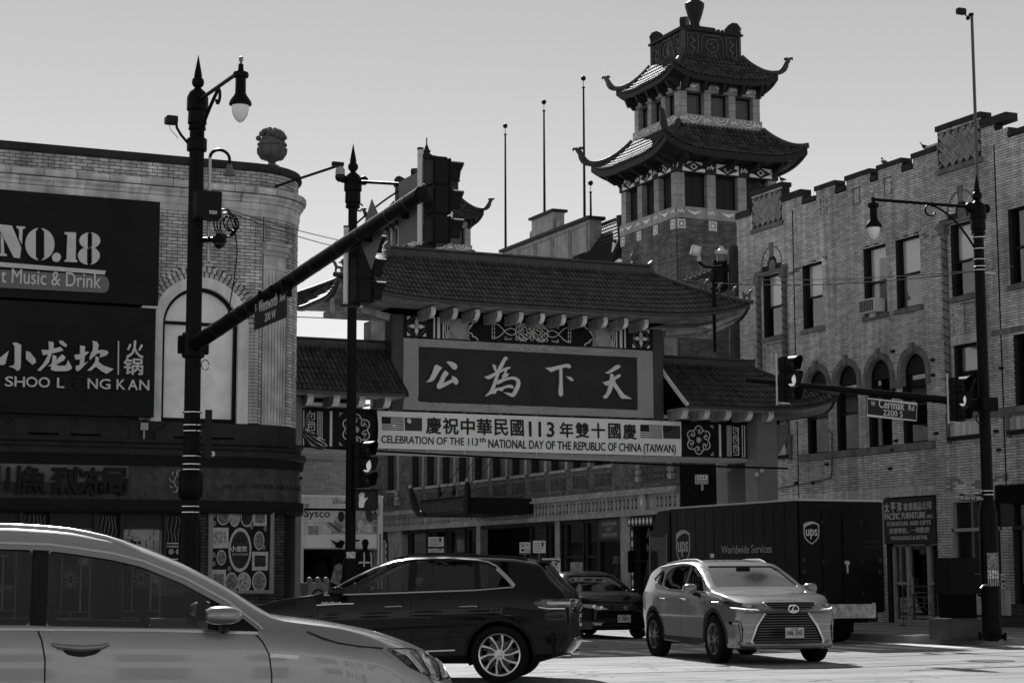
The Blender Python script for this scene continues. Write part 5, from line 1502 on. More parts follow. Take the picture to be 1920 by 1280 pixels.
for a,b in ((L1a,L1b),(L2a,L2b)):
    MB(MR).box(a + .02,b - .02,11.5,12.46,-.2,.0).build('panel_backing',mort_r,RB)
    MB(MR).box(a - .04,b + .04,11.38,11.5,-.2,.07).build('panel_sill',stone_r,RB)
    W2,H2 = b - a - .06,.92
    bl,bh = .2,.058
    st = MB(MR)
    d = math.sqrt(.5)
    for i in range(-14,30):
        for j_ in range(-14,30):
            cx_ = i*bl; cy_ = j_*bl
            hor = (i + j_) % 2 == 0
            for k in range(3):
                off = (k - 1)*bl/3
                px_,py_ = (cx_,cy_ + off) if hor else (cx_ + off,cy_)
                X_ = (px_ - py_)*d; Y_ = (px_ + py_)*d - 1.0
                if abs(X_ - W2/2 + 0) > W2/2 - .02 or not (-.0 + .04 < Y_ < H2 - .03): continue
                an = rad(45) if hor else rad(135)
                ca,sa = math.cos(an),math.sin(an)
                hx = min(bl*.48,max(.03,(W2/2 - abs(X_ - W2/2))*1.35),max(.03,(H2/2 - abs(Y_ - H2/2))*1.35)); hy = .024
                st.tone = R.random()
                q = [(X_ + ca*x - sa*y,Y_ + sa*x + ca*y) for x,y in ((-hx,-hy),(hx,-hy),(hx,hy),(-hx,hy))]
                st.prism([(a + .03 + max(0,min(W2,x)),11.51 + max(0,min(H2,y))) for x,y in q],-.01,.018)
    st.build('basket_weave_bricks',M_('brick_panel',.26,.85,tone=.3),RB,kind='stuff')
for c,z,r in arches:
    MB(MR).prism([(c + r,z - .2)] + arc_pts(c,z,r,0,180,16) + [(c - r,z - .2)],-.2,-.03).build('arch_backing',mort_r,RB)
    for k in range(15):
        if k == 7: continue
        a0,a1 = 180*k/15 + 1.2,180* (k + 1)/15 - 1.2
        pts = [(c + rr*math.cos(rad(a_)),z + rr*math.sin(rad(a_))) for rr,a_ in ((r,a0),(r,a1),(r*.52,a1),(r*.52,a0))]
        m_ = MB(MR); m_.prism(pts,-.04,.01 + R.uniform(-.003,.003)); m_.build('voussoir',brick_r,RB)
    MB(MR).prism([(c - .07,z + r*.45),(c + .07,z + r*.45),(c + .1,z + r + .12),(c - .1,z + r + .12)],-.04,.05).build('keystone',stone_r,RB)
    MB(MR).prism([(c - .16,z - .2),(c + .16,z - .2)] + arc_pts(c,z + .0,.16,0,180,8),-.03,-.0).build('tympanum',stone_r,RB)
    g = MB(MR); ribbon(g,[(c - r - .02,z - .2)] + arc_pts(c,z,r + .02,180,0,16) + [(c + r + .02,z - .2)],.03,.01,.03); g.build('hood_mould',stone_r,RB)
for (a,b) in (W[0],W[4]):
    for c in (a - .22,b + .2):
        col = MB(); p = MR @ Vector((c,0,.03))
        col.lathe([(.09,4.95),(.09,9.85)],(p.x,p.y,0),12); col.build('rope_column',stone_r,RB,smooth=True)
        rp = MB()
        for k in range(22):
            z = 5.0 + k*.22
            rp.tube([(p.x - .095*math.sin(t),p.y - .095*math.cos(t),z + t*.05) for t in lin(0,math.pi,6)],.014,4)
        rp.build('rope_twist',M_('stone_dark',.05,.8),RB)
        MB(MR).box(c - .13,c + .13,9.85,10.05,-.05,.14).build('capital',stone_r,RB)
    for z0,z1 in ((10.05,10.12),): MB(MR).box(a - .36,b + .34,z0,z1,-.1,.1).build('string_stone',stone_r,RB)
    MB(MR).box(a - .38,a - .04,9.82,10.2,-.1,.06).build('impost',stone_r,RB); MB(MR).box(b + .04,b + .36,9.82,10.2,-.1,.06).build('impost',stone_r,RB)
    g = MB(MR)
    for c in (a + .02,(a + b)/2,b - .02): g.box(c - .012,c + .012,7.25,8.0,.011,.016)
    g.box(a,b,7.98,8.0,.011,.016); g.build('recessed_joint',mort_r,RB)
for k,(a,b) in enumerate(W):
    sash_window(RB,MR,a,b,zW0,zW1,blind=(.5,.52,.52,.5,.5,0)[k],board=(0,0,.5,.48,0,0)[k],meet=.48)
    MB(MR).box(a - .08,b + .08,zW0 - .13,zW0,-.2,.07).build('sill',stone_r,RB)
    if k in (1,2,3): MB(MR).box(a - .0,b + .0,zW1,zW1 + .05,-.2,.013).build('lintel',M_('lintel_dark',.03,.7),RB); MB(MR).box(b + .01,b + .28,zW1 - .22,zW1 + .08,-.1,.012).build('lintel_block',stone_r,RB) if k < 3 else None
MB(MR).box(W[3][1] + .02,W[4][0] - .4,zW1 - .2,zW1 + .1,-.1,.012).build('lintel_block',stone_r,RB)
MB(MR).box(W[0][1] + .4,W[1][0] - .0,zW1 - .2,zW1 + .1,-.1,.012).build('lintel_block',stone_r,RB)
for k,(a,b) in enumerate(A):
    sash_window(RB,MR,a,b,4.7,zA,arch=True,panel=True,meet=.55,depth=.12)
    c = (a + b)/2; r = (b - a)/2
    g = MB(MR)
    ribbon(g,[(c - r - .09,zA - .35)] + arc_pts(c,zA,r + .09,180,0,18) + [(c + r + .09,zA - .35)],.16,-.1,.05); g.build('arch_moulding',stone_r,RB)
    g = MB(MR); ribbon(g,[(c - r,zA - .3)] + arc_pts(c,zA,r,180,0,24) + [(c + r,zA - .3)],.05,-.2,.012); g.build('arch_reveal',M_('brick_reveal',.2,.9,var=.3,vscale=5),RB)
    MB(MR).prism([(c - .05,zA + r - .02),(c + .05,zA + r - .02),(c + .07,zA + r + .26),(c - .07,zA + r + .26)],.0,.09).build('keystone',stone_r,RB)
for i in range(3): MB(MR).box(A[i][1] + .17,A[i + 1][0] - .17,zA - .35,zA - .12,-.1,.045).build('impost',stone_r,RB) if A[i + 1][0] - A[i][1] > .36 else None
for k,(a,b) in enumerate(LW):
    sash_window(RB,MR,a,b,5.3,7.0,meet=.6,blind=(0,.4,0)[k],blindm=M_('blind2',.15,.8))
    MB(MR).box(a - .35,b + .35,5.16,5.3,-.1,.08).build('sill',stone_r,RB)
    n = int((b - a + .3)/.075)
    for i in range(n): MB(MR).box(a - .15 + i*.075,a - .15 + i*.075 + .066,7.02,7.24,-.05,.014).build('soldier_brick',brick_r,RB)
    for i in range(n): MB(MR).box(a - .15 + i*.075,a - .15 + i*.075 + .066,4.75,5.05,-.05,.09).build('soldier_brick',brick_r,RB)
    for e in (a - .3,b + .2): MB(MR).box(e,e + .12,4.6,5.16,-.05,.1).build('bracket',stone_r,RB)
    MB(MR).box(a - .25,b + .25,4.66,4.75,-.05,.12).build('planter_sill',M_('rust_dark',.03,.8),RB)
MB(MR).box(A[0][0] - .45,A[3][1] + .3,4.52,4.7,-.1,.06).build('sill_course',stone_r,RB)
MB(MR).box(LW[1][1] + .4,ue1,5.1,5.3,-.1,.05).build('sill_course',stone_r,RB); MB(MR).box(W[4][1] + .55,ue1,7.05,7.2,-.05,.03).build('string_stone',stone_r,RB)
for u_,z0,z1 in ((RU(1489,500),3.3,11.7),(RU(1873,500),3.3,11.7)):
    MB(MR).box(u_ - .02,u_ + .02,z0,z1,.005,.02).build('control_joint',dark,RB)
a,b = -46.9,-38.2
n = int((b - a)/.075)
st = MB(MR)
for i in range(n):
    st.tone = R.random(); st.box(a + i*.075,a + i*.075 + .066,3.36,3.6,-.02,.013)
st.build('soldier_bricks',brick_r,RB,kind='stuff')
MB(MR).box(-46.9,-40.9,.1,3.1,-.5,-.4).build('store_front',M_('store_dark',.015,.4),RB)
MB(MR).box(-46.9,-40.9,3.1,3.2,-.3,.02).build('steel_lintel',M_('lintel_dark',.03),RB)
MB(MR).box(shopw[0] - .15,shopw[1] + .3,3.42,3.75,-.05,.013).build('lintel_block',M_('stone_pale',.2,.8,var=.2),RB)
pale = M_('pale_frame',.3,.5,var=.15)
D = MB(MR); d0_ = sgn[0] + .04
def ru2(px): return RU(px,1090)
for a_,b_ in ((ru2(1669),ru2(1672)),(ru2(1694),ru2(1700)),(ru2(1733),ru2(1739)),(ru2(1761),ru2(1764))): D.box(a_,b_,.15,2.15,-.22,-.1)
D.box(ru2(1669),ru2(1764),2.1,2.16,-.22,-.1); D.box(ru2(1672),ru2(1696),1.13,1.19,-.22,-.12); D.box(ru2(1739),ru2(1762),1.13,1.19,-.22,-.12); D.box(ru2(1669),ru2(1764),.15,.25,-.22,-.12)
dd = D.build('shop_door',pale,RB)
MB(MR).box(ru2(1672),ru2(1762),.25,2.1,-.18,-.17).build('pane',GLASSD,dd)
MB(MR).box(sgn[0],sgn[1],.1,3.3,-1.2,-1.1).build('shop_interior',M_('shop_back',.02),dd)
MB(MR).box(ru2(1704),ru2(1706),.9,1.3,-.14,-.08).build('door_pull',steel,dd)
for p_,z_ in ((1680,.5),(1745,1.5),(1750,.95)): MB(MR).box(ru2(p_),ru2(p_ + 6),z_,z_ + .22,-.168,-.165).build('notice',M_('notice_paper',.3),dd)
for (a,b,z0) in ((shopw[0],shopw[1],1.0),(shop3[0],shop3[1],.6)):
    f = MB(MR); ribbon(f,[(a + .03,z0 + .03),(b - .03,z0 + .03),(b - .03,3.17),(a + .03,3.17)],.07,-.15,.02,closed=True); f.box(a,b,2.42,2.5,-.14,.02)
    f = f.build('shop_window',pale if z0 > .8 else M_('shop_frame',.05),RB)
    MB(MR).box(a,b,z0,3.2,-.1,-.09).build('pane',GLASSD,f)
    MB(MR).box(a,b,2.5,3.15,-.14,-.12).build('transom_board',M_('board_dark',.035),f)
    g = MB(MR)
    n = 18
    for i in range(n):
        t0,t1 = a + .1 + (b - a - .2)*i/n,a + .1 + (b - a - .2)* (i + 1)/n
        g.add([(t0,z0 + .1,-.3 - .04* (i % 2)),(t1,z0 + .1,-.3 - .04* ((i + 1) % 2)),(t1,2.45,-.3 - .04* ((i + 1) % 2)),(t0,2.45,-.3 - .04* (i % 2))],[(0,1,2,3)])
    g.build('curtain',M_('curtain',.05,.9),f)
    MB(MR).box(a,b,z0,3.2,-.9,-.85).build('dark_room',dark,f)
MB(MR).box(shopw[0] + .05,shopw[1] + .25,.42,.96,.012,.05).build('white_panel',M_('panel_white',.42,.6,var=.2,streak=.2),RB)
MB(MR).box(shop3[0],shop3[1],3.0,3.45,.0,.5).build('awning',blackm,RB)
for k in range(6): MB(MR).box(-38.2,ue1,.15 + k*.09,.15 + k*.09 + .082,.0,.03).build('plinth_course',M_('stone_dark2',.07,.85,var=.3),RB)
MB(MR).tube([(RU(1415,905),3.75,.04),(RU(1540,895),3.95,.04),(RU(1560,885),4.0,.04),(RU(1562,880),4.2,.04),(RU(1562,820),5.2,.04),(RU(1555,800),5.3,.04)],.018,6).build('conduit',M_('conduit',.1,.5),RB)
for px_,py_ in ((1676,659),(1751,675),(1752,703),(1678,730),(1682,826),(1758,812),(1671,878),(1676,843),(1526,905),(1870,808),(1875,843),(1552,870),(1495,905),(1880,690)):
    u_,z_ = RU(px_,py_),RZ(px_,py_); MB(MR).box(u_ - .06,u_ + .06,z_ - .035,z_ + .035,0,.07).build('wall_anchor',M_('rust_dark',.03),RB)
AC_ = thing('air_conditioner','white boxy window air conditioner sticking out of a top floor window','air conditioner',(28.8,40.6,8.3))
u0,z0 = RU(1627,580),8.24; u1 = RU(1627,580) + .66
MB(MR).box(u0,u1,z0,z0 + .36,-.1,.28).build('housing',M_('ac_white',.6,.5),AC_,bevel=.01)
MB(MR).box(u0 + .03,u1 - .03,z0 + .03,z0 + .33,.28,.285).build('grille_back',dark,AC_)
for k in range(9): MB(MR).box(u0 + .03 + k*.068,u0 + .045 + k*.068,z0 + .03,z0 + .33,.284,.3).build('grille_bar',M_('ac_grey',.3),AC_)
for k in range(6): MB(MR).box(u0 - .004,u0,z0 + .05 + k*.045,z0 + .07 + k*.045,.03,.22).build('side_slot',dark,AC_)
MB(MR).box(u0 + .2,u0 + .45,z0 - .1,z0,-.05,.1).build('support',M_('ac_white',.6),AC_)
PS = thing('furniture_sign','dark shop sign in Chinese and English reading PACIFIC FURNITURE INC. over the shop door','sign',(28.95,39.35,2.2))
MPS = frame((28.93,0,0),(0,-1,0),(0,0,1))
MB(MPS).box(sgn[0],sgn[1],2.17,3.32,-.06,0).build('board',M_('sign_red_dark',.045,.5,var=.1),PS,bevel=.004)
ltr = M_('sign_cream',.42,.6)
c = (sgn[0] + sgn[1])/2; w_ = sgn[1] - sgn[0]
def sg(s,z,h,wd,off=0.0,**k): letter(s,ltr,PS,MPS,c + off,z,h,wd,depth=.012,align='C',**k)
for i,ch in enumerate('太平洋'): letter(ch,ltr,PS,MPS,sgn[0] + .16 + i*.27,2.98,.24,.2,name='character',bold=.03,depth=.012,align='C')
for i,ch in enumerate('家俱禮品公司'): letter(ch,ltr,PS,MPS,sgn[0] + .97 + i*.195,3.0,.19,.165,name='character',bold=.015,depth=.012,align='C')
sg('PACIFIC FURNITURE',2.79,.16,w_*.80,-.16,bold=.03); letter('INC.',ltr,PS,MPS,sgn[1] - .29,2.79,.08,.23,depth=.01,bold=.02)
sg('FURNITURE AND GIFTS',2.62,.11,w_*.84,bold=.02)
sg('批發零售，一律歡迎',2.42,.145,w_*.78,bold=.015)
sg('WHOLESALE & RETAIL',2.26,.10,w_*.72,bold=.02)
def pigeon(px,py,X,z,yaw,lab):
    y = PX(px,py,X)[0]
    o = thing('pigeon',lab,'pigeon',(X,y,z),yaw)
    m_ = M_('feather_grey',.05,.7,var=.3)
    b = MB()
    st = [(-.17,.085,.004,.012),(-.13,.088,.02,.012),(-.07,.10,.038,.03),(-.01,.105,.055,.052),(.05,.12,.055,.055),(.085,.15,.036,.036),(.10,.185,.026,.026),(.108,.205,.026,.026),(.118,.222,.023,.022),(.14,.22,.008,.008),(.155,.214,.002,.002)]
    vs = []; n = 10
    for x,zz,ry,rz in st:
        for k in range(n): t = 2*math.pi*k/n; vs.append((x,ry*math.cos(t),zz + rz*math.sin(t)))
    fs = [(i*n + k,i*n + (k + 1) % n,(i + 1)*n + (k + 1) % n,(i + 1)*n + k) for i in range(len(st) - 1) for k in range(n)]
    b.add(vs,fs).build('body',m_,o,local=True,smooth=True)
    for s in (-1,1):
        MB().prism([(-.14,.09),(.04,.15),(.06,.12),(.02,.085),(-.08,.07)],0,.008,M=frame((0,s*.052,0),(1,0,0),(0,0,1))).build('wing',m_,o,local=True)
        MB().tube([(.01,s*.02,.06),(.015,s*.02,0.0),(.04,s*.02,.002)],.004,5).build('leg',M_('pole_dark',.02),o,local=True)
pigeon(1735,268,29.1,12.15,rad(150),'rightmost pigeon, leaning on the shoulder of the parapet beside the larger basket-weave panel')
pigeon(1657,312,29.1,12.15,rad(75),'upright pigeon on a raised step in the middle of the parapet')
pigeon(1467,350,29.1,12.63,rad(95),'small pigeon on the corner of the far basket-weave block')
pigeon(1430,362,29.1,12.63,rad(170),'leftmost pigeon, crouched on the far basket-weave block')
# ------------------------------------------------------------ street poles
def fluted_pole(o,x,y,ztop,r0=.13,r1=.11,base=True,nm='pole'):
    mb = MB()
    n = 24; vs = []
    zs = [.15,ztop]
    for z,r in ((.15,r0),(ztop,r1)):
        for k in range(n*2):
            a = math.pi*k/n; rr = r* (1 if k % 2 == 0 else .955)
            vs.append((x + rr*math.cos(a),y + rr*math.sin(a),z))
    m2 = n*2
    mb.add(vs,[(k,(k + 1) % m2,m2 + (k + 1) % m2,m2 + k) for k in range(m2)])
    mb.build(nm,black,o)
def lamp_head(o,p,sc=1.0):
    """acorn lamp hanging below point p"""
    x,y,z = p
    pr = [(.0001,.1),(.05,.1),(.055,.0),(.07,-.05),(.15,-.07),(.165,-.13),(.15,-.17),(.105,-.19),(.11,-.5),(.14,-.56),(.2,-.64),(.225,-.7),(.23,-.74),(.17,-.76)]
    MB().lathe([(r*sc,h*sc) for r,h in pr[::-1]],(x,y,z),20).build('lamp_housing',black,o,smooth=True)
    gp = [(.175,-.76),(.17,-.86),(.145,-.96),(.1,-1.04),(.05,-1.09),(.0001,-1.11)]
    MB().lathe([(r*sc,h*sc) for r,h in gp],(x,y,z),20).build('lamp_glass',M_('lamp_glass',.75,.12,spec=.8,coat=.6),o,smooth=True)
    MB().lathe([(.03*sc,.1*sc),(.03*sc,.17*sc),(.045*sc,.18*sc),(.045*sc,.25*sc),(.0001,.27*sc)],(x,y,z),10).build('photocell',M_('photocell',.2,.3),o,smooth=True)
    for k in range(3):
        a = k*2.1; MB().box(x + .2*sc*math.cos(a) - .02,x + .2*sc*math.cos(a) + .02,y + .2*sc*math.sin(a) - .02,y + .2*sc*math.sin(a) + .02,z - .74*sc,z - .66*sc).build('latch',black,o)
def finial(o,x,y,z,s=1.0):
    """collar, ball and spike; z = underside of the casting"""
    pr = [(.12,-.12),(.14,-.1),(.13,0),(.15,.03),(.145,.3),(.17,.34),(.17,.62),(.15,.68),(.13,.74),(.08,.8),(.05,.84),(.05,.88)]
    MB().lathe([(r,h*s) for r,h in pr],(x,y,z),20).build('collar',black,o,smooth=True)
    MB().sphere((x,y,z + .97*s),.1,14,10).build('ball',black,o,smooth=True)
    MB().lathe([(.04,1.06*s),(.065,1.1*s),(.06,1.16*s),(.001,1.6*s)],(x,y,z),14).build('spike',black,o,smooth=True)
def bands(o,x,y,zs,r=.15):
    for z in zs:
        MB().lathe([(r - .02,z - .014),(r,z - .006),(r,z + .006),(r - .02,z + .014)],(x,y,0),24).build('steel_band',M_('band_steel',.6,.25,1.0),o,smooth=True)
def scroll_brace(o,p0,p1,p2,r=.022):
    p0,p1,p2 = map(Vector,(p0,p1,p2))
    pts = [(1 - t) ** 2*p0 + 2*t* (1 - t)*p1 + t*t*p2 for t in lin(0,1,14)]
    MB().tube(pts,r,7).build('scroll_brace',black,o,smooth=True)
    e = pts[-1]; d = (pts[-1] - pts[-2]).normalized(); d.z = 0; d.normalize()
    MB().tube([e + d* (.11*math.sin(t)) + Vector((0,0,-.11 + .11*math.cos(t))) for t in lin(0,4.4,12)],r*.85,6).build('scroll',black,o,smooth=True)
def at_t(F,px):   # ground position on the view column px at forward distance F
    t = (px - 960)/3531; s,c = math.sin(rad(24.4)),math.cos(rad(24.4))
    return F* (s + t*c),F* (c - t*s)
PXL,PYL = 7.45,28.5
LP_ = thing('left_signal_pole','thick black fluted pole with spiked finial and acorn lamp, carrying the long mast arm','street light',(PXL,PYL,0))
def zat(px,py,X,Y):
    """height seen at image row py on a vertical at (X, Y)"""
    F = X*math.sin(rad(24.4)) + Y*math.cos(rad(24.4))
    c = CAMR.to_3x3().inverted()
    lo,hi = -5.0,40.0
    for _ in range(50):
        m = (lo + hi)/2; q = c @ Vector((X,Y,m - 1.4)); v = 640 + FPX*q.y/q.z
        if v > py: lo = m
        else: hi = m
    return m
ZL = lambda py: zat(0,py,PXL,PYL)
fluted_pole(LP_,PXL,PYL,ZL(235),.135,.115)
MB().lathe([(.2,.15),(.2,.5),(.17,.55),(.17,ZL(1010)),(.155,ZL(985)),(.14,ZL(975))],(PXL,PYL,0),20).build('base_sleeve',black,LP_,smooth=True)
finial(LP_,PXL,PYL,ZL(235),.72)
bands(LP_,PXL,PYL,[ZL(p) for p in (773,797,808,855,870,880,920,928,949,960,1007)],.152)
MB().lathe([(.15,ZL(936)),(.185,ZL(930)),(.185,ZL(888)),(.15,ZL(882))],(PXL,PYL,0),20).build('sleeve',black,LP_,smooth=True)
za = ZL(190)
xl,yl = at_t(26.6,436)
zl_ = zat(0,150,xl,yl)
MB().tube([(PXL,PYL,za),(xl,yl,zat(0,133,xl,yl))],.03,8).build('light_arm',black,LP_,smooth=True)
lamp_head(LP_,(xl,yl,zat(0,130,xl,yl)),.72)
ze_ = zat(0,133,xl,yl)
scroll_brace(LP_,(PXL,PYL,ZL(268)),(PXL + (xl - PXL)*.25,PYL + (yl - PYL)*.25,za - .3),(PXL + (xl - PXL)*.5,PYL + (yl - PYL)*.5,za + (ze_ - za)*.5 - .04),.028)
gx,gy = PXL + .2,PYL - .06
zz = [ZL(v) for v in (490,295,265,268,300)]
MB().tube([(gx,gy,zz[0]),(gx,gy,zz[1])],.028,8).build('conduit',M_('conduit_grey',.4,.4,.5),LP_,smooth=True)
pts = [(gx + .16 - .16*math.cos(t),gy,zz[1] + .14*math.sin(t) + (.0)) for t in lin(0,math.pi,10)] + [(gx + .32,gy,zz[1] - .1)]
MB().tube(pts,.026,8).build('goose_neck',black,LP_,smooth=True)
MB().lathe([(.035,0),(.06,-.08),(.1,-.14),(.105,-.18),(.0001,-.17)][::-1],(gx + .32,gy,zz[1] - .08),14).build('goose_lamp',M_('goose_grey',.15,.4),LP_,smooth=True)
x_e,y_e = 7.46,18.84
z_s,z_e = ZL(647),zat(0,362,7.46,18.8)
ARM0,ARM1 = Vector((PXL,PYL,z_s)),Vector((x_e,y_e,z_e))
MB().cyl(ARM0,ARM1,.12,.085,20).build('mast_arm',black,LP_,smooth=True)
MB().cyl(ARM1,ARM1 + (ARM1 - ARM0).normalized()*.02,.07,n=16).build('end_cap',M_('cap_dark',.01,.6),LP_)
MB().lathe([(.155,z_s - .2),(.175,z_s - .18),(.175,z_s + .18),(.155,z_s + .2)],(PXL,PYL,0),20).build('arm_clamp',black,LP_,smooth=True)
MB().box(PXL - .24,PXL + .24,PYL - .05,PYL + .05,z_s - .14,z_s + .14).build('clamp_plate',black,LP_,bevel=.01)
def armp(t): return ARM0 + (ARM1 - ARM0)*t
for t in (.15,.28,.33,.5,.55,.62,.72,.8,.9,.96):
    p = armp(t); d = (ARM1 - ARM0).normalized(); MB().cyl(p - d*.012,p + d*.012,.125 - .038*t,n=20).build('steel_band',M_('band_dark',.06,.3,.6),LP_)
bx0 = zat(0,412,PXL,PYL - .2)
cb = thing('pole_cabinet','black equipment cabinet strapped to the left pole with a small white number tag','cabinet',(PXL,PYL - .25,bx0))
MB().box(PXL - .09,PXL + .30,PYL - .45,PYL - .13,bx0,zat(0,362,PXL,PYL - .2)).build('box',M_('cabinet_black',.015,.5),cb,bevel=.012)
Mc = frame((PXL + .1,PYL - .452,bx0 + .06),(1,0,0),(0,0,1))
MB(Mc).box(-.0,.12,0,.05,0,.003).build('tag',M_('tag_white',.5),cb)
letter('24127',M_('print_black',.02),cb,Mc,.008,.01,.03,.10,depth=.001,d=.003,bold=.02)
cc_ = thing('cable_coil','loosely coiled black cable hanging beside the pole cabinet','cable',(PXL + .4,PYL - .2,bx0))
for k in range(5):
    MB().tube([(PXL + .47 + .03*k - .06 + (.17 - .018*k)*math.cos(t),PYL - .2 - .02*k,bx0 - .02 - .03* (k % 3) + (.22 - .03*k)*math.sin(t)) for t in lin(0,6.1,24)],.012,5).build('loop',black,cc_,smooth=True)
cx1 = zat(0,395,PXL + .5,PYL)
ca_,cb_ = Vector((PXL + .45,PYL - .2,cx1)),armp(.15) + Vector((.12,0,.1))
MB().tube([ca_.lerp(cb_,t) + Vector((.16*math.sin(math.pi*t),0,.22*math.sin(math.pi*t) - .05*math.sin(6.3*t))) for t in lin(0,1,18)],.01,5).build('loose_end',black,cc_,smooth=True)
dc = thing('dome_camera','black dome camera hung on the left pole under the cable coil','camera',(PXL + .25,PYL - .2,ZL(460)))
zc = ZL(450)
MB().tube([(PXL + .1,PYL - .05,zc),(PXL + .3,PYL - .2,zc)],.04,8).build('bracket',black,dc,smooth=True)
MB().lathe([(.0001,.08),(.06,.08),(.11,.03),(.115,-.05),(.1,-.06)][::-1],(PXL + .33,PYL - .22,zc),16).build('housing',black,dc,smooth=True)
MB().sphere((PXL + .33,PYL - .22,zc - .07),.085,14,8).build('dome',M_('dome_black',.01,.05,spec=1.0),dc,smooth=True)
sc = thing('small_camera','small boxy camera on a bent arm left of the tall pole','camera',(PXL - .3,PYL,ZL(240)))
zb = ZL(272)
MB().lathe([(.15,zb - .1),(.16,zb - .09),(.16,zb + .09),(.15,zb + .1)],(PXL,PYL,0),16).build('strap',black,sc)
xx = PXL - .42
MB().tube([(PXL - .13,PYL,zb),(PXL - .26,PYL,zb + .14),(PXL - .33,PYL,zb + .25),(PXL - .34,PYL,zb + .37)],.022,7).build('arm',black,sc,smooth=True)
MB().box(xx - .09,xx + .09,PYL - .1,PYL + .1,zb + .3,zb + .42).build('camera_body',M_('cam_dark',.03,.5),sc,bevel=.012)
MB().tube([(PXL - .46,PYL,zb + .3),(PXL - .42,PYL,zb + .2),(PXL - .3,PYL,zb + .08)],.005,4).build('wire',black,sc)
sp_ = thing('side_sign','narrow edge-on street sign plates clamped on the left pole','sign',(PXL + .18,PYL,ZL(800)))
for z0,z1 in ((ZL(798),ZL(770)),(ZL(860),ZL(802))):
    MB().box(PXL + .13,PXL + .24,PYL - .3,PYL - .29,z0,z1).build('plate',M_('sign_back',.03,.5),sp_)
MB().box(PXL + .1,PXL + .14,PYL - .3,PYL,ZL(803),ZL(800)).build('strap',black,sp_)
wc = thing('wall_camera','white round camera on a bracket right of the left pole','camera',(PXL + .25,PYL,ZL(850)))
MB().sphere((PXL + .29,PYL - .15,ZL(851)),.045,12,8).build('body',white,wc,smooth=True); MB().cyl((PXL + .27,PYL - .15,ZL(851)),(PXL + .235,PYL - .22,ZL(851)),.026).build('lens',blackm,wc)
MB().tube([(PXL + .12,PYL,ZL(851)),(PXL + .28,PYL - .12,ZL(851))],.012,5).build('bracket',black,wc)
MB().tube([(PXL + .16 + .06*math.cos(t),PYL - .14,ZL(685) + .08*math.sin(t)) for t in lin(0,5.8,14)],.008,5).build('cable_loop',black,LP_)
# ------------------------------------------------------------ traffic signals
sigb = M_('signal_black',.02,.45); sigh = M_('signal_housing',.014,.5)
lens_off = M_('lens_off',.03,.2,spec=.8); lens_on = M_('lens_amber_on',.9,.3,emit=.1)
def signal_head(nm,label,p,yaw,sec=.34,mount='bar',lit=1,vl=.24):
    """three sections stacked, local +X = facing direction; p = centre of the middle section"""
    o = thing(nm,label,'traffic light',p,yaw,group='three-lens traffic lights')
    h = sec/2
    for k in (-1,0,1):
        z = -k*sec
        MB().box(-.13,.06,-h*.93,h*.93,z - h*.985,z + h*.985).build('lens_section',sigh,o,local=True,bevel=.02)
        MB().box(.06,.085,-h*.9,h*.9,z - h*.93,z + h*.93).build('lens_door',sigh,o,local=True,bevel=.008)
        MB(frame((.09,0,z),(0,1,0),(0,0,1))).lathe([(.0001,.035),(.05,.03),(.1,.015),(.135,0)],n=18).build('lens',lens_on if lit == k + 1 else lens_off,o,local=True,smooth=True)
        v = MB(frame((.08,0,z),(0,1,0),(0,0,1)))
        vs = []; n = 18
        for j_,(r,d) in enumerate(((.152,0),(.152,1))):
            for i in range(n + 1):
                a = rad(-40 + 260*i/n); L_ = vl* (.55 + .45*max(0,math.sin(a)))
                vs.append((r*math.cos(a),r*math.sin(a),L_*d))
        q = len(vs)
        for j_,(r,d) in enumerate(((.145,0),(.145,1))):
            for i in range(n + 1):
                a = rad(-40 + 260*i/n); L_ = vl* (.55 + .45*max(0,math.sin(a)))
                vs.append((r*math.cos(a),r*math.sin(a),L_*d))
        m1 = n + 1
        fs = [(i,i + 1,m1 + i + 1,m1 + i) for i in range(n)] + [(q + i,q + m1 + i,q + m1 + i + 1,q + i + 1) for i in range(n)] + [(m1 + i,m1 + i + 1,q + m1 + i + 1,q + m1 + i) for i in range(n)]
        v.add(vs,fs).build('visor',sigh,o,local=True,smooth=True)
    return o
def mast_signal(px,ytop,ybot,t_arm,label):
    p = armp(t_arm)
    z = (zat(0,ytop,p.x,p.y) + zat(0,ybot,p.x,p.y))/2
    hh = (zat(0,ytop,p.x,p.y) - zat(0,ybot,p.x,p.y))/3
    o = signal_head('traffic_light',label,(p.x + .27,p.y,z),0,sec=hh,lit=0,vl=.2)
    MB().cyl((-.23,0,-hh*1.6),(-.23,0,hh*1.75),.034,n=10).build('hanger_tube',M_('tube_grey',.45,.4,.5),o,local=True,smooth=True)
    for s in (-1,1):
        MB().box(-.25,-.05,-.03,.03,s*hh*1.52 - .02,s*hh*1.52 + .02).build('hanger_arm',sigb,o,local=True)
    MB().box(-.28,-.06,-.05,.05,-hh*1.64,-hh*1.56).build('bottom_plate',sigb,o,local=True)
    MB().cyl((-.23,0,hh*1.75),(-.23,0,hh*1.82),.037,n=10).build('tube_cap',black,o,local=True)
    return o
mast_signal(636,437,568,.73,'lower left traffic light in profile, hung on the mast arm')
mast_signal(845,294,457,.985,'large traffic light in profile at the end of the mast arm')
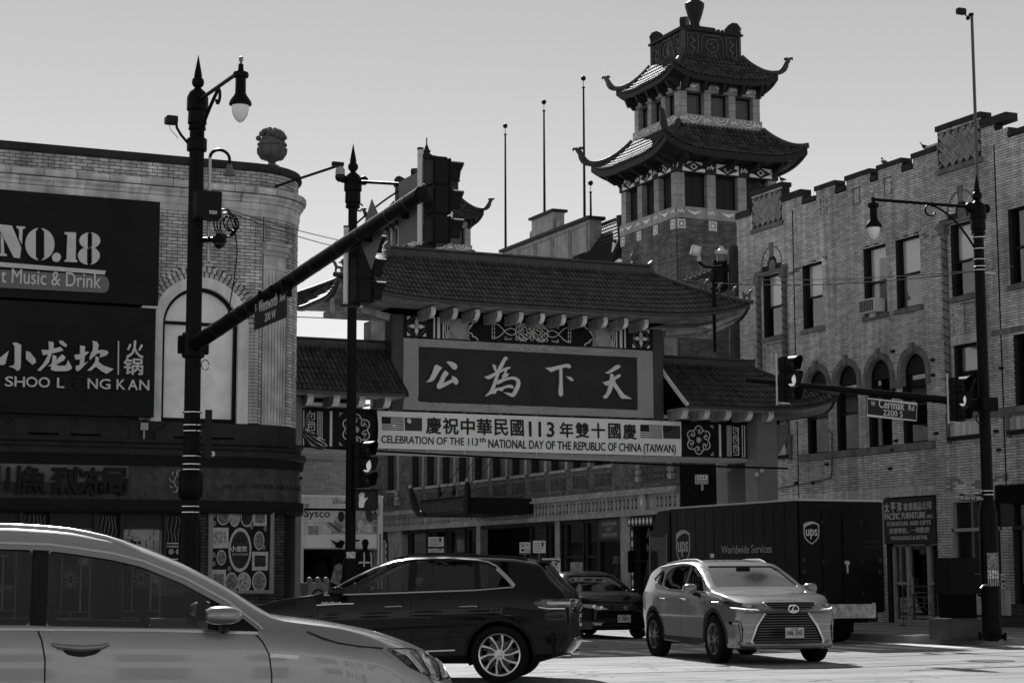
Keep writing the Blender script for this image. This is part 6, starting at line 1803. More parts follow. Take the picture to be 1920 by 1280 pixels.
def back_sign(nm,label,t_arm,poly,m_,yaw,strip=None):
    p = armp(t_arm)
    o = thing(nm,label,'sign',(p.x,p.y,p.z),yaw)
    MB(frame((0,0,0),(0,1,0),(0,0,1))).prism(poly,.12,.126).build('plate',m_,o,local=True)
    if strip: MB(frame((0,0,0),(0,1,0),(0,0,1))).prism(strip,.127,.15).build('strut',M_('strut_pale',.45,.5),o,local=True)
    MB(frame((0,0,0),(0,1,0),(0,0,1))).box(-.03,.03,-.1,.1,.05,.12).build('bracket',black,o,local=True)
    return o
sgb = M_('sign_grey_back',.13,.45)
back_sign('diamond_sign','diamond sign seen nearly edge-on under the mast arm',.80,[(0,.43),(.43,0),(0,-.43),(-.43,0)],sgb,0,[(-.05,.3),(.03,.3),(.03,-.3),(-.05,-.3)])
back_sign('square_sign','square grey sign plate tilted beside the end of the mast arm',.925,[(-.3,.38),(.3,.38),(.3,-.38),(-.3,-.38)],sgb,0)
WS = armp(.285)
ws = thing('wentworth_sign','dark street name sign reading S Wentworth Ave 200 W, hung under the mast arm','sign',WS)
zt = zat(0,562,WS.x,WS.y); Ms = frame((WS.x - .1,WS.y + .9,z_s),(0,-1,0),(0,0,1))
sgy0,sgy1 = None,None
def u_at(px,X):   # y on plane X
    return PX(px,590,X)[0]
ya_,yb_ = u_at(477,7.33),u_at(537,7.33)
zta,ztb = PX(477,572,7.33)[1],PX(537,548,7.33)[1]
zba,zbb = PX(477,622,7.33)[1],PX(537,592,7.33)[1]
print('went',ya_,yb_,zta,ztb,zba,zbb)
Ms = frame((7.33,0,0),(0,-1,0),(0,0,1))
zt_ = (zta + ztb)/2; zb_ = (zba + zbb)/2
sm_ = M_('street_sign_green',.035,.4)
MB(Ms).box(-ya_,-yb_,zb_,zt_,-.006,.0).build('plate',sm_,ws)
lw = M_('street_sign_letter',.5,.4); w_s = ya_ - yb_
letter('S',lw,ws,Ms,-ya_ + .04,zb_ + .26,.1,.05,depth=.002,bold=.01)
letter('Wentworth',lw,ws,Ms,-ya_ + w_s*.14,zb_ + .22,.16,w_s*.58,depth=.002,bold=.01)
letter('Ave',lw,ws,Ms,-ya_ + w_s*.80,zb_ + .24,.1,w_s*.16,depth=.002,bold=.01)
letter('200 W',lw,ws,Ms,-ya_ + w_s*.34,zb_ + .06,.11,w_s*.34,depth=.002,bold=.01)
for y in (ya_ - .2,(ya_ + yb_)/2,yb_ + .2): MB().box(7.32,7.46,y - .015,y + .015,zt_ - .04,z_s + .3).build('hanger',black,ws)
xm_,ym_ = at_t(35.2,655)
MP_ = thing('middle_signal_pole','slim black pole with spiked finial in front of the gate roofs','street light',(xm_,ym_,0))
ZM = lambda py: zat(0,py,xm_,ym_)
MB().cyl((xm_,ym_,.1),(xm_,ym_,ZM(372)),.10,.085,20).build('pole',black,MP_,smooth=True)
finial(MP_,xm_,ym_,ZM(382),.74)
MB().sphere((xm_ + .22,ym_,ZM(337)),.09,12,8).build('knuckle',black,MP_,smooth=True); MB().sphere((xm_ - .2,ym_,ZM(337)),.08,12,8).build('knuckle',black,MP_,smooth=True)
xe_,ye_ = at_t(34.0,835)
MB().tube([(xm_,ym_,ZM(340)),(xe_,ye_,zat(0,350,xe_,ye_))],.03,8).build('light_arm',black,MP_,smooth=True)
MB().tube([(xm_ + (xe_ - xm_)*t,ym_ + (ye_ - ym_)*t,ZM(425) + (ZM(358) - ZM(425))*math.sin(t*1.9)) for t in lin(.02,.6,12)],.018,6).build('scroll_brace',black,MP_,smooth=True)
MB().tube([(xm_ + .14 + .07*math.cos(t),ym_,ZM(388) + .07*math.sin(t)) for t in lin(.5,5.2,12)],.016,6).build('scroll',black,MP_,smooth=True)
lamp_head(MP_,(xe_,ye_,zat(0,345,xe_,ye_)),.7)
MB().lathe([(.15,.1),(.15,ZM(1062)),(.12,ZM(1050)),(.10,ZM(1045))],(xm_,ym_,0),16).build('base',black,MP_,smooth=True)
for k,(p0,p1,g_) in enumerate(((1034,1046,.5),(1052,1090,.35))):
    MB().lathe([(.112,ZM(p1)),(.112,ZM(p0))],(xm_,ym_,0),16,a0=-2.6,a1=-.9).build('sticker',M_('sticker%d' % k,g_,.6,var=.9,vscale=30),MP_)
ar = thing('arm_camera','dome camera at the end of a long thin arm left of the middle pole','camera',(xm_ - .3,ym_,ZM(320)))
MB().cyl((xm_ - .24,ym_,ZM(311)),(LBm(10.95,0,0).x,LBm(10.95,0,0).y,ZM(314)),.028,n=8).build('long_arm',M_('pole_dark',.02),ar,smooth=True)
MB().box(xm_ - .42,xm_ - .2,ym_ - .05,ym_ + .05,ZM(314),ZM(307)).build('joint',M_('pole_dark',.02),ar)
MB().lathe([(.09,-.02),(.09,.1),(.05,.16),(.001,.17)],(xm_ - .26,ym_,ZM(330)),14).build('housing',M_('housing_grey',.3,.5),ar,smooth=True)
MB().sphere((xm_ - .26,ym_,ZM(334)),.1,14,8).build('dome',M_('dome_black',.01,.05),ar,smooth=True)
hs = (zat(0,831,xm_,ym_) - zat(0,916,xm_,ym_))/3
s2 = signal_head('traffic_light','traffic light on the middle pole above the pale pedestrian hand',(xm_ + .13,ym_ - .3,ZM(873)),rad(-62),sec=hs,lit=1)
MB().box(-.3,-.1,-.03,.03,hs*1.45,hs*1.5).build('mount',sigb,s2,local=True); MB().box(-.3,-.1,-.03,.03,-hs*1.5,-hs*1.45).build('mount',sigb,s2,local=True)
pd = thing('pedestrian_signal','square pedestrian signal showing a raised pale hand','pedestrian signal',(xm_ + .22,ym_ - .2,ZM(937)),rad(-100))
MB().box(-.12,.1,-.23,.23,-.2,.2).build('housing',sigh,pd,local=True,bevel=.025)
MB().box(.1,.16,-.23,.23,.16,.19).build('visor',sigh,pd,local=True)
MB(frame((.1,0,0),(0,1,0),(0,0,1))).box(-.2,.2,-.17,.17,0,.004).build('screen',M_('ped_screen',.03,.3),pd,local=True)
hm = M_('hand_lit',.6,.5,emit=.02)
hf = MB(frame((.104,-.08,-.02),(0,1,0),(0,0,1)))
hf.prism([(-.055,-.13),(.03,-.13),(.045,-.04),(.07,.0),(.105,.045),(.09,.065),(.05,.03),(.042,.05),(.045,.135),(.03,.14),(.02,.06),(.015,.155),(-.002,.158),(-.005,.06),(-.018,.15),(-.035,.148),(-.028,.055),(-.045,.12),(-.06,.115),(-.055,.02),(-.065,-.05)],0,.004)
hf.build('hand_symbol',hm,pd,local=True)
xr,yr = at_t(36.6,1855)
ZR = lambda py: zat(0,py,xr,yr)
RP = thing('right_signal_pole','tall black pole on the right pavement with spiked finial, acorn lamp and signal arm','street light',(xr,yr,0))
MB().cyl((xr,yr,.1),(xr,yr,ZR(436)),.125,.1,24).build('pole',black,RP,smooth=True)
MB().lathe([(.24,.15),(.24,.2),(.19,.24),(.185,ZR(960)),(.15,ZR(945)),(.13,ZR(935))],(xr,yr,0),24).build('base_sleeve',black,RP,smooth=True)
for k in range(4):
    a = k*math.pi/2 + .4; MB().cyl((xr + .27*math.cos(a),yr + .27*math.sin(a),.12),(xr + .27*math.cos(a),yr + .27*math.sin(a),.27),.035,n=6).build('anchor_bolt',black,RP)
finial(RP,xr,yr,ZR(432),.72)
bands(RP,xr,yr,[ZR(p) for p in (446,467,487,500,507,920,927,937,969,975)],.13)
xl2,yl2 = at_t(36.0,1655)
MB().tube([(xr,yr,ZR(389)),(xl2,yl2,zat(0,374,xl2,yl2))],.032,8).build('light_arm',black,RP,smooth=True)
MB().sphere((xr + .2,yr,ZR(390)),.1,12,8).build('knuckle',black,RP,smooth=True); MB().sphere((xr - .18,yr,ZR(390)),.11,12,8).build('knuckle',black,RP,smooth=True)
lamp_head(RP,(xl2,yl2,zat(0,377,xl2,yl2)),.70)
scroll_brace(RP,(xr,yr,ZR(480)),(xr - .45,yr + .1,ZR(400)),(xr - 1.0,yr + .2,ZR(388)))
zr0 = ZR(757)
xe2,ye2 = 18.15,yr
zr1 = zat(0,712,xe2,ye2)
R0,R1 = Vector((xr,yr,zr0)),Vector((xe2,ye2,zr1))
MB().cyl(R0,R1,.085,.045,16).build('signal_arm',black,RP,smooth=True)
MB().box(xr - .2,xr + .2,yr - .2,yr + .2,zr0 - .14,zr0 + .12).build('arm_clamp',black,RP,bevel=.02)
MB().tube([(xr - .18 + .11*math.cos(t),yr - .1,ZR(785) + .11*math.sin(t)) for t in lin(0,5.6,14)],.012,5).build('cable_loop',black,RP)
def armx(px,py=740):
    lo,hi = 0.0,1.0
    c = CAMR.to_3x3().inverted()
    for _ in range(40):
        m = (lo + hi)/2; q = c @ (R0 + (R1 - R0)*m - Vector((0,0,1.4))); u = 960 - FPX*q.x/q.z
        if u > px: lo = m
        else: hi = m
    return R0 + (R1 - R0)*m
for px_,y0_,y1_,lab in ((1468,671,755,'traffic light at the far end of the right signal arm, its middle lens glowing'),(1787,709,791,'traffic light on the right signal arm close to the tall pole')):
    p = armx(px_); hs = (zat(0,y0_,p.x,p.y) - zat(0,y1_,p.x,p.y))/3; zc_ = (zat(0,y0_,p.x,p.y) + zat(0,y1_,p.x,p.y))/2
    o = signal_head('traffic_light',lab,(p.x,p.y - .16,zc_),rad(-72),sec=hs,lit=1)
    MB().cyl((-.12,-.17,-hs*1.7),(-.12,-.17,hs*1.75),.02,n=8).build('hanger_tube',M_('tube_grey',.45),o,local=True)
    MB().box(-.14,.0,-.19,.05,-hs*1.62,-hs*1.54).build('bottom_plate',M_('tube_grey',.45),o,local=True)
cs = thing('cermak_sign','street name sign with white border reading W Cermak Rd under the right signal arm','sign',armx(1670))
ycs = yr - .12
xa_,zta = PY(1623,743,ycs); xb_,ztb = PY(1719,755,ycs); _,zba = PY(1621,780,ycs); _,zbb = PY(1717,789,ycs)
print('cermak',xa_,xb_,zta,ztb,zba,zbb)
tilt = math.atan2((ztb + zbb - zta - zba)/2,xb_ - xa_)
Mcs = Matrix.Translation((xa_,ycs,zba)) @ Matrix.Rotation(-tilt,4,'Y') @ frame((0,0,0),(1,0,0),(0,0,1))
w_c = (xb_ - xa_); h_c = (zta - zba + ztb - zbb)/2
MB(Mcs).box(0,w_c,0,h_c,-.006,0).build('plate',sm_,cs)
g = MB(Mcs); ribbon(g,[(.02,.02),(w_c - .02,.02),(w_c - .02,h_c - .02),(.02,h_c - .02)],.022,0,.002,closed=True); g.build('border',lw,cs)
letter('W',lw,cs,Mcs,w_c*.09,h_c*.58,.09,.09,depth=.002,bold=.015)
letter('Cermak',lw,cs,Mcs,w_c*.24,h_c*.53,.165,w_c*.5,depth=.002,bold=.02)
letter('Rd',lw,cs,Mcs,w_c*.82,h_c*.56,.1,w_c*.11,depth=.002,bold=.02)
letter('2200 S',lw,cs,Mcs,w_c*.33,h_c*.16,.11,w_c*.38,depth=.002,bold=.02)
for t in (.22,.55,.88): MB().box(xa_ + w_c*t - .008,xa_ + w_c*t + .008,ycs - .02,ycs,zba + h_c*.95 - math.sin(tilt)*w_c*t,zba + h_c + .12 - math.sin(tilt)*w_c*t).build('strap',black,cs)
xc,yc = at_t(37.0,1857)
tc_ = thing('camera_mast','tall thin pale mast with a small camera on top, rising beside the right pole','mast',(xc,yc,0))
zc0,zc1 = zat(0,520,xc,yc),zat(0,30,xc,yc)
MB().cyl((xc,yc,zc0),(xc,yc,zc1),.035,.03,10).build('mast',M_('mast_grey',.1,.4,.0),tc_,smooth=True)
MB().box(xc - .05,xc + .35,yc - .03,yc + .03,ZR(507),ZR(503)).build('strap',steel,tc_)
MB().box(xc - .05,xc + .02,yc - .04,yc + .04,zc1,zc1 + .05).build('cap',black,tc_)
MB().tube([(xc,yc,zc1),(xc - .12,yc,zc1 - .03),(xc - .2,yc,zc1 + .03)],.015,6).build('arm',black,tc_)
MB().box(xc - .36,xc - .17,yc - .06,yc + .06,zc1 + .0,zc1 + .12).build('camera_body',M_('cam_dark',.03),tc_,bevel=.01)
MB().sphere((xc - .1,yc,zc1 - .06),.045,10,6).build('dome',black,tc_,smooth=True)
ds = thing('honorary_street_sign','thin dark street sign reading DR SUN YAT SEN on the right pole','sign',(xr - .6,yr - .1,ZR(932)))
xa_,zt1 = PY(1799,925,yr - .14); xb_,_ = PY(1845,929,yr - .14); _,zb1 = PY(1800,938,yr - .14)
Md = frame((0,yr - .14,0),(1,0,0),(0,0,1))
MB(Md).box(xa_,xb_,zb1,zt1,-.005,0).build('plate',M_('street_sign_brown',.015,.4),ds)
letter('DR SUN YAT SEN',lw,ds,Md,xa_ + .01,zb1 + .02,.07,(xb_ - xa_)*.85,depth=.002,bold=.02); letter('WAY',lw,ds,Md,xa_ + (xb_ - xa_)*.88,zb1 + .02,.04,.05,depth=.002)
letter('HONORARY',lw,ds,Md,xa_ + .12,zb1 + .105,.025,.25,depth=.002)
p2 = thing('pedestrian_signal','black pedestrian signal housing on the right side of the right pole, seen from behind','pedestrian signal',(xr + .35,yr,ZR(965)),rad(100))
MB().box(-.12,.1,-.22,.22,-.22,.22).build('housing',sigh,p2,local=True,bevel=.025); MB().box(.1,.28,-.22,.22,.18,.21).build('visor',sigh,p2,local=True)
MB().box(-.08,.04,.2,.36,-.04,.04).build('mount',sigh,p2,local=True)
ns = thing('corner_sale_sign','small pale sign plate turned edgeways on the right side of the right pole','sign',(xr + .3,yr,ZR(1090)),rad(-48))
MB().box(-.003,.003,-.22,.22,-.13,.16).build('plate',M_('plate_pale',.3,.6),ns,local=True)
MB(frame((.004,0,0),(0,1,0),(0,0,1))).box(-.18,.18,-.02,.03,0,.001).box(-.18,.1,.07,.1,0,.001).box(-.05,.18,-.1,-.06,0,.001).build('print_bar',M_('print_black',.02),ns,local=True)
for k,(p0,p1,g_) in enumerate(((1036,1067,.22),(1068,1085,.5),(1086,1098,.3))):
    MB().lathe([(.187 if p1 > 960 else .14,ZR(p1)),(.187,ZR(p0))],(xr,yr,0),16,a0=-2.5,a1=-1.2).build('sticker',M_('sticker_r%d' % k,g_,.6,var=.9,vscale=26),RP)
MB().tube([(xr - .15,yr - .1,ZR(1095)),(xr - .3,yr - .15,ZR(1097)),(xr - .36,yr - .15,ZR(1102))],.02,6).build('push_button_arm',steel,RP)
WR = []
def wire(p0,p1,sag,r=.009,lab='',n=16,nm='overhead_wire'):
    p0,p1 = Vector(p0),Vector(p1)
    o = MB().tube([p0 + (p1 - p0)*t - Vector((0,0,sag*4*t* (1 - t))) for t in lin(0,1,n + 1)],r,5).build(nm,blackm)
    _common(o,lab,'wire','overhead wires',None)
def on(px,py,F):
    x,y = at_t(F,px); return (x,y,zat(0,py,x,y))
wire(on(540,835,39.5),on(1480,878,39.5),.05,.022,'thick cable slung below the banner across the street')
for k,(ya_w,yb_w) in enumerate(((561,565),(577,583),(594,600))):
    wire(on(543,ya_w,46),on(730,yb_w,46),.0,.012,('top','middle','lowest')[k] + ' of three short wires left of the gate column')
wire(on(415,393,28.2),on(760,470,42),.1,.008,'upper thin wire from the pole cabinet towards the gate ridge')
wire(on(415,397,28.2),on(800,482,42),.2,.008,'lower thin wire from the pole cabinet towards the gate ridge')
wire(on(1240,520,49),on(1860,507,36.8),.25,.012,'thin wire crossing in front of the right building top windows')
wire(on(1400,524,47.5),on(1920,500,36.0),.1,.009,'second thin wire across the right building top windows')
# ------------------------------------------------------------ cars
def smooth_tab(tab,xs,win=0.10):
    tab = sorted(tab); X = [p[0] for p in tab]; Y = [p[1] for p in tab]
    dx = 0.01; g = np.arange(X[0] - 1,X[-1] + 1,dx); v = np.interp(g,X,Y)
    k = max(1,int(win/dx)); ker = np.hanning(2*k + 1); ker /= ker.sum()
    pad = np.pad(v,k,mode='edge'); v = np.convolve(pad,ker,mode='valid')
    return np.interp(xs,g,v)
class Car:
    def __init__(s,**k): s.__dict__.update(k)
    def section(s,i,d):
        x = s.xs[i]; zt,zb,zl,w_ = s.zt[i] - d,s.zb[i] + d,s.zl[i],s.w[i] - d
        zl = min(zl,zt - .03)
        pts = [(0,zb),(w_*.55,zb),(w_ - .10,zb)]
        for t in lin(0,1,9):
            z = zb + .02 + (zl - zb - .02)*t
            a = -.055* (1 - t) ** 3 - .045*t ** 3.5 + s.crease*math.exp(-((z - s.zcr[i])/.045) ** 2) - .018*math.exp(-((z - .52)/.12) ** 2)
            pts.append((w_ + a,z))
        wb = pts[-1][0]
        crown = min(s.crown,max(.02,(zt - zl)*.42))
        zs = zt - crown; ws = wb - max(0,zs - zl)*s.tumble[i] - .015
        for t in lin(.15,1,6):
            pts.append((wb + (ws - wb)*t ** .9,zl + (zs - zl)*t))
        n = s.sup
        for t in lin(0,math.pi/2,10)[1:]:
            pts.append((ws*max(0,math.cos(t)) ** (2/n),zs + (zt - zs)*math.sin(t) ** (2/n)))
        return pts
    def loft(s,d=0.0):
        mb = MB(); N = None; m = len(s.xs); vs = []; 
        for i in range(m):
            h = s.section(i,d); x = s.xs[i]
            if i == 0: x += d
            if i == m - 1: x -= d
            ring = [(y,z) for y,z in h] + [(-y,z) for y,z in h[-2:0:-1]]
            N = len(ring)
            for y,z in ring: vs.append(s.deform(x,y,z))
        fs = [(i*N + k,i*N + (k + 1) % N,(i + 1)*N + (k + 1) % N,(i + 1)*N + k) for i in range(m - 1) for k in range(N)]
        for i,flip in ((0,True),(m - 1,False)):
            H = (N + 2) // 2
            for k in range(H - 1):
                a,b = i*N + k,i*N + k + 1
                c,dd = i*N + (N - k - 1) % N,i*N + (N - k) % N
                f = [a,b,c,dd]; f = [q for j,q in enumerate(f) if q not in f[:j]]
                if len(f) > 2: fs.append(tuple(f[::-1]) if not flip else tuple(f))
        mb.add(vs,fs)
        return mb
    def deform(s,x,y,z):
        q = min(1.0,abs(y)/s.wmax)
        xf,xr = s.xs[-1],s.xs[0]
        tf = max(0,min(1,(x - (xf - .9))/.9)); tr = max(0,min(1,((xr + .7) - x)/.7))
        tf = tf*tf* (3 - 2*tf); tr = tr*tr* (3 - 2*tr)
        x2 = x - s.bowf*q ** 2.6*tf + s.bowr*q ** 3*tr
        x2 -= s.leanf(z)*tf; x2 += s.leanr(z)*tr
        return (x2,y,z)
    def bvh(s,d=0.0):
        m = s.loft(d); return BVHTree.FromPolygons([tuple(v) for v in m.v],m.f,all_triangles=False)
def pip(x,y,P):
    c = False; n = len(P)
    for i in range(n):
        (x0,y0),(x1,y1) = P[i],P[(i + 1) % n]
        if (y0 > y) != (y1 > y) and x < (x1 - x0)* (y - y0)/ (y1 - y0) + x0: c = not c
    return c
def decal_mb(poly,axis,bvh,off=.004,res=.06,thick=0.0):
    """polygon in a view plane laid onto a curved surface. axis: 'Y+','Y-' -> (x,z); 'X+','X-' -> (y,z); 'Z+' -> (x,y)"""
    P = []
    for i in range(len(poly)):
        a,b = Vector(poly[i]),Vector(poly[(i + 1) % len(poly)])
        n = max(1,int((b - a).length/res))
        for k in range(n): P.append(a + (b - a)*k/n)
    xs = [p.x for p in P]; ys = [p.y for p in P]; n0 = len(P)
    pts = list(P); x = min(xs) + res/2
    while x < max(xs):
        y = min(ys) + res/2
        while y < max(ys):
            if pip(x,y,[(p.x,p.y) for p in P]) and min((Vector((x,y)) - p).length for p in P) > res*.4: pts.append(Vector((x,y)))
            y += res
        x += res
    r = delaunay_2d_cdt(pts,[],[list(range(n0))],1,1e-6)
    vs = []
    for v in r[0]:
        if axis[0] == 'Y': o = Vector((v.x,4 if axis[1] == '+' else -4,v.y)); d = Vector((0,-1 if axis[1] == '+' else 1,0))
        elif axis[0] == 'X': o = Vector((6 if axis[1] == '+' else -6,v.x,v.y)); d = Vector((-1 if axis[1] == '+' else 1,0,0))
        else: o = Vector((v.x,v.y,6)); d = Vector((0,0,-1))
        h = bvh.ray_cast(o,d)
        if h[0] is None: h = bvh.find_nearest(o + d* (4 - .9 if axis[0] != 'X' else 6 - 2.3))
        nn = h[1]
        if nn.dot(d) > 0: nn = -nn
        vs.append(h[0] + nn*off)
    mb = MB(); fs = [tuple(f) for f in r[2]]
    mb.add(vs,fs)
    if thick:
        n = len(vs); edges = {}
        for f in fs:
            for i in range(len(f)):
                e = (f[i],f[(i + 1) % len(f)]); edges[e] = 1
        inn = []
        for v,q in zip(vs,r[0]):
            if axis[0] == 'Y': dd = Vector((0,-1 if axis[1] == '+' else 1,0))
            elif axis[0] == 'X': dd = Vector((-1 if axis[1] == '+' else 1,0,0))
            else: dd = Vector((0,0,-1))
            inn.append(v + dd*thick)
        b = len(mb.v); mb.v += inn
        for e in edges:
            if (e[1],e[0]) not in edges: mb.f.append((e[0],e[1],b + e[1],b + e[0])); mb.t.append(0)
    return mb
def grow(poly,d):
    n = len(poly); a = sum(poly[i][0]*poly[(i + 1) % n][1] - poly[(i + 1) % n][0]*poly[i][1] for i in range(n)); s = 1 if a > 0 else -1
    out = []
    for i in range(n):
        p0,p1,p2 = Vector(poly[i - 1]),Vector(poly[i]),Vector(poly[(i + 1) % n])
        d1 = (p1 - p0).normalized(); d2 = (p2 - p1).normalized()
        n1 = Vector((d1.y,-d1.x))*s; n2 = Vector((d2.y,-d2.x))*s
        b = (n1 + n2); b = b/max(.35,b.dot(n1)) if b.length > 1e-6 else n1
        out.append(tuple(p1 + b*d))
    return out
def roundp(poly,r=.04,n=4):
    out = []; m = len(poly)
    for i in range(m):
        p0,p1,p2 = Vector(poly[i - 1]),Vector(poly[i]),Vector(poly[(i + 1) % m])
        a = (p0 - p1); b = (p2 - p1); rr = min(r,a.length*.45,b.length*.45)
        A = p1 + a.normalized()*rr; B = p1 + b.normalized()*rr
        for k in range(n + 1):
            t = k/n; out.append(tuple((1 - t) ** 2*A + 2*t* (1 - t)*p1 + t*t*B))
    return out
def mkobj(mb,nm='tmp'):
    me = mb.mesh(nm)
    bm = bmesh.new(); bm.from_mesh(me); bmesh.ops.remove_doubles(bm,verts=bm.verts,dist=1e-5); bmesh.ops.recalc_face_normals(bm,faces=bm.faces); bm.to_mesh(me); bm.free()
    o = bpy.data.objects.new(nm,me); COL.objects.link(o); return o
def shell_cut(car,cutters,t=.035):
    """outer skin minus inner skin minus window and wheel-arch cutters -> mesh"""
    a = mkobj(car.loft(0)); b = mkobj(car.loft(t),'in')
    bm = bmesh.new(); bm.from_mesh(b.data)
    for f in bm.faces: f.normal_flip()
    bm.to_mesh(b.data); bm.free()
    bm = bmesh.new(); bm.from_mesh(a.data); bm.from_mesh(b.data); bm.to_mesh(a.data); bm.free()
    cs = [b]
    for c in cutters:
        o = mkobj(c,'cut'); cs.append(o)
        md = a.modifiers.new('b','BOOLEAN'); md.operation = 'DIFFERENCE'; md.object = o; md.solver = 'EXACT'
    bpy.context.view_layer.update()
    me = bpy.data.meshes.new_from_object(a.evaluated_get(bpy.context.evaluated_depsgraph_get()))
    for o in cs + [a]: bpy.data.objects.remove(o)
    return me
def wheel(parent,x,y,side,R_,rr,style,rimm,face=None):
    """wheel as a part (tyre) with rim, spokes; axle along y; side=+1 left"""
    M = Matrix.Translation((x,y,R_)) @ Matrix.Rotation(rad(-90*side),4,'X')    # local z -> outwards
    w_ = .235
    pr = [(rr - .015,-w_*.5),(R_ - .04,-w_*.5),(R_ - .012,-w_*.44),(R_,-w_*.32),(R_,w_*.32),(R_ - .012,w_*.44),(R_ - .04,w_*.5),(rr + .02,w_*.5),(rr - .005,w_*.46),(rr - .015,w_*.3)]
    ty = MB(M).lathe(pr,n=48,cap=False).build('wheel',M_('tyre_rubber',.018,.85,spec=.2),parent,local=True,smooth=True)
    MB(M).lathe([(rr - .012,w_*.44),(rr - .03,w_*.42),(rr - .045,w_*.2),(rr - .05,-w_*.4)],n=48,cap=False).build('rim',rimm,ty,local=True,smooth=True)
    MB(M).lathe([(.0001,-.02),(rr - .05,-.02)],n=24).build('brake_shade',M_('brake_dark',.02,.6),ty,local=True)
    MB(M).lathe([(.0001,.0),(rr*.62,.0),(rr*.62,-.015)],n=32).build('brake_disc',M_('brake_disc',.14,.35,.9),ty,local=True)
    zf = w_*.36
    n,kind = style
    for k in range(n):
        a = 2*math.pi*k/n
        sp = MB(M)
        def pol(r,t): return (r*math.cos(a + t),r*math.sin(a + t))
        if kind == 'twist':
            p = [pol(.05,-.35),pol(rr*.5,-.05),pol(rr - .022,.12),pol(rr - .022,.26),pol(rr*.5,.08),pol(.05,.12)]
            sp.prism(p,zf - .03,zf + .0)
            sp.build('spoke',rimm,ty,local=True,smooth=False)
            sp = MB(M); sp.prism([pol(rr*.35,.1),pol(rr - .06,.30),pol(rr - .06,.40),pol(rr*.35,.26)],zf - .045,zf - .03); sp.build('spoke_inset',M_('rim_dark',.05,.4,.5),ty,local=True)
        elif kind == 'double':
            for sg in (-1,1):
                p = [pol(.045,.10*sg),pol(rr*.5,.13*sg),pol(rr - .02,.24*sg),pol(rr - .02,.36*sg),pol(rr*.45,.26*sg),pol(.045,.5*sg)]
                sp.prism(p,zf - .03,zf)
            sp.build('spoke',rimm,ty,local=True)
        else:
            p = [pol(.05,-.3),pol(rr*.6,-.09),pol(rr - .02,-.14),pol(rr - .02,.14),pol(rr*.6,.09),pol(.05,.3)]
            sp.prism(p,zf - .03,zf); sp.build('spoke',rimm,ty,local=True)
    MB(M).lathe([(.0001,zf + .012),(.03,zf + .01),(.034,zf),(.07,zf - .002),(.075,zf - .03)],n=20,cap=False).build('hub_cap',rimm,ty,local=True,smooth=True)
    for k in range(5):
        a = 2*math.pi*k/5 + .3
        MB(M @ T_((.055*math.cos(a),.055*math.sin(a),zf - .01))).lathe([(.0001,.012),(.01,.012),(.01,0)],n=6).build('wheel_nut',chrome,ty,local=True)
    return ty
def interior(parent,car,x_f,x_r,zfl,zbelt,w_,drv=1,wheel_col=None):
    m = M_('cabin_trim',.02,.8); m2 = M_('seat_fabric',.06,.8)
    MB().box(x_r - .5,x_f + .3,-w_ + .06,w_ - .06,zfl,zfl + .06).build('floor_pan',m,parent,local=True)
    MB().box(x_f - .1,x_f + .35,-w_ + .1,w_ - .1,zfl + .06,zbelt - .06).build('dashboard',m,parent,local=True,bevel=.06)
    for sx,xs_ in ((0,x_f - 1.0),(1,x_f - 1.95)):
        for y in (-.38,.38):
            s_ = MB(); s_.box(xs_ - .25,xs_ + .27,y - .25,y + .25,zfl + .1,zfl + .3)
            s_.build('seat',m2,parent,local=True,bevel=.05)
            Mb = T_((xs_ - .25,y,zfl + .27)) @ Matrix.Rotation(rad(-14),4,'Y')
            MB(Mb).box(-.09,.07,-.24,.24,0,.6).build('seat_back',m2,parent,local=True,bevel=.05)
            MB(Mb).box(-.07,.05,-.13,.13,.62,.82).build('headrest',m2,parent,local=True,bevel=.04)
    Mw = T_((x_f - .32,.38*drv,zbelt - .08)) @ Matrix.Rotation(rad(68),4,'Y')
    st = MB(Mw); pts = arc_pts(0,0,.185,0,345,23)
    st.tube([(p[0],p[1],0) for p in pts + [pts[0]]],.017,7)
    st.box(-.17,.17,-.015,.015,-.02,.02).box(-.05,.05,-.06,.06,-.03,.02)
    st.build('steering_wheel',wheel_col or m,parent,local=True,smooth=True)
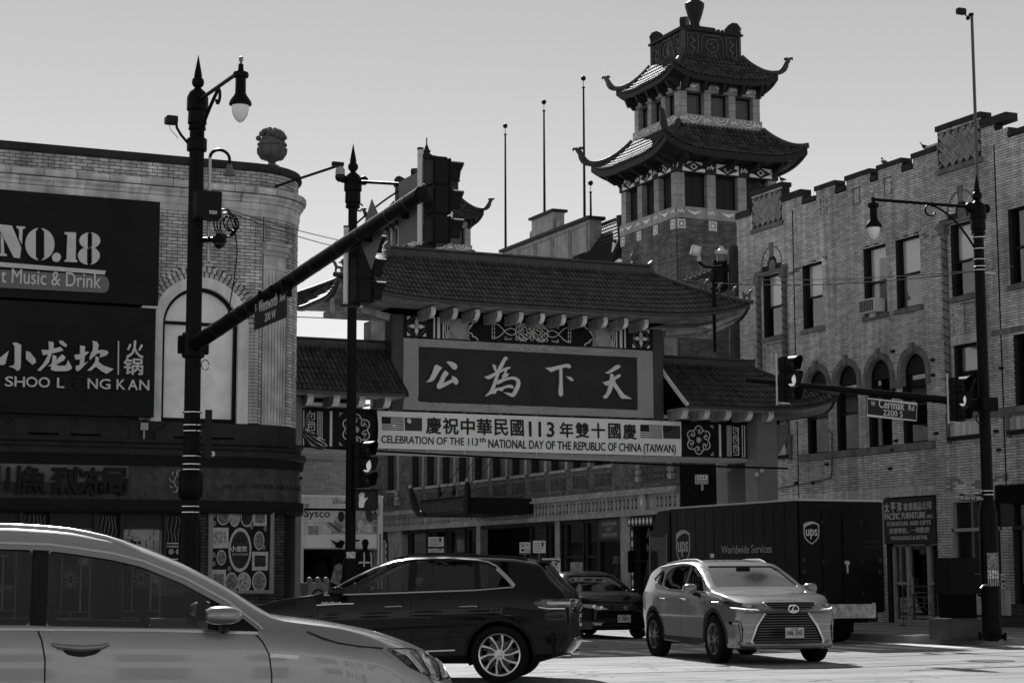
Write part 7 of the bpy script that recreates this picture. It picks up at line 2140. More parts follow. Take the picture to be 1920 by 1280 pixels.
def build_body(root,car,paint,side_wins,ws_poly,rear_poly,axles,Ra,glassm,ya=.58,shadem=None,pane_names=True):
    cut = []
    for p in side_wins:
        for s in (-1,1):
            m = MB(frame((0,0,0),(1,0,0),(0,0,1))); 
            y0,y1 = (.35,1.4) if s < 0 else (-1.4,-.35)     # frame w = -y
            m.prism(roundp(p,.03,3),y0,y1); cut.append(m)
    mX = frame((0,0,0),(0,1,0),(0,0,1))
    if ws_poly: m = MB(mX); m.prism(roundp(ws_poly[0],.06,4),ws_poly[1],ws_poly[2]); cut.append(m)
    if rear_poly: m = MB(mX); m.prism(roundp(rear_poly[0],.05,4),rear_poly[1],rear_poly[2]); cut.append(m)
    for x in axles:
        for s in (-1,1):
            m = MB(); p0 = (x,s*ya,car.Rw + car.arch_dz); p1 = (x,s*1.3,car.Rw + car.arch_dz)
            m.cyl(p0,p1,Ra,n=48); cut.append(m)
    me = shell_cut(car,cut)
    me.materials.clear(); me.materials.append(paint); me.shade_smooth(); me.set_sharp_from_angle(angle=rad(32))
    body = bpy.data.objects.new('body',me); COL.objects.link(body); body.parent = root; WM[body.name] = WM[root.name]
    bg = car.bvh(.016)
    for p in side_wins:
        for a in ('Y+','Y-'): decal_mb(grow(p,.018),a,bg,0,.09).build('side_window',glassm,body,local=True,smooth='all')
    if ws_poly: decal_mb(grow(ws_poly[0],.02),'X+',bg,0,.09).build('windscreen',car.wsm if hasattr(car,'wsm') else glassm,body,local=True,smooth='all')
    if rear_poly: decal_mb(grow(rear_poly[0],.02),'X-',bg,0,.09).build('rear_window',glassm,body,local=True,smooth='all')
    for x in axles:
        for s in (-1,1):
            l = MB(); n = 20
            l.lathe([(Ra + .002,0),(Ra + .002,.35)],n=28,a0=rad(-25),a1=rad(205),M=Matrix.Translation((x,s* (car.wmax - .05),car.Rw + car.arch_dz)) @ Matrix.Rotation(rad(90)*s,4,'X') @ (Matrix.Identity(4) if s > 0 else Matrix.Rotation(math.pi,4,'X') @ Matrix.Rotation(0,4,'Z')))
            l2 = MB(); pts = []
            for k in range(n + 1):
                a = rad(-20 + 220*k/n); pts.append((x + (Ra + .002)*math.cos(a),car.Rw + car.arch_dz + (Ra + .002)*math.sin(a)))
            vs = [(px_,s*y_,pz_) for y_ in (.5,car.wmax - .06) for px_,pz_ in pts]; m1 = n + 1
            l2.add(vs,[(k,k + 1,m1 + k + 1,m1 + k) for k in range(n)])
            l2.add([(px_,s*.5,pz_) for px_,pz_ in pts],[tuple(range(n + 1))])
            l2.build('wheel_liner',M_('liner_black',.008,.9,spec=.1),body,local=True)
    return body
def side_line(body,bvh,pts,side,w_=.007,m=None,nm='panel_gap',off=.0035):
    """thin line laid on the body side along (x,z) points"""
    P = [Vector(p) for p in pts]; L = []; Rr = []
    for i in range(len(P)):
        d = (P[min(i + 1,len(P) - 1)] - P[max(i - 1,0)]).normalized(); n = Vector((-d.y,d.x))*w_/2
        L.append(P[i] + n); Rr.append(P[i] - n)
    decal_mb([tuple(p) for p in L] + [tuple(p) for p in Rr[::-1]],side,bvh,off,.08).build(nm,m or M_('gap_black',.006,.8),body,local=True)
def patch(body,bvh,poly,axis,m,nm,off=.006,res=.05,thick=.012,rnd=.02,smooth='all'):
    return decal_mb(roundp(poly,rnd,3) if rnd else poly,axis,bvh,off,res,thick).build(nm,m,body,local=True,smooth=smooth)
def mirror_unit(body,x,y,z,s,capm,ln=.2,h=.15):
    """door mirror: shaped cap, dark base"""
    st = [(-.11,.6),(-.08,.9),(-.03,1.0),(.03,.92),(.07,.7),(.095,.35)]
    n = 14; vs = []
    for xx,k in st:
        for q in range(n):
            t = 2*math.pi*q/n; c,d = math.cos(t),math.sin(t)
            vs.append((x + xx,y + s* (ln/2 + .09) + ln/2*k*abs(c) ** .7* (1 if c > 0 else -1),z + h/2*k*abs(d) ** .8* (1 if d > 0 else -1)))
    fs = [(i*n + k,i*n + (k + 1) % n,(i + 1)*n + (k + 1) % n,(i + 1)*n + k) for i in range(len(st) - 1) for k in range(n)] + [tuple(range(n))[::-1],tuple((len(st) - 1)*n + k for k in range(n))]
    o = MB().add(vs,fs).build('mirror',capm,body,local=True,smooth=True)
    MB().add([(x - .112,y + s* (.09 + a*ln),z + b*h) for a,b in ((.12,-.36),(.88,-.36),(.9,.3),(.1,.3))],[(0,1,2,3)]).build('mirror_glass',chrome,o,local=True)
    MB().tube([(x,y,z - h*.75),(x,y + s*.07,z - h*.55),(x,y + s*.16,z - h*.45)],[.045,.035,.03],8).build('mirror_foot',M_('trim_black',.02,.5),o,local=True,smooth=True)
def plate(body,M,txt,m=None):
    p = MB(M).box(-.155,.155,-.08,.08,0,.006).build('number_plate',M_('plate_white',.55,.5),body,local=True)
    t = text_mb(txt,.085,.26,.02,.002,M @ T_((0,-.045,.006)),'C'); t.build('lettering',M_('print_black',.02,.6),p,local=True)
    t = text_mb('ILLINOIS',.022,.12,.01,.002,M @ T_((0,.05,.006)),'C'); t.build('lettering',M_('print_black',.02),p,local=True)
trim = M_('trim_black',.02,.5); headl = M_('headlight_glass',.35,.08,spec=.9,coat=.5); headd = M_('headlight_dark',.05,.1,spec=.9,coat=.6); glow = M_('daytime_lamp',.9,.3,emit=.5)
GLASSC = glass('car_glass_clear',.48,.01); GLASST = glass('car_glass_tinted',.1,.02)
def cam_heading(deg):
    """heading (world angle) for a direction given in the picture: 0 = right, 90 = away"""
    return rad(deg - 24.4)
def place(F,L_):
    s,c = math.sin(rad(24.4)),math.cos(rad(24.4)); return F*s + L_*c,F*c - L_*s
def mkcar(name,label,loc,rz,xs_tab,zt,zb,zl,w_,tum,Rw,crown=.11,sup=2.6,crease=.01,zcr=.72,bowf=.22,bowr=.12,leanf=None,leanr=None,arch_dz=.0):
    x0,x1 = xs_tab
    xs = [x0,x0 + .015,x0 + .04,x0 + .08] + list(np.arange(x0 + .14,x1 - .12,.07)) + [x1 - .08,x1 - .04,x1 - .015,x1]
    xs = np.array(xs)
    c = Car(xs=xs,zt=smooth_tab(zt,xs,.09),zb=smooth_tab(zb,xs,.06),zl=smooth_tab(zl,xs,.12),w=smooth_tab(w_,xs,.12),tumble=smooth_tab(tum,xs,.1),crown=crown,sup=sup,crease=crease,
            zcr=smooth_tab([(x0,zcr + .03),(x1,zcr - .03)],xs),bowf=bowf,bowr=bowr,wmax=max(p[1] for p in w_),leanf=leanf or (lambda z: 0),leanr=leanr or (lambda z: 0),Rw=Rw,arch_dz=arch_dz)
    for i,k in ((0,.05),(1,.022),(2,.006),(-1,.05),(-2,.022),(-3,.006)):
        c.w[i] -= k; c.zt[i] -= k; c.zb[i] += k
    root = thing(name,label,'car',loc,rz)
    return c,root
def paint(nm,g,metal=.5,rough=.32): return mat(nm,g,rough,metal,coat=1.0,spec=.5)
loc = place(11.3,-2.66)
c1,r1 = mkcar('silver_car','large silver crossover car cut off by the left edge, closest to the camera',(loc[0],loc[1],0),cam_heading(12.0),(-2.36,2.30),
    zt=[(-2.36,1.0),(-2.28,1.15),(-2.0,1.5),(-1.6,1.64),(-.9,1.70),(-.3,1.70),(.0,1.68),(.25,1.635),(.42,1.575),(.64,1.485),(.88,1.36),(1.06,1.24),(1.16,1.175),(1.33,1.15),(1.57,1.12),(1.8,1.075),(1.95,1.03),(2.1,.97),(2.2,.91),(2.26,.84),(2.30,.78)],
    zb=[(-2.36,.4),(-2.1,.26),(2.1,.24),(2.30,.34)],zl=[(-2.36,1.05),(-1.0,1.13),(1.0,1.09),(1.3,1.07),(1.9,.98),(2.30,.80)],
    w_=[(-2.36,.78),(-2.0,.88),(-1,.92),(1.2,.92),(1.7,.91),(2.1,.85),(2.30,.77)],tum=[(-2.3,.33),(2.3,.33)],Rw=.35,crown=.07,sup=3.8,crease=.012,zcr=.96,bowf=.34,bowr=.15)
silver = paint('silver_paint',.25,.7,.3)
fw = [(-.10,1.13),(1.06,1.10),(.87,1.235),(.64,1.36),(.41,1.455),(.24,1.495),(.05,1.525),(-.10,1.545)]
rw = [(-1.3,1.15),(-.19,1.135),(-.19,1.55),(-.7,1.565),(-1.15,1.53)]
b1 = build_body(r1,c1,silver,[fw,rw],([(-.64,1.17),(.64,1.17),(.57,1.5),(-.57,1.5)],.2,2.0),([(-.58,1.2),(.58,1.2),(.5,1.5),(-.5,1.5)],-2.7,-1.6),(-1.40,1.38),.40,GLASSC)
interior(r1,c1,.82,-1.3,.3,1.09,.85,1,M_('cabin_trim',.02))
v1 = c1.bvh(0); gs = M_('gap_soft',.03,.6)
for sd_ in ('Y-','Y+'):
    s = -1 if sd_ == 'Y-' else 1
    side_line(b1,v1,[(-.145,1.11),(-.12,1.05),(-.10,.95),(-.098,.8),(-.1,.5),(-.12,.35)],sd_,.009,gs)
    side_line(b1,v1,[(1.045,1.08),(1.09,1.03),(1.125,.96),(1.14,.85),(1.14,.45)],sd_,.008,gs)
    side_line(b1,v1,[(1.34,1.085),(1.42,1.05),(1.52,1.02),(1.64,1.0),(1.78,.985)],sd_,.007,gs,off=.006)
    side_line(b1,v1,[(-1.3,1.128),(-.2,1.113),(.5,1.10),(1.06,1.08)],sd_,.014,M_('chrome_trim',.6,.2,1.0),'chrome_trim',.004)
    side_line(b1,v1,[(1.09,1.10),(1.06,1.13),(.89,1.262),(.66,1.388),(.42,1.487),(.25,1.53),(.05,1.56),(-.10,1.58),(-.7,1.60)],sd_,.014,M_('chrome_trim',.6),'chrome_trim',.004)
    rail = []
    for x in lin(-1.8,.40,24):
        z = float(np.interp(x,c1.xs,c1.zt)) - .045
        h = v1.ray_cast(Vector((x,s*2,z)),Vector((0,-s,0))); y = h[0].y if h[0] is not None else s*.6
        rail.append((x,y + s*.002,z + .03 - .025* (abs(x + .7)/1.1) ** 6))
    MB().tube(rail,.014,7).build('roof_rail',M_('rail_silver',.6,.3,.7),b1,local=True,smooth=True)
    patch(b1,v1,[(-.10,1.13),(-.19,1.135),(-.19,1.55),(-.10,1.545)],sd_,trim,'pillar_trim',.003,.1,.006,0)
    patch(b1,v1,[(.78,1.103),(1.07,1.09),(.97,1.17),(.80,1.265)],sd_,trim,'mirror_sail',.004,.06,.01,.01)
    hy = v1.ray_cast(Vector((.1,s*2,1.0)),Vector((0,-s,0)))[0].y
    patch(b1,v1,[(-.03,1.025),(.22,1.02),(.18,.975),(.09,.958),(.01,.975)],sd_,M_('silver_shadow',.05,.4),'handle_recess_shade',.002,.04,.003,.03)  # flat patch; the shade of the handle recess is put into its dark colour
    MB().tube([(-.065,hy,1.035),(-.03,hy + s*.022,1.02),(.09,hy + s*.034,1.008),(.20,hy + s*.022,1.014),(.24,hy,1.03)],[.010,.015,.018,.015,.010],8).build('door_handle',silver,b1,local=True,smooth=True)
    mirror_unit(b1,.87,s*.84,1.185,s,silver,.19,.105)
    side_line(b1,v1,[(1.13,.958),(1.29,.945)],sd_,.022,M_('badge_silver',.5,.3,.8),'fender_badge',.006)
    hl = [(1.80,.985),(1.95,.98),(2.14,.935),(2.27,.87),(2.27,.78),(2.12,.79),(1.95,.87)]
    patch(b1,v1,hl,sd_,headd,'headlight',.004,.035,.01,.02)
    patch(b1,v1,[(1.84,.975),(1.97,.965),(1.95,.95),(2.04,.85),(2.01,.84),(1.93,.935)],sd_,headl,'lamp_strip',.008,.03,.004,0)
    patch(b1,v1,[(2.0,.96),(2.08,.94),(2.10,.83),(2.07,.83)],sd_,headl,'lamp_strip',.008,.03,.004,0)
    patch(b1,v1,[(2.15,.91),(2.21,.885),(2.21,.8),(2.15,.8)],sd_,headl,'reflector',.008,.03,.004,.01)
    for x in (-1.40,1.38): wheel(r1,x,s*.79,s,.35,.24,(5,'single'),M_('rim_silver',.5,.3,.9))
MB().box(-.02,.02,-.1,.1,0,.05,M=T_((.32,0,1.44))).build('rear_view_mirror',trim,r1,local=True,bevel=.01)
MB().box(.75,.95,.3,.5,1.02,1.12).build('dash_cowl',M_('cabin_grey',.3,.5),r1,local=True,bevel=.03)
MB().box(.45,.75,.32,.48,.98,1.14).build('instrument_hood',M_('cabin_grey',.3),r1,local=True,bevel=.04)
rearF = place(25.6,(951 - 960)/3531*25.0)
hd = cam_heading(180 - 7)
fx,fy = math.cos(hd),math.sin(hd)
loc = (rearF[0] + fx*1.42,rearF[1] + fy*1.42)
c2,r2 = mkcar('black_car','glossy black crossover car side-on behind the silver car, with bright twisted-spoke rear wheel',(loc[0],loc[1],0),hd,(-2.42,2.40),
    zt=[(-2.42,.95),(-2.36,1.17),(-2.28,1.23),(-2.05,1.47),(-1.97,1.58),(-1.6,1.645),(-.6,1.69),(-.2,1.68),(.18,1.60),(.6,1.40),(.97,1.19),(1.05,1.165),(1.5,1.11),(1.95,1.02),(2.25,.92),(2.4,.8)],
    zb=[(-2.42,.5),(-2.3,.36),(-1.9,.26),(1.9,.24),(2.4,.36)],zl=[(-2.42,1.1),(-1.6,1.19),(-.3,1.17),(.9,1.13),(1.3,1.08),(2.0,.95),(2.4,.78)],
    w_=[(-2.42,.82),(-2.2,.90),(-1.4,.96),(1.2,.95),(1.9,.88),(2.4,.74)],tum=[(-2.4,.36),(2.3,.34)],Rw=.375,crown=.1,crease=.008,zcr=.95,bowf=.3,bowr=.16,leanr=lambda z: .10*max(0,(z - 1.15))*0)
bpaint = mat('black_car_paint',.004,.12,0,coat=.42,spec=.3)
fw = [(-.21,1.195),(.86,1.165),(.62,1.30),(.32,1.45),(.12,1.535),(-.06,1.575),(-.21,1.585)]
rw = [(-1.10,1.225),(-.28,1.20),(-.28,1.59),(-.7,1.6),(-1.06,1.575)]
qw = [(-1.56,1.265),(-1.16,1.235),(-1.12,1.57),(-1.26,1.545),(-1.36,1.49)]
b2 = build_body(r2,c2,bpaint,[fw,rw,qw],([(-.68,1.2),(.68,1.2),(.58,1.56),(-.58,1.56)],.0,1.7),([(-.6,1.24),(.6,1.24),(.52,1.5),(-.52,1.5)],-2.6,-1.75),(-1.42,1.43),.43,GLASSC)
interior(r2,c2,.75,-1.3,.3,1.14,.88,1)
v2 = c2.bvh(0); ct = M_('chrome_trim',.6)
for sd_ in ('Y+','Y-'):
    s = 1 if sd_ == 'Y+' else -1
    side_line(b2,v2,[(.93,1.145),(.4,1.158),(-.3,1.18),(-1.1,1.205),(-1.6,1.245)],sd_,.017,ct,'chrome_trim',.004)
    side_line(b2,v2,[(-1.6,1.29),(-1.5,1.40),(-1.37,1.515),(-1.25,1.575),(-1.08,1.605),(-.7,1.63),(-.25,1.62),(.0,1.59),(.3,1.49),(.62,1.335),(.93,1.16)],sd_,.017,ct,'chrome_trim',.004)
    side_line(b2,v2,[(-1.61,1.255),(-1.5,1.37),(-1.37,1.49)],sd_,.045,ct,'chrome_trim',.005)
    for pts in ([(-.245,1.19),(-.25,1.0),(-.25,.45)],[(1.0,1.1),(1.0,.5)],[(-1.13,1.22),(-1.15,1.0),(-1.12,.82)]): side_line(b2,v2,pts,sd_,.006)
    patch(b2,v2,[(-.29,1.19),(-.2,1.19),(-.2,1.59),(-.29,1.59)],sd_,trim,'pillar_trim',.002,.1,.004,0)
    patch(b2,v2,[(-1.17,1.23),(-1.09,1.22),(-1.05,1.58),(-1.13,1.575)],sd_,trim,'pillar_trim',.002,.1,.004,0)
    for x in (-.02,-1.02):
        hy = v2.ray_cast(Vector((x + .05,s*2,1.0)),Vector((0,-s,0)))[0].y
        MB().tube([(x - .1,hy + s*.0,.995),(x - .07,hy + s*.03,.998),(x + .1,hy + s*.03,.992),(x + .13,hy,.99)],.012,8).build('door_handle',ct,b2,local=True,smooth=True)
    side_line(b2,v2,[(.52,1.035),(.75,1.03),(1.02,1.015)],sd_,.014,ct,'fender_bar',.006)
    hy = v2.ray_cast(Vector((.9,s*2,1.03)),Vector((0,-s,0)))[0].y
    Mt = frame((.95 if s > 0 else .66,hy + s*.006,1.035),(-s,0,0),(0,0,1))
    text_mb('NAUTILUS',.022,.26,.02,.004,Mt,'L').build('badge',ct,b2,local=True)
    side_line(b2,v2,[(.75,.40),(0,.40),(-.83,.43)],sd_,.018,ct,'sill_strip',.005)
    mirror_unit(b2,.74,s*.86,1.19,s,bpaint,.19,.14)
    patch(b2,v2,[(-1.86,1.05),(-1.98,1.095),(-2.38,1.085),(-2.38,.985),(-2.02,.975),(-1.9,1.0)],sd_,M_('tail_lamp',.09,.12,spec=.9,coat=.7),'tail_light',.005,.04,.012,.02)
    patch(b2,v2,[(-2.03,1.055),(-2.33,1.052),(-2.33,1.015),(-2.05,1.02)],sd_,M_('lamp_pale',.6,.2,coat=.5),'tail_reflector',.010,.04,.006,.01)
    side_line(b2,v2,[(-1.93,.985),(-2.05,.965),(-2.36,.965)],sd_,.012,ct,'chrome_trim',.008)
    patch(b2,v2,[(2.1,.95),(2.3,.88),(2.3,.78),(1.95,.84)],sd_,headd,'headlight',.004,.04,.01,.02)
    MB().tube([(-2.2,s*.62,.35),(-2.33,s*.63,.35)],.038,10).build('exhaust_pipe',chrome,b2,local=True,smooth=True)
    for x in (-1.42,1.43):
        wheel(r2,x,s*.84,s,.375,.288,(10,'twist'),M_('rim_bright',.62,.22,.9))
        fl = []
        for k in range(25):
            a = rad(0 + 180*k/24); fl.append((x + .455*math.cos(a),.375 + .455*math.sin(a)))
        side_line(b2,v2,fl,sd_,.045,M_('arch_satin',.02,.45),'arch_lip',.006)
    rail = []
    for x in lin(-1.75,.05,20):
        z = float(np.interp(x,c2.xs,c2.zt)) - .035; rail.append((x,s*.55,z + .03))
    MB().tube(rail,.014,7).build('roof_rail',M_('rail_black',.03,.2),b2,local=True,smooth=True)
MB().prism([(-1.90,-.6),(-1.90,.6),(-2.08,.55),(-2.10,0),(-2.08,-.55)],1.565,1.60).build('spoiler',bpaint,b2,local=True,bevel=.01)
patch(b2,v2,[(-.85,.985),(.85,.985),(.85,1.04),(-.85,1.04)],'X-',M_('tail_lamp',.09),'light_bar',.004,.05,.01,.01)
plate(b2,frame((-2.40,0,.80),(0,-1,0),(0,0,1)),'CB 21 847')
hd = math.atan2(-.979,-.204) + rad(3)
fx,fy = math.cos(hd),math.sin(hd)
fa = Vector((16.30,26.05)); ctr = fa - Vector((fx,fy))*1.40
c3,r3 = mkcar('pearl_car','pale metallic crossover car with big hourglass grille turning towards the camera',(ctr.x,ctr.y,0),hd,(-2.42,2.47),
    zt=[(-2.42,1.0),(-2.36,1.16),(-2.25,1.25),(-1.95,1.50),(-1.6,1.59),(-.8,1.645),(-.2,1.65),(.2,1.61),(.6,1.455),(1.0,1.26),(1.17,1.165),(1.3,1.14),(1.9,1.08),(2.2,1.03),(2.38,.97),(2.47,.9)],
    zb=[(-2.42,.45),(-2.2,.28),(2.2,.24),(2.47,.24)],zl=[(-2.42,1.12),(-1.6,1.16),(-.5,1.12),(1.0,1.08),(1.4,1.05),(2.1,.95),(2.47,.84)],
    w_=[(-2.42,.8),(-2.1,.90),(-1.4,.945),(1.2,.94),(1.8,.93),(2.2,.90),(2.47,.86)],tum=[(-2.4,.36),(2.3,.34)],Rw=.38,crown=.09,crease=.022,zcr=1.0,bowf=.42,bowr=.2,
    leanf=lambda z: .10*max(0,.45 - z) + .12*max(0,z - .7))
pearl = paint('pearl_paint',.22,.5,.3)
fw = [(.02,1.145),(.90,1.13),(.62,1.345),(.38,1.475),(.2,1.525),(.02,1.545)]
rw = [(-.98,1.20),(-.75,1.165),(-.05,1.145),(-.05,1.55),(-.5,1.55),(-.84,1.52),(-1.05,1.42),(-1.08,1.3)]
qw = [(-1.62,1.32),(-1.2,1.21),(-1.08,1.2),(-1.15,1.44),(-1.3,1.48)]
c3.wsm = glass('windscreen_reflecting',.28,.30,.16)
b3 = build_body(r3,c3,pearl,[fw,rw,qw],([(-.74,1.2),(.74,1.2),(.60,1.54),(-.60,1.54)],.0,1.9),([(-.6,1.24),(.6,1.24),(.5,1.5),(-.5,1.5)],-2.6,-1.75),(-1.39,1.40),.435,GLASST)
interior(r3,c3,.85,-1.3,.3,1.1,.88,1)
v3 = c3.bvh(0)
for sd_ in ('Y+','Y-'):
    s = 1 if sd_ == 'Y+' else -1
    for pts in ([(-.02,1.13),(-.03,.9),(-.02,.4)],[(1.05,1.08),(1.1,.85),(1.08,.45)],[(-1.06,1.18),(-1.1,1.0),(-.95,.75),(-.9,.42)]): side_line(b3,v3,pts,sd_,.007)
    patch(b3,v3,[(-.06,1.14),(.03,1.14),(.03,1.55),(-.06,1.55)],sd_,trim,'pillar_trim',.002,.1,.004,0)
    side_line(b3,v3,[(.98,1.11),(.0,1.125),(-.75,1.145),(-1.0,1.185),(-1.64,1.31)],sd_,.014,ct,'chrome_trim',.004)
    side_line(b3,v3,[(.98,1.13),(.66,1.36),(.4,1.505),(.18,1.565),(-.5,1.58),(-.9,1.55),(-1.3,1.47),(-1.66,1.34)],sd_,.014,ct,'chrome_trim',.004)
    for x in (.12,-.88):
        hy = v3.ray_cast(Vector((x,s*2,.99)),Vector((0,-s,0)))[0].y
        MB().tube([(x - .1,hy,.99),(x - .07,hy + s*.03,.995),(x + .1,hy + s*.03,.99),(x + .13,hy,.985)],.014,8).build('door_handle',ct,b3,local=True,smooth=True)
    mirror_unit(b3,.80,s*.86,1.17,s,pearl,.23,.17)
    for x in (-1.39,1.40):
        wheel(r3,x,s*.82,s,.38,.26,(5,'double'),M_('rim_dark_cut',.25,.3,.9))
        fl = [(x + .46*math.cos(rad(a)),.38 + .46*math.sin(rad(a))) for a in lin(-8,188,27)]
        side_line(b3,v3,fl,sd_,.055,M_('arch_dark',.05,.6),'arch_lip',.006)
    side_line(b3,v3,[(.9,.33),(-.9,.33)],sd_,.1,M_('arch_dark',.05),'sill_trim',.004)
    hp = [(s*.46,.845),(s*.56,.905),(s*.80,.975),(s*.915,1.0),(s*.92,.96),(s*.86,.875),(s*.62,.83)]
    patch(b3,v3,hp,'X+',headd,'headlight',.006,.04,.012,.01)
    patch(b3,v3,[(s*.60,.915),(s*.72,.945),(s*.74,.90),(s*.64,.875)],'X+',headl,'lamp_lens',.012,.03,.006,.015)
    patch(b3,v3,[(s*.48,.842),(s*.62,.835),(s*.84,.872),(s*.85,.888),(s*.63,.856),(s*.5,.856)],'X+',glow,'daytime_light',.013,.03,.006,0)
    patch(b3,v3,[(s*.78,.70),(s*.93,.64),(s*.80,.60),(s*.78,.38),(s*.84,.30),(s*.76,.30),(s*.74,.56)],'X+',M_('pocket_black',.01,.5),'air_pocket',.005,.05,.01,0)
    patch(b3,v3,[(s*.80,.665),(s*.86,.655),(s*.85,.62),(s*.80,.625)],'X+',headl,'fog_lamp',.01,.03,.005,.015)
    side_line_pts = None
    rail = []
    for x in lin(-1.7,.1,20):
        z = float(np.interp(x,c3.xs,c3.zt)) - .03; rail.append((x,s*.57,z + .03 - .03* (abs(x + .8)/.9) ** 6))
    MB().tube(rail,.016,7).build('roof_rail',M_('rail_silver',.6),b3,local=True,smooth=True)
gp = [(-.33,.955),(.33,.955),(.40,.91),(.36,.83),(.31,.79),(.50,.52),(.56,.36),(.52,.30),(-.52,.30),(-.56,.36),(-.50,.52),(-.31,.79),(-.36,.83),(-.40,.91)]
gp2 = [(-.36,.945),(.36,.945),(.335,.845),(.50,.50),(.57,.35),(.50,.30),(-.50,.30),(-.57,.35),(-.50,.50),(-.335,.845)]
gp2 = [(-.42,.955),(.42,.955),(.36,.80),(.50,.60),(.60,.36),(.56,.295),(-.56,.295),(-.60,.36),(-.50,.60),(-.36,.80)]
patch(b3,v3,gp2,'X+',M_('grille_black',.008,.5),'grille',.008,.05,.015,0)
fr_ = gp2 + [gp2[0]]
def front_line(body,bvh,pts,w_,m,nm,off=.012,thick=.012):
    P = [Vector(p) for p in pts]; L = []; Q = []
    for i in range(len(P)):
        d = (P[min(i + 1,len(P) - 1)] - P[max(i - 1,0)]).normalized(); n = Vector((-d.y,d.x))*w_/2; L.append(P[i] + n); Q.append(P[i] - n)
    decal_mb([tuple(p) for p in L] + [tuple(p) for p in Q[::-1]],'X+',bvh,off,.05,thick).build(nm,m,body,local=True)
for s in (-1,1): front_line(b3,v3,[(s*.43,.95),(s*.365,.80),(s*.51,.60),(s*.61,.37),(s*.575,.285)],.034,M_('grille_frame',.5,.25,.9),'grille_frame',.02,.02)
front_line(b3,v3,[(-.58,.285),(-.3,.29),(0,.29),(.3,.29),(.58,.285)],.034,M_('grille_frame',.5),'grille_frame',.02,.02)
front_line(b3,v3,[(-.42,.96),(-.2,.965),(0,.966),(.2,.965),(.42,.96)],.02,M_('grille_frame',.5),'grille_frame',.02,.02)
for k,z in enumerate((.925,.895,.865,.835,.80,.76,.72,.68,.64,.60,.56,.52,.48,.44,.40,.36)):
    hw = np.interp(z,[.295,.36,.60,.80,.955],[.55,.58,.48,.35,.40]) - .02
    front_line(b3,v3,[(-hw,z),(-hw/2,z - .0),(0,z),(hw/2,z),(hw,z)],.011,M_('grille_bar',.11,.35,.7),'grille_slat',.014,.006)
em = frame((c3.deform(2.47,0,.86)[0] + .02,0,.865),(0,1,0),(0,0,1))
g = MB(em); ribbon(g,arc_pts(0,0,.085,0,348,24,.058),.016,0,.012,closed=True); ribbon(g,[(.012,.045),(-.035,-.03),(.062,-.03)],.016,0,.012); g.build('emblem',ct,b3,local=True)
plate(b3,frame((c3.deform(2.47,0,.5)[0] + .03,0,.5),(0,1,0),(0,0,1)),'H46 3543')
patch(b3,v3,[(-.88,.25),(.88,.25),(.84,.30),(.6,.27),(-.6,.27),(-.84,.30)],'X+',M_('arch_dark',.05),'lower_lip',.005,.06,.02,0)
front_line(b3,v3,[(-.2,1.0),(.0,1.003),(.2,1.0)],.004,trim,'panel_gap',.002,0)
MB().box(.45,.5,-.12,.12,1.47,1.53).build('rear_view_mirror',trim,r3,local=True,bevel=.01)
MB().box(-.95,-.86,-.02,.02,1.69,1.76).build('antenna_fin',pearl,b3,local=True)
ctr = Vector((19.4,38.9))
hd = rad(-90) - rad(3)
c4,r4 = mkcar('dark_saloon','dark older saloon car waiting in the shade between the black and the pale car',(ctr.x,ctr.y,0),hd,(-2.38,2.40),
    zt=[(-2.38,.85),(-2.3,.98),(-1.7,1.06),(-1.45,1.1),(-1.0,1.32),(-.6,1.46),(0,1.49),(.35,1.44),(.8,1.22),(1.12,1.03),(1.25,1.0),(1.8,.93),(2.2,.82),(2.36,.72),(2.40,.66)],
    zb=[(-2.38,.35),(-2.2,.22),(2.2,.2),(2.4,.24)],zl=[(-2.38,.9),(-1.4,1.0),(.9,.95),(1.3,.9),(2.1,.78),(2.4,.66)],
    w_=[(-2.38,.72),(-2.0,.85),(-1,.90),(1.2,.90),(1.9,.86),(2.4,.74)],tum=[(-2.4,.4),(2.3,.4)],Rw=.325,crown=.1,crease=.006,zcr=.7,bowf=.28,bowr=.2)
dpaint = mat('dark_car_paint',.008,.2,0,coat=.4,spec=.3)
fw = [(.0,.99),(.9,.97),(.6,1.2),(.3,1.36),(.0,1.39)]; rw = [(-1.0,1.02),(-.08,.99),(-.08,1.4),(-.5,1.38),(-.85,1.24)]
c4.wsm = glass('windscreen_dusty',.12,.2)
b4 = build_body(r4,c4,dpaint,[fw,rw],([(-.66,1.04),(.66,1.04),(.54,1.38),(-.54,1.38)],.1,1.7),([(-.6,1.1),(.6,1.1),(.5,1.33),(-.5,1.33)],-2.2,-.6),(-1.36,1.36),.38,GLASSC)
interior(r4,c4,.75,-1.1,.25,.95,.82,1)
v4 = c4.bvh(0)
for sd_ in ('Y+','Y-'):
    s = 1 if sd_ == 'Y+' else -1
    for pts in ([(-.04,.97),(-.04,.35)],[(1.02,.93),(1.05,.4)]): side_line(b4,v4,pts,sd_,.007)
    mirror_unit(b4,.72,s*.82,1.02,s,dpaint,.18,.12)
    for x in (-1.36,1.36): wheel(r4,x,s*.77,s,.325,.2,(7,'single'),M_('rim_grey',.2,.4,.8))
    patch(b4,v4,[(s*.40,.655),(s*.52,.70),(s*.72,.76),(s*.83,.77),(s*.80,.70),(s*.62,.64)],'X+',headl,'headlight',.006,.04,.01,.015)
    for q in (.55,.68): MB(frame((v4.ray_cast(Vector((5,s*q,.69 + (q - .55)*.2)),Vector((-1,0,0)))[0].x + .012,s*q,.69 + (q - .55)*.2),(0,1,0),(0,0,1))).lathe([(.025,0),(.042,0),(.042,.006),(.025,.006)],n=14).build('lamp_ring',chrome,b4,local=True)
    patch(b4,v4,[(s*.5,.37),(s*.72,.38),(s*.7,.32),(s*.52,.31)],'X+',headl,'fog_lamp',.006,.04,.01,.01)
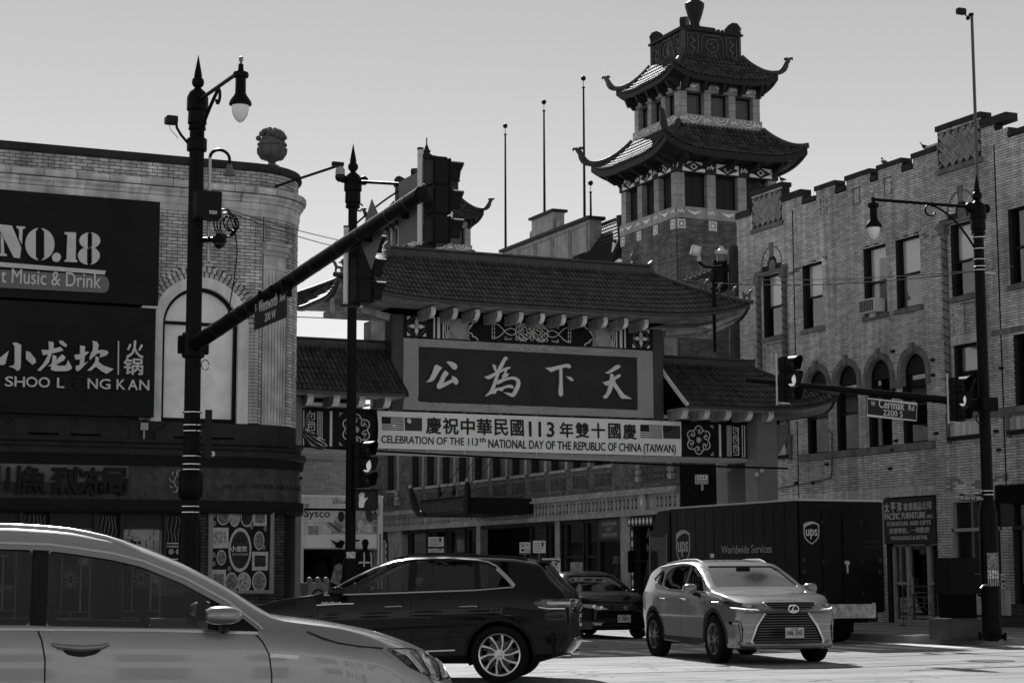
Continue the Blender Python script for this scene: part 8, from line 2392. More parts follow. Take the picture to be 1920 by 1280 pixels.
patch(b4,v4,[(-.32,.74),(.32,.74),(.27,.62),(-.27,.62)],'X+',M_('grille_black',.008),'grille',.006,.04,.012,.02)
for z in (.72,.69,.66,.635): front_line(b4,v4,[(-.29,z),(0,z),(.29,z)],.008,M_('grille_bar',.11),'grille_slat',.01,.004)
em = frame((v4.ray_cast(Vector((5,0,.68)),Vector((-1,0,0)))[0].x + .02,0,.69),(0,1,0),(0,0,1))
g = MB(em); ribbon(g,arc_pts(0,0,.05,0,345,20,.035),.008,0,.008,closed=True); ribbon(g,arc_pts(0,0,.02,0,345,14,.033),.006,0,.008,closed=True); ribbon(g,arc_pts(0,.015,.04,0,345,14,.012),.006,0,.008,closed=True); g.build('emblem',chrome,b4,local=True)
plate(b4,frame((v4.ray_cast(Vector((5,0,.46)),Vector((-1,0,0)))[0].x + .015,0,.45),(0,1,0),(0,0,1)),'E 78091')
patch(b4,v4,[(-.55,.36),(.55,.36),(.5,.27),(-.5,.27)],'X+',M_('grille_black',.008),'air_intake',.004,.05,.01,.02)
# ------------------------------------------------------------ delivery truck (dark, rear and left flank visible)
UX,UYr = 20.72,31.85
UF = 6.6; UW = 2.06; UH = 2.9
UT = thing('delivery_truck','dark brown delivery step van with pale shield emblems driving away on the right','truck',(UX + UW/2,UYr + UF/2,0))
ub = M_('truck_brown',.006,.35,coat=.0,var=.15,vscale=2)
def tb(x0,x1,y0,y1,z0,z1,nm,m_=ub,bev=0.0): return MB().box(x0,x1,y0,y1,z0,z1).build(nm,m_,UT,bevel=bev)
tb(UX,UX + UW,UYr,UYr + UF - 1.25,.62,UH - .03,'cargo_body',ub,.03)
a = MB(frame((UX,0,0),(0,1,0),(0,0,1)))   # cab side profile swept across the width
a.prism([(UYr + UF - 1.25,.62),(UYr + UF - .02,.62),(UYr + UF,1.25),(UYr + UF - .1,1.4),(UYr + UF - .55,2.55),(UYr + UF - .75,UH - .06),(UYr + UF - 1.25,UH - .06)],0.02,UW - .02); a.build('cab',ub,UT,bevel=.02)
MB().box(UX - .01,UX + UW + .01,UYr - .01,UYr + UF - 1.2,UH - .04,UH).build('roof',M_('truck_roof',.45,.4),UT,bevel=.01)
ML = frame((UX - .001,0,0),(0,-1,0),(0,0,1)); MRr = frame((0,UYr - .001,0),(1,0,0),(0,0,1))
MB(ML).box(-(UYr + UF - .45),-(UYr + UF - 1.2),1.35,2.25,0,.01).build('cab_window',M_('cab_window',.06,.12,spec=.9,var=.2),UT)
for y in (UYr + UF - 1.22,UYr + UF - .42): MB(ML).box(-y - .015,-y + .015,1.0,2.3,.0,.02).build('window_frame',M_('frame_grey',.2,.4),UT)
MB(ML).box(-(UYr + UF - 1.4),-(UYr + UF - 1.36),.7,2.8,0,.012).build('panel_gap',dark,UT)
MB().tube([(UX - .02,UYr + UF - .3,1.7),(UX - .3,UYr + UF - .1,1.75)],.012,5).build('mirror_arm',black,UT); MB().box(UX - .4,UX - .22,UYr + UF - .12,UYr + UF - .04,1.45,1.95).build('mirror',black,UT,bevel=.02)
for k in range(12): MB(ML).box(-UYr - .5 - k*.4,-UYr - .49 - k*.4,.7,2.8,0,.003).build('panel_seam',M_('seam_dark',.003,.6),UT)
MB(ML).box(-(UYr + UF - 1.3),-UYr - .02,.62,.68,0,.03).build('side_rail',blackm,UT)
dm = MB(MRr); 
for s in (-1,1):
    c0 = UX + UW/2; x0,x1 = sorted((c0 + s*.015,c0 + s*.47))
    d = MB(MRr).box(x0,x1,.78,2.62,.0,.018).build('rear_door',ub,UT,bevel=.006)
    for z in (.95,1.6,2.4): MB(MRr).box(c0 + s*.47 - .03,c0 + s*.47 + .03,z,z + .09,.0,.03).build('hinge',M_('hinge',.03,.4),d)
MB(MRr).box(UX + UW/2 - .008,UX + UW/2 + .008,.78,2.62,.015,.019).build('door_gap',dark,UT)
MB(MRr @ T_((UX + UW/2 + .1,1.62,.02))).lathe([(.0001,.03),(.05,.03),(.065,.0)],n=14).build('door_handle',M_('handle_bright',.6,.25,.9),UT)
MB(MRr).box(UX + UW/2 + .08,UX + UW/2 + .12,1.42,1.6,.02,.04).build('door_handle',M_('handle_bright',.6),UT)
def shield(M,cx_,cz_,w_,h_,sqz=1.0):
    gold = M_('shield_pale',.42,.5); P = lambda l: [(cx_ + x*w_*sqz,cz_ + y*h_) for x,y in l]
    out = [(-.5,.38),(-.25,.47),(0,.5),(.25,.47),(.5,.38)] + [(.5,-.05),(.45,-.2),(.32,-.33),(.15,-.43),(0,-.5),(-.15,-.43),(-.32,-.33),(-.45,-.2),(-.5,-.05)]
    o = MB(M).prism(P(out),0,.004).build('shield',gold,UT)
    MB(M).prism(P([(x*.87,y*.89 - .0) for x,y in out]),.004,.006).build('shield_field',ub,o)
    MB(M).prism(P([(-.43,.22),(-.43,.34),(-.2,.42),(0,.445),(.2,.43),(.43,.36),(.43,.345),(.2,.40),(-.05,.38),(-.3,.30)]),.006,.009).build('shield_swoosh',gold,o)
    letter('ups',gold,o,M,cx_,cz_ - .26*h_,h_*.42,w_*.72*sqz,depth=.003,d=.007,align='C',bold=.03)
shield(MRr,UX + .31,2.22,.37,.46)
shield(ML,-(UYr + UF - 1.95),2.0,.62,.78)
letter('Worldwide Services',M_('truck_letter',.3,.5),UT,ML,-(UYr + 3.0),1.84,.17,2.0,depth=.002,bold=.01)
letter('1 800 PICK UPS',M_('truck_letter_dim',.05,.5),UT,MRr,UX + UW - .55,2.02,.06,.48,depth=.002)
letter('www.ups.com',M_('truck_letter_dim',.05),UT,MRr,UX + UW - .55,1.9,.06,.48,depth=.002)
letter('G7I044C',M_('truck_letter_dim',.05),UT,MRr,UX + .45,2.74,.04,.3,depth=.002)
for x in (UX + .06,UX + UW - .06):
    for z in (1.45,1.68): MB(MRr @ T_((x + (.06 if x < UX + 1 else -.06),z,0))).lathe([(.0001,.02),(.04,.02),(.05,0)],n=14).build('tail_light',M_('tail_dark',.05,.2),UT,smooth=True)
MB(MRr @ T_((UX + UW - .3,.78,0))).lathe([(.0001,.02),(.04,.02),(.045,0)],n=14).build('reverse_light',M_('lamp_pale',.6),UT)
MB().box(UX + .55,UX + UW - .55 + .2,UYr - .16,UYr,.52,.80).build('step_bumper',M_('bumper_worn',.38,.6,var=.5,vscale=7),UT,bevel=.01)
for k in range(7): MB(frame((0,UYr - .162,0),(1,0,0),(0,0,1))).box(UX + .62 + k*.17,UX + .63 + k*.17,.70,.72,0,.004).build('rivet',dark,UT)
MB().box(UX + .3,UX + UW - .3,UYr + .2,UYr + UF - .3,.42,.62).build('chassis',blackm,UT)
for y in (UYr + 1.45,UYr + UF - 1.1):
    for s,xx in ((-1,UX + .17),(1,UX + UW - .17)):
        mwh = Matrix.Translation((xx,y,.40)) @ Matrix.Rotation(rad(90*s),4,'Y')
        w2 = .42 if y < UYr + 3 else .22; 
        xo = -s* (w2 - .22)/2
        mwh = Matrix.Translation((xx + xo,y,.40)) @ Matrix.Rotation(rad(90*s),4,'Y')
        ty = MB(mwh).lathe([(.22,-w2/2),(.37,-w2/2),(.4,-w2/2 + .03),(.4,w2/2 - .03),(.37,w2/2),(.22,w2/2)],n=32).build('wheel',M_('tyre_rubber',.018),UT,smooth=True)
        MB(mwh).lathe([(.0001,w2/2 - .1),(.1,w2/2 - .09),(.12,w2/2 - .02),(.21,w2/2 - .02)],n=20).build('rim',M_('rim_grey',.2),ty)
MB().box(UX + .1,UX + UW - .1,UYr + 1.0,UYr + 1.02,.2,.6).build('mud_flap',blackm,UT)
# ------------------------------------------------------------ food truck (rear)
SX0,SX1,SYr = 17.15,19.75,53.0
FT = thing('food_delivery_truck','white food delivery box truck with half-open roller door, seen from behind','truck',((SX0 + SX1)/2,SYr + 3,0))
tw = M_('truck_white',.6,.45,var=.12,vscale=1.5,streak=.1)
Mt = frame((0,SYr,0),(1,0,0),(0,0,1))
zt_ = zat(0,930,18.4,SYr)
def sz(py): return zat(0,py,18.6,SYr)
MB().box(SX0,SX0 + .1,SYr,SYr + 7,1.0,zt_).box(SX1 - .1,SX1,SYr,SYr + 7,1.0,zt_).box(SX0 + .1,SX1 - .1,SYr + .02,SYr + 7,zt_ - .06,zt_).box(SX0 + .1,SX1 - .1,SYr + 6.9,SYr + 7,1.0,zt_ - .06).build('box_body',tw,FT)
MB().box(SX0 - .02,SX1 + .02,SYr - .03,SYr + .1,zt_ - .02,zt_ + .03).build('roof_edge',white,FT)
MB(Mt).box(SX0,SX1,sz(953),zt_ - .02,0,.02).build('header',tw,FT); MB(Mt).box(SX1 - .16,SX1,1.0,sz(953),0,.02).build('post',tw,FT); MB(Mt).box(SX0,SX0 + .12,1.0,sz(953),0,.02).build('post',tw,FT)
MB(Mt).box(SX1 - .1,SX1 - .07,1.0,sz(1000),.02,.03).build('rail_slot',dark,FT); MB(Mt).prism([(SX1 - .42,zt_ - .22),(SX1 - .1,zt_ - .22),(SX1 - .1,zt_ - .6)],.02,.03).build('gusset',M_('gusset',.35,.5),FT)
MB(Mt).box(SX0 + .12,SX1 - .16,sz(957),sz(953),-.05,.0).build('header_gap',dark,FT)
zp = [sz(955),sz(980),sz(1001),sz(1027)]
for k in range(3): MB(Mt).box(SX0 + .12,SX1 - .16,zp[k + 1] + .004,zp[k] - .004,-.06,-.03).build('door_panel',tw if k < 2 else white,FT)
zbt = zp[3]
MB(Mt).box(SX0 + .12,SX1 - .16,zbt - .03,zbt,-.06,-.02).build('door_edge',steel,FT)
prm = M_('print_grey_dark',.06,.6)
x28 = PY(567,960,SYr)[0]
def spx(px,py): return PY(px,py,SYr)[0]
letter('Sysco',prm,FT,Mt,spx(571,965),sz(974),.3,spx(619,965) - spx(571,965),depth=.003,d=-.028,bold=.02)
letter('28\'',prm,FT,Mt,spx(570,948),sz(952) + .0,.11,.16,depth=.003,d=.021,bold=.02); letter('243667',prm,FT,Mt,spx(623,941),sz(944),.1,spx(650,940) - spx(623,941) + .08,depth=.003,d=.021,bold=.02)
letter('* 28 *',prm,FT,Mt,spx(621,932),zt_ - .12,.07,.3,depth=.003,d=.021)
cxv,czv,rv = spx(668,985),sz(992),.78
cl_ = lambda l: [(min(max(x,SX0 + .14),SX1 - .18),min(max(z,zp[2] + .01),zp[0] - .02)) for x,z in l]
MB(Mt).prism(cl_(arc_pts(cxv,czv,rv,0,176,24)) if False else cl_([(cxv + rv*math.cos(t),czv - .12 + rv*math.sin(t)) for t in lin(0,math.pi,24)]),-.0295,-.027).build('print_circle',M_('print_mid',.3,.6,var=.6,vscale=5),FT)
for k,(px_,py_,rx,ry,g_,an) in enumerate(((640,968,.1,.16,.05,0),(693,965,.12,.22,.08,.3),(703,968,.08,.2,.12,-.2),(676,985,.09,.2,.5,-.2),(668,990,.08,.1,.25,0),(691,990,.17,.14,.45,0),(628,988,.26,.05,.12,-.6),(622,990,.26,.05,.35,-.7),(636,985,.2,.05,.2,-.6),(703,980,.1,.1,.3,0),(650,990,.12,.09,.4,.2),(588,994,.16,.13,.25,0))):
    cx_,cz_ = spx(px_,py_),sz(py_)
    pts = [(cx_ + rx*math.cos(t)*math.cos(an) - ry*math.sin(t)*math.sin(an),cz_ + rx*math.cos(t)*math.sin(an) + ry*math.sin(t)*math.cos(an)) for t in lin(0,2*math.pi,19)[:-1]] if k < 11 else [(cx_ - rx,cz_ - ry),(cx_ + rx,cz_ - ry),(cx_ + rx,cz_ + ry),(cx_ - rx,cz_ + ry)]
    MB(Mt).prism(pts,-.0268,-.0262 + .0006*k).build('printed_vegetable',M_('veg%d' % k,g_,.6,var=.5,vscale=12),FT)
MB().box(SX0 + .1,SX1 - .1,SYr + 6.8,SYr + 6.85,1.0,3.4).build('back_wall',M_('cargo_dark',.02,.9),FT)
MB().box(SX0 + .1,SX1 - .1,SYr,SYr + 6.9,.95,1.02).build('floor',M_('cargo_dark',.02),FT)
for k in range(4):
    x = SX0 + .3 + k*.55; MB().box(x,x + .45,SYr + 1.2,SYr + 1.8,1.02,1.5 + .25* (k % 3)).build('cargo_box',M_('cargo_box',.03,.9,var=.5,vscale=5),FT)
MB(Mt).box(SX0 + .1,SX1 - .1,.62,.95,-.1,.05).build('bumper',M_('bumper_grey',.15,.6,var=.4,vscale=5),FT); MB().box(SX0 + .2,SX1 - .2,SYr + .5,SYr + 6.8,.6,.95).build('chassis',blackm,FT)
for y in (SYr + 1.6,SYr + 6):
    for x in (SX0 + .25,SX1 - .25): 
        MB(Matrix.Translation((x,y,.5)) @ Matrix.Rotation(rad(90),4,'Y')).lathe([(.25,-.2),(.46,-.2),(.5,-.16),(.5,.16),(.46,.2),(.25,.2)],n=28).build('wheel',M_('tyre_rubber',.018),FT,smooth=True)
lf = MB(Mt); za_ = sz(1018)
lf.prism([(spx(620,1015),sz(1012)),(spx(632,1018),sz(1017)),(spx(640,1013),sz(1012)),(spx(646,1016),sz(1016)),(spx(640,1025),sz(1027)),(spx(630,1024),sz(1026)),(spx(629,1020),sz(1021))],-.02,.06); lf.build('door_latch',blackm,FT)
MB(Mt).box(spx(662,1012),spx(673,1012),sz(1014),sz(1011),-.02,.04).build('latch_bar',blackm,FT)
MB(Mt).box(SX0 + .2,SX1 - .2,.58,.64,.1,1.5).build('lift_gate',M_('lift_gate',.2,.6,var=.3),FT)
# ------------------------------------------------------------ worker in a vest (seen from behind)
def skin_mesh(nm,verts,edges,radii,m,parent,sub=2,root=0):
    me = bpy.data.meshes.new(nm); me.from_pydata(verts,edges,[]); o = bpy.data.objects.new(nm,me); COL.objects.link(o)
    md = o.modifiers.new('s','SKIN'); 
    for i,v in enumerate(me.skin_vertices[0].data): v.radius = (radii[i],radii[i]) if not isinstance(radii[i],tuple) else radii[i]; v.use_root = (i == root)
    md.use_smooth_shade = True
    sb = o.modifiers.new('b','SUBSURF'); sb.levels = sub; sb.render_levels = sub
    bpy.context.view_layer.update()
    me2 = bpy.data.meshes.new_from_object(o.evaluated_get(bpy.context.evaluated_depsgraph_get()))
    bpy.data.objects.remove(o); me2.name = nm; me2.materials.clear(); me2.materials.append(m); me2.shade_smooth()
    q = bpy.data.objects.new(nm,me2); COL.objects.link(q); q.parent = parent; WM[q.name] = WM[parent.name]; return q
px_,py_ = at_t(55.6,683)
W_ = thing('person','person seen from behind in a dark reflective vest at the back of the food truck','person',(px_,py_,.64),rad(8))
V = [(0,0,.98),(0,0,1.15),(0,.0,1.32),(0,.0,1.44),(0,.01,1.53),(0,.0,1.62),(0,.0,1.73),(-.17,0,1.42),(-.25,.04,1.18),(-.24,.2,1.0),(-.22,.27,.98),(.17,0,1.42),(.26,.04,1.18),(.25,.2,1.02),(.23,.27,1.0),
     (-.1,0,.9),(-.11,.02,.5),(-.11,-.01,.1),(-.11,.12,.05),(.1,0,.9),(.12,-.02,.5),(.13,-.05,.1),(.13,.08,.05)]
E_ = [(0,1),(1,2),(2,3),(3,4),(4,5),(5,6),(3,7),(7,8),(8,9),(9,10),(3,11),(11,12),(12,13),(13,14),(0,15),(15,16),(16,17),(17,18),(0,19),(19,20),(20,21),(21,22)]
Rd = [(.16,.12),(.15,.11),(.18,.12),(.15,.1),.055,.095,.08,.07,.05,.04,.045,.07,.05,.04,.045,.1,.07,.05,.045,.1,.07,.05,.045]
skin_mesh('body',V,E_,Rd,M_('dark_clothes',.015,.85),W_)
Mb_ = T_((0,0,0))
vest = MB().lathe([(.2,1.0),(.205,1.2),(.215,1.35),(.17,1.46),(.08,1.5)],n=20)
vest.v = [Vector((v.x,v.y*.72,v.z)) for v in vest.v]
ve = vest.build('vest',M_('vest_dark',.02,.8),W_,local=True,smooth=True)
rf = M_('reflective',.6,.4)
for x in (-.12,.12): MB().tube([(x,-.158,1.02),(x,-.165,1.3),(x*.9,-.13,1.44)],.02,6).build('reflective_strip',rf,ve,local=True)
bl = MB().lathe([(.214,1.12),(.217,1.17)],n=20); bl.v = [Vector((v.x,v.y*.74,v.z)) for v in bl.v]; bl.build('reflective_band',rf,ve,local=True)
MB().sphere((0,.0,1.72),.105,12,8,1.15).build('cap',M_('cap_dark',.01),W_,local=True,smooth=True)
def driver(nm_car,root,x,y,z,lab):
    Mr = WM[root.name]; p = Mr @ Vector((x,y,z))
    o = thing('person',lab,'person',tuple(p),math.atan2(Mr[1][0],Mr[0][0]))
    V = [(0,0,0),(-.04,0,.2),(-.08,0,.4),(-.08,0,.52),(-.05,0,.6),(-.03,0,.68),(-.02,0,.76),(-.08,.18,.47),(.1,.26,.28),(.34,.17,.34),(.41,.15,.37),(-.08,-.18,.47),(.1,-.26,.28),(.34,-.17,.34),(.41,-.15,.37),(.22,.1,.02),(.5,.12,.08),(.68,.12,-.25),(.22,-.1,.02),(.5,-.12,.08),(.68,-.12,-.25)]
    E_ = [(0,1),(1,2),(2,3),(3,4),(4,5),(5,6),(3,7),(7,8),(8,9),(9,10),(3,11),(11,12),(12,13),(13,14),(0,15),(15,16),(16,17),(0,18),(18,19),(19,20)]
    Rd = [(.15,.12),(.14,.11),(.17,.11),(.13,.09),.055,.085,.075,.065,.045,.035,.04,.065,.045,.035,.04,.09,.07,.05,.09,.07,.05]
    skin_mesh('body',V,E_,Rd,M_('dark_clothes',.015),o)
    h = MB().sphere((.0,0,.70),.088,12,9,1.25); h.tube([(.085,0,.72),(.105,0,.685)],.012,6); h.build('face',M_('skin_tone',.28,.6),o,local=True,smooth=True)
    MB().lathe([(.096,0),(.1,.04),(.085,.09),(.05,.12),(.0001,.13)],(-.012,0,.71),14).build('hair',M_('hair_dark',.02,.7),o,local=True,smooth=True)
driver('black',r2,-.28,.38,.66,'driver in dark clothes behind the wheel of the black car')
driver('pearl',r3,-.2,.38,.64,'driver in dark clothes behind the reflecting windscreen of the pale car')
# ------------------------------------------------------------ street furniture and small things
xu,yu = at_t(51.0,1384)
UPl = thing('utility_pole','weathered wooden utility pole with crossarm in the gap beside the right building','utility pole',(xu,yu,0))
zu = zat(0,462,xu,yu)
MB().cyl((xu,yu,0),(xu,yu,zu),.17,.14,14).build('pole',M_('pole_wood',.07,.9,var=.4,vscale=3,streak=.3),UPl,smooth=True)
def uz(py): return zat(0,py,xu,yu)
def onp(px,py,F=51.0):
    x,y = at_t(F,px); return Vector((x,y,zat(0,py,x,y)))
wd = M_('pole_wood',.07)
MB().cyl(onp(1288,530),onp(1376,498),.07,n=8).build('crossarm',wd,UPl); MB().cyl(onp(1330,520),onp(1376,505),.05,n=8).build('crossarm',wd,UPl)
for k in range(8):
    p = onp(1296 + k*9,526 - k*3.2); MB().lathe([(.03,0),(.045,.03),(.03,.06),(.045,.09),(.02,.13)],tuple(p + Vector((0,0,.05))),8).build('insulator',M_('insulator_grey',.2,.3),UPl,smooth=True)
tc2 = MB(); tc2.lathe([(.0001,0),(.2,0),(.22,.05),(.22,.8),(.2,.85),(.0001,.87)],tuple(onp(1358,545)),16); tc2.build('transformer',M_('transformer_dark',.01,.5),UPl,smooth=True)
for k,(a,b) in enumerate(((1330,545),(1342,560),(1350,540))): MB().box(onp(a,b).x - .12,onp(a,b).x + .12,onp(a,b).y - .1,onp(a,b).y + .1,onp(a,b).z - .25,onp(a,b).z).build('fuse_box',blackm,UPl)
FLm = thing('floodlight_mast','pair of pale floodlights on a forked black mast behind the gate roof','floodlight',tuple(onp(1346,600,46)))
pts = [onp(1346,660,46),onp(1346,500,46)]
MB().cyl(pts[0],pts[1],.045,n=8).build('mast',black,FLm); MB().box(onp(1341,528,46).x,onp(1351,528,46).x,onp(1346,500,46).y - .08,onp(1346,500,46).y + .08,onp(1346,528,46).z,onp(1346,512,46).z).build('clamp',black,FLm)
MB().tube([onp(1319,484,46),onp(1320,492,46),onp(1328,500,46),onp(1346,501,46),onp(1362,499,46),onp(1368,492,46),onp(1372,486,46)],.032,8).build('fork',black,FLm,smooth=True)
fg = M_('flood_pale',.5,.5)
p = onp(1312,471,46)
Mf_ = Matrix.Translation(p) @ Matrix.Rotation(rad(-24),4,'Z') @ Matrix.Rotation(rad(15),4,'Y')
h_ = MB(Mf_).box(-.12,.12,-.15,.1,-.13,.13).build('lamp_housing',fg,FLm,bevel=.02)
MB(Mf_).box(-.07,.07,-.165,-.15,-.05,.09).build('lamp_glass',M_('flood_glass',.7,.2),h_)
MB().cyl(onp(1319,490,46),onp(1318,478,46),.05,n=10).build('socket',fg,FLm)
MB().lathe([(.0001,.0),(.14,0),(.17,.04),(.17,.1),(.1,.12),(.06,.16),(.05,.22),(.0001,.23)],tuple(onp(1362,478,46)),16).build('lantern_cap',fg,FLm,smooth=True)
MB().cyl(onp(1362,490,46),onp(1362,478,46),.12,n=12).build('lantern_glass',M_('lantern_glass',.15,.15),FLm)
eb = thing('hanging_notice_box','small pale box with a printed notice hanging under the gate beam','sign box',tuple(onp(1318,897,47)))
pe = onp(1318,898,47); Me = Matrix.Translation(pe) @ Matrix.Rotation(rad(-15),4,'Z') @ frame((0,0,0),(1,0,0),(0,0,1))
MB(Me).box(-.16,.16,-.12,.12,-.12,0).build('box',M_('box_grey',.3,.5),eb,bevel=.01); MB(Me).box(-.11,.12,.0,.09,0,.004).build('notice',white,eb)
g = MB(Me); 
for k in range(3): g.box(-.09 + k*.065,-.05 + k*.065,.02,.07,.004,.006)
g.build('print',blackm,eb); MB().cyl(pe + Vector((0,0,-.28)),pe + Vector((0,0,-.12)),.03,n=8).build('stem',M_('box_grey',.3),eb)
MB().tube([onp(1346,868,47),onp(1346,888,47),onp(1372,880,47)],.02,6).build('bracket',steel,eb)
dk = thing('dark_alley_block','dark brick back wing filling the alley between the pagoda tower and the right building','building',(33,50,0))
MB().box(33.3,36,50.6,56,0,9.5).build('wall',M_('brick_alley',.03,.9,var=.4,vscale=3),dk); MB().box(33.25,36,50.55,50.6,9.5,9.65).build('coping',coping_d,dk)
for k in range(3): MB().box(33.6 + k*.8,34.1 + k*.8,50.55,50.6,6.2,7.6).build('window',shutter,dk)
fl = thing('flag','small striped flag hanging from a slanted pole beside the rounded corner','flag',tuple(onp(566,830,38.6)))
fp0,fp1 = onp(553,838,38.0),onp(577,770,38.0)
MB().cyl(fp0,fp1,.014,n=6).build('flagstaff',M_('staff_pale',.4,.5),fl)
cloth_pts = [((578,772),(571,775)),((574,790),(566,800)),((570,802),(561,816)),((582,812),(566,822)),((595,818),(578,838)),((608,826),(590,842)),((612,834),(602,843))]
strips = 7
for k in range(strips):
    mb = MB(); vs = []
    for (a,b) in cloth_pts:
        for t in (k/strips,(k + 1)/strips):
            p = onp(a[0] + (b[0] - a[0])*t,a[1] + (b[1] - a[1])*t,38.0 + .12*math.sin(t*9 + a[0]*.3)); vs.append(p)
    mb.add(vs,[(2*i,2*i + 1,2*i + 3,2*i + 2) for i in range(len(cloth_pts) - 1)])
    mb.build('stripe',M_('flag_dark',.05,.8) if k % 2 == 0 else M_('flag_pale',.5,.8),fl)
cd = thing('corner_dome_camera','white dome camera on an arm by the red gate column at the rounded corner','camera',tuple(onp(556,892,41.2)))
MB().tube([onp(548,880,40.3),onp(552,874,40.3),onp(561,878,40.3)],.03,7).build('arm',white,cd,smooth=True)
p = onp(557,890,40.3); MB().lathe([(.09,-.04),(.09,.06),(.05,.1),(.0001,.1)],tuple(p),14).build('housing',M_('housing_grey',.3),cd,smooth=True); MB().sphere((p.x,p.y,p.z - .05),.085,12,8).build('dome',M_('dome_black',.01),cd,smooth=True)
def street_sign(px,py0,py1,F,wd_,label,lines,gp=None):
    x,y = at_t(F,px)
    o = thing('parking_sign',label,'sign',(x,y,0)); z1,z0 = zat(0,py0,x,y),zat(0,py1,x,y)
    M = frame((x,y,0),(math.cos(rad(-15)),math.sin(rad(-15)),0),(0,0,1))
    MB(M).box(-.02,.02,.1,z1,-.04,-.01).build('post',M_('post_grey',.1,.5),o)
    MB(M).box(-wd_/2,wd_/2,z0,z1,0,.006).build('plate',M_('plate_white',.55),o,bevel=.0)
    g = MB(M)
    h = z1 - z0
    if lines == 'bus':
        ribbon(g,arc_pts(-wd_*.2,z0 + h*.75,wd_*.15,0,340,16),.014,.006,.009,closed=True); ribbon(g,[(-wd_*.3,z0 + h*.82),(-wd_*.1,z0 + h*.68)],.014,.006,.009)
        g.box(wd_*.1,wd_*.4,z0 + h*.78,z0 + h*.82,.006,.009); g.box(wd_*.1,wd_*.35,z0 + h*.68,z0 + h*.72,.006,.009)
        g.box(-wd_*.35,-wd_*.08,z0 + h*.22,z0 + h*.42,.006,.009); g.build('print',blackm,o)
        letter('BUS',blackm,o,M,wd_*.05,z0 + h*.33,h*.11,wd_*.35,depth=.003,d=.006,bold=.02); letter('STOP',blackm,o,M,wd_*.05,z0 + h*.18,h*.11,wd_*.38,depth=.003,d=.006,bold=.02)
        MB(M).box(-wd_/2,wd_/2,z0 + h*.02,z0 + h*.1,.006,.008).build('band',blackm,o)
    else:
        for k in range(6): g.box(-wd_*.4,wd_* (.1 + .28* ((k*7) % 3)/2),z0 + h* (.12 + .13*k),z0 + h* (.15 + .13*k),.006,.009)
        g.box(wd_*.2,wd_*.32,z0 + h*.5,z0 + h*.9,.006,.009); g.build('print',blackm,o)
street_sign(983,1016,1038,52,.3,'small white bus stop plate left of the wider notice plate by the arcade','bus')
street_sign(1010,1013,1036,53,.36,'wider white notice plate right of the bus stop plate','txt')
street_sign(1032,1046,1073,50,.5,'large pale notice board low behind the roof of the black car','txt')
for k,(px,py0,py1,lab) in enumerate(((816,1006,1024,'upper framed notice plate in front of the left shop window of the arcade'),(816,1028,1035,'low wide plate below the framed notice in front of the left shop window'))):
    street_sign(px,py0,py1,66,.55,lab,'txt')
xk,yk = at_t(37.6,1793)
zk = lambda py: zat(0,py,xk,yk)
cb2 = thing('signal_cabinet','black traffic signal cabinet raised on a concrete block beside the right pole','cabinet',(xk,yk,0))
Mk = Matrix.Translation((xk,yk,0)) @ Matrix.Rotation(rad(-8),4,'Z')
MB(Mk).box(-.42,.42,-.35,.45,.1,zk(1158)).build('concrete_block',M_('block_concrete',.10,.85,var=.3,vscale=4),cb2,bevel=.02)
MB(Mk).box(-.26,.30,-.2,.3,zk(1158),zk(1112)).build('pedestal',blackm,cb2)
MB(Mk).box(-.36,.22,-.3,.3,zk(1114),zk(1045)).build('housing',M_('cabinet_black',.015),cb2,bevel=.015)
MB(Mk).box(.225,.42,-.25,.25,zk(1112),zk(1046)).build('side_housing',M_('cabinet_black',.015),cb2,bevel=.01)
for k in range(3): MB(Mk).box(.26 + k*.05,.275 + k*.05,-.256,-.25,zk(1076),zk(1075)).build('small_lamp',M_('lamp_pale',.6),cb2)
MB().tube([tuple(Mk @ Vector((.3,-.25,zk(1114)))),tuple(Mk @ Vector((.45,-.3,zk(1118)))),tuple(Mk @ Vector((.58,-.3,zk(1130))))],[.03,.035,.01],6).build('hanging_strap',black,cb2)
xg,yg = at_t(45.5,1722)
zg = lambda py: zat(0,py,xg,yg)
lg = thing('lattice_barrier','low dark lattice barrier standing in front of the furniture shop door','barrier',(xg,yg,.15))
Mg = frame((xg,yg,.15),(math.cos(rad(-24)),math.sin(rad(-24)),0),(0,0,1))
g = MB(Mg); W3,H3 = .42,.95
for pl in ([(-W3,0),(-W3,H3),(W3,H3),(W3,0)],[(-W3,.25),(W3,.25)],[(-.25,.25),(-.25,.45),(.1,.45),(.1,.7),(-.25,.7),(-.25,.9)],[(.25,.25),(.25,.55),(-.1,.55),(-.1,.8),(.25,.8),(.25,H3)],[(-W3,.6),(-.25,.6)],[(W3,.4),(.1,.4)]): ribbon(g,pl,.022,-.012,.012)
g.build('lattice',M_('barrier_grey',.09,.5),lg)
for s in (-1,1): MB(Mg).box(s*W3 - .05,s*W3 + .05,0,.03,-.15,.15).build('foot',M_('barrier_grey',.09),lg)
kd = thing('cardboard_sign','creased cardboard sign leaning beside the middle pole','cardboard',(xm_ - .3,ym_,0))
P_ = [onp(634,1055,35.4),onp(646,1062,35.4),onp(634,1097,35.4),onp(618,1090,35.4),onp(626,1060,35.4)]
mb = MB(); back = [p + Vector((.01,.03,0)) for p in P_]; n = len(P_)
mb.add(P_ + back,[tuple(range(n)),tuple(range(n,2*n))[::-1]] + [(i,n + i,n + (i + 1) % n,(i + 1) % n) for i in range(n)]); mb.build('board',M_('cardboard',.2,.8,var=.5,vscale=14),kd)
MB().cyl(onp(618,1090,35.4),(onp(618,1090,35.4).x,onp(618,1090,35.4).y,.14),.02,n=6).build('stake',M_('pole_wood',.07),kd)
pb = thing('planter_box','low concrete planter with clutter beside the left gate column','planter',(14,42,0))
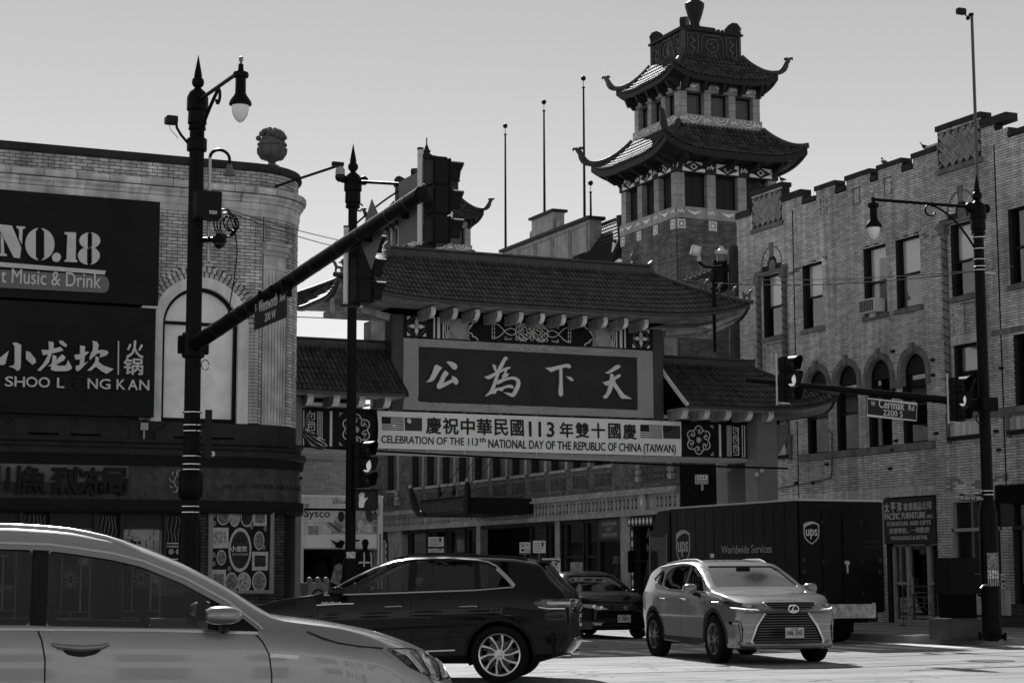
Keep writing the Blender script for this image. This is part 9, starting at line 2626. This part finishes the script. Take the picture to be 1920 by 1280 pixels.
a = onp(575,1092,43); b = onp(622,1098,43)
MB().box(a.x,b.x,a.y,a.y + .8,.1,a.z).build('box',M_('planter',.17,.8,var=.4,vscale=6),pb,bevel=.02)
ribbon_m = MB(frame((0,a.y - .01,0),(1,0,0),(0,0,1))); ribbon(ribbon_m,arc_pts((a.x + b.x)/2,a.z - .3,.14,20,340,12),.03,0,.01); ribbon_m.build('stencil',dark,pb)
for k in range(3): MB().sphere((a.x + .15 + k*.2,a.y + .3,a.z + .05),.08,8,6).build('tied_bag',M_('bag_grey',.2,.5),pb,smooth=True)
ls = thing('table_lamp','small pale lamp standing in the souvenir shop window','lamp',(30.2,57.2,1.2))
yl_ = PX(1157,1062,30.1)[0]; zl_2 = PX(1157,1056,30.1)[1]
MB().lathe([(.16,0),(.11,.26)],(30.1,yl_,zl_2),16).build('shade',M_('shade_white',.5,.7),ls); MB().lathe([(.07,-.35),(.09,-.2),(.03,-.08),(.03,0)],(30.1,yl_,zl_2),12).build('lamp_base',M_('lamp_grey',.15,.5),ls,smooth=True); MB().box(29.95,30.25,yl_ - .3,yl_ + .3,zl_2 - .42,zl_2 - .35).build('shelf',M_('lamp_grey',.15),ls)
tr_ = thing('street_tree','small dark tree top showing beside the gate column far down the street','tree',tuple(at_t(110,716)) + (0,))
tx,ty = at_t(110,712)
MB().cyl((tx,ty,0),(tx,ty,10),.25,.12,8).build('trunk',wd,tr_)
zt2 = zat(0,632,tx,ty)
for k in range(8): MB().tube([(tx,ty,8),(tx + R.uniform(-1.6,1.6),ty + R.uniform(-1.6,1.6),R.uniform(10,zt2 - .6))],[.07,.02],5).build('limb',wd,tr_)
lv = MB()
for k in range(2600):
    a_,b_ = R.uniform(0,6.28),R.random() ** .5*2.2; c = Vector((tx + b_*math.cos(a_),ty + b_*math.sin(a_),zt2 - 1.6 + R.uniform(-1.8,1.5)* (1 - (b_/2.6) ** 2)))
    d1 = Vector((R.uniform(-1,1),R.uniform(-1,1),R.uniform(-1,1))).normalized()*.09; d2 = d1.orthogonal().normalized()*.05
    lv.add([c - d1,c + d2,c + d1,c - d2],[(0,1,2,3)])
lv.build('crown',M_('leaf',.05,.7),tr_,kind='stuff')
for k,(x0,x1,y0,y1,h,lab) in enumerate(((-45,-14,-34,-16,8.5,'unseen low brick block across the junction on the east side'),(-8,34,-38,-20,9.5,'unseen long brick block across the junction facing the gate'),(40,62,-20,6,8,'unseen brick corner block across the junction on the west side'),(-6,11.5,47,140,9,'unseen row of brick shops along the side street behind the rounded corner'))):  # unseen blocks, added to darken reflections and bounce sunlight onto the fronts
    o = thing('unseen_street_block',lab,'building',((x0 + x1)/2,(y0 + y1)/2,0))
    MB().box(x0,x1,y0,y1,0,h).build('wall',M_('block_brick',.5,.9,var=.3,vscale=1),o); MB().box(x0 - .2,x1 + .2,y0 - .2,y1 + .2,h,h + .3).build('coping',coping_d,o)
    for i in range(int((x1 - x0)/3)):
        for z in (1.0,5.0): MB().box(x0 + .8 + i*3,x0 + 2.4 + i*3,y1,y1 + .03,z,z + 2.2).build('window',M_('pane_dark',.02,.1),o)
for o in COL.objects:
    g_ = {'pigeon': 'pigeons on the parapet','street light': 'spiked black street poles at the junction','pedestrian signal': 'pedestrian signals on the street poles'}.get(o.get('category'))
    if o.name.startswith('parking_sign'): g_ = 'notice plates in front of the arcade'
    if g_ and 'label' in o: o['group'] = g_
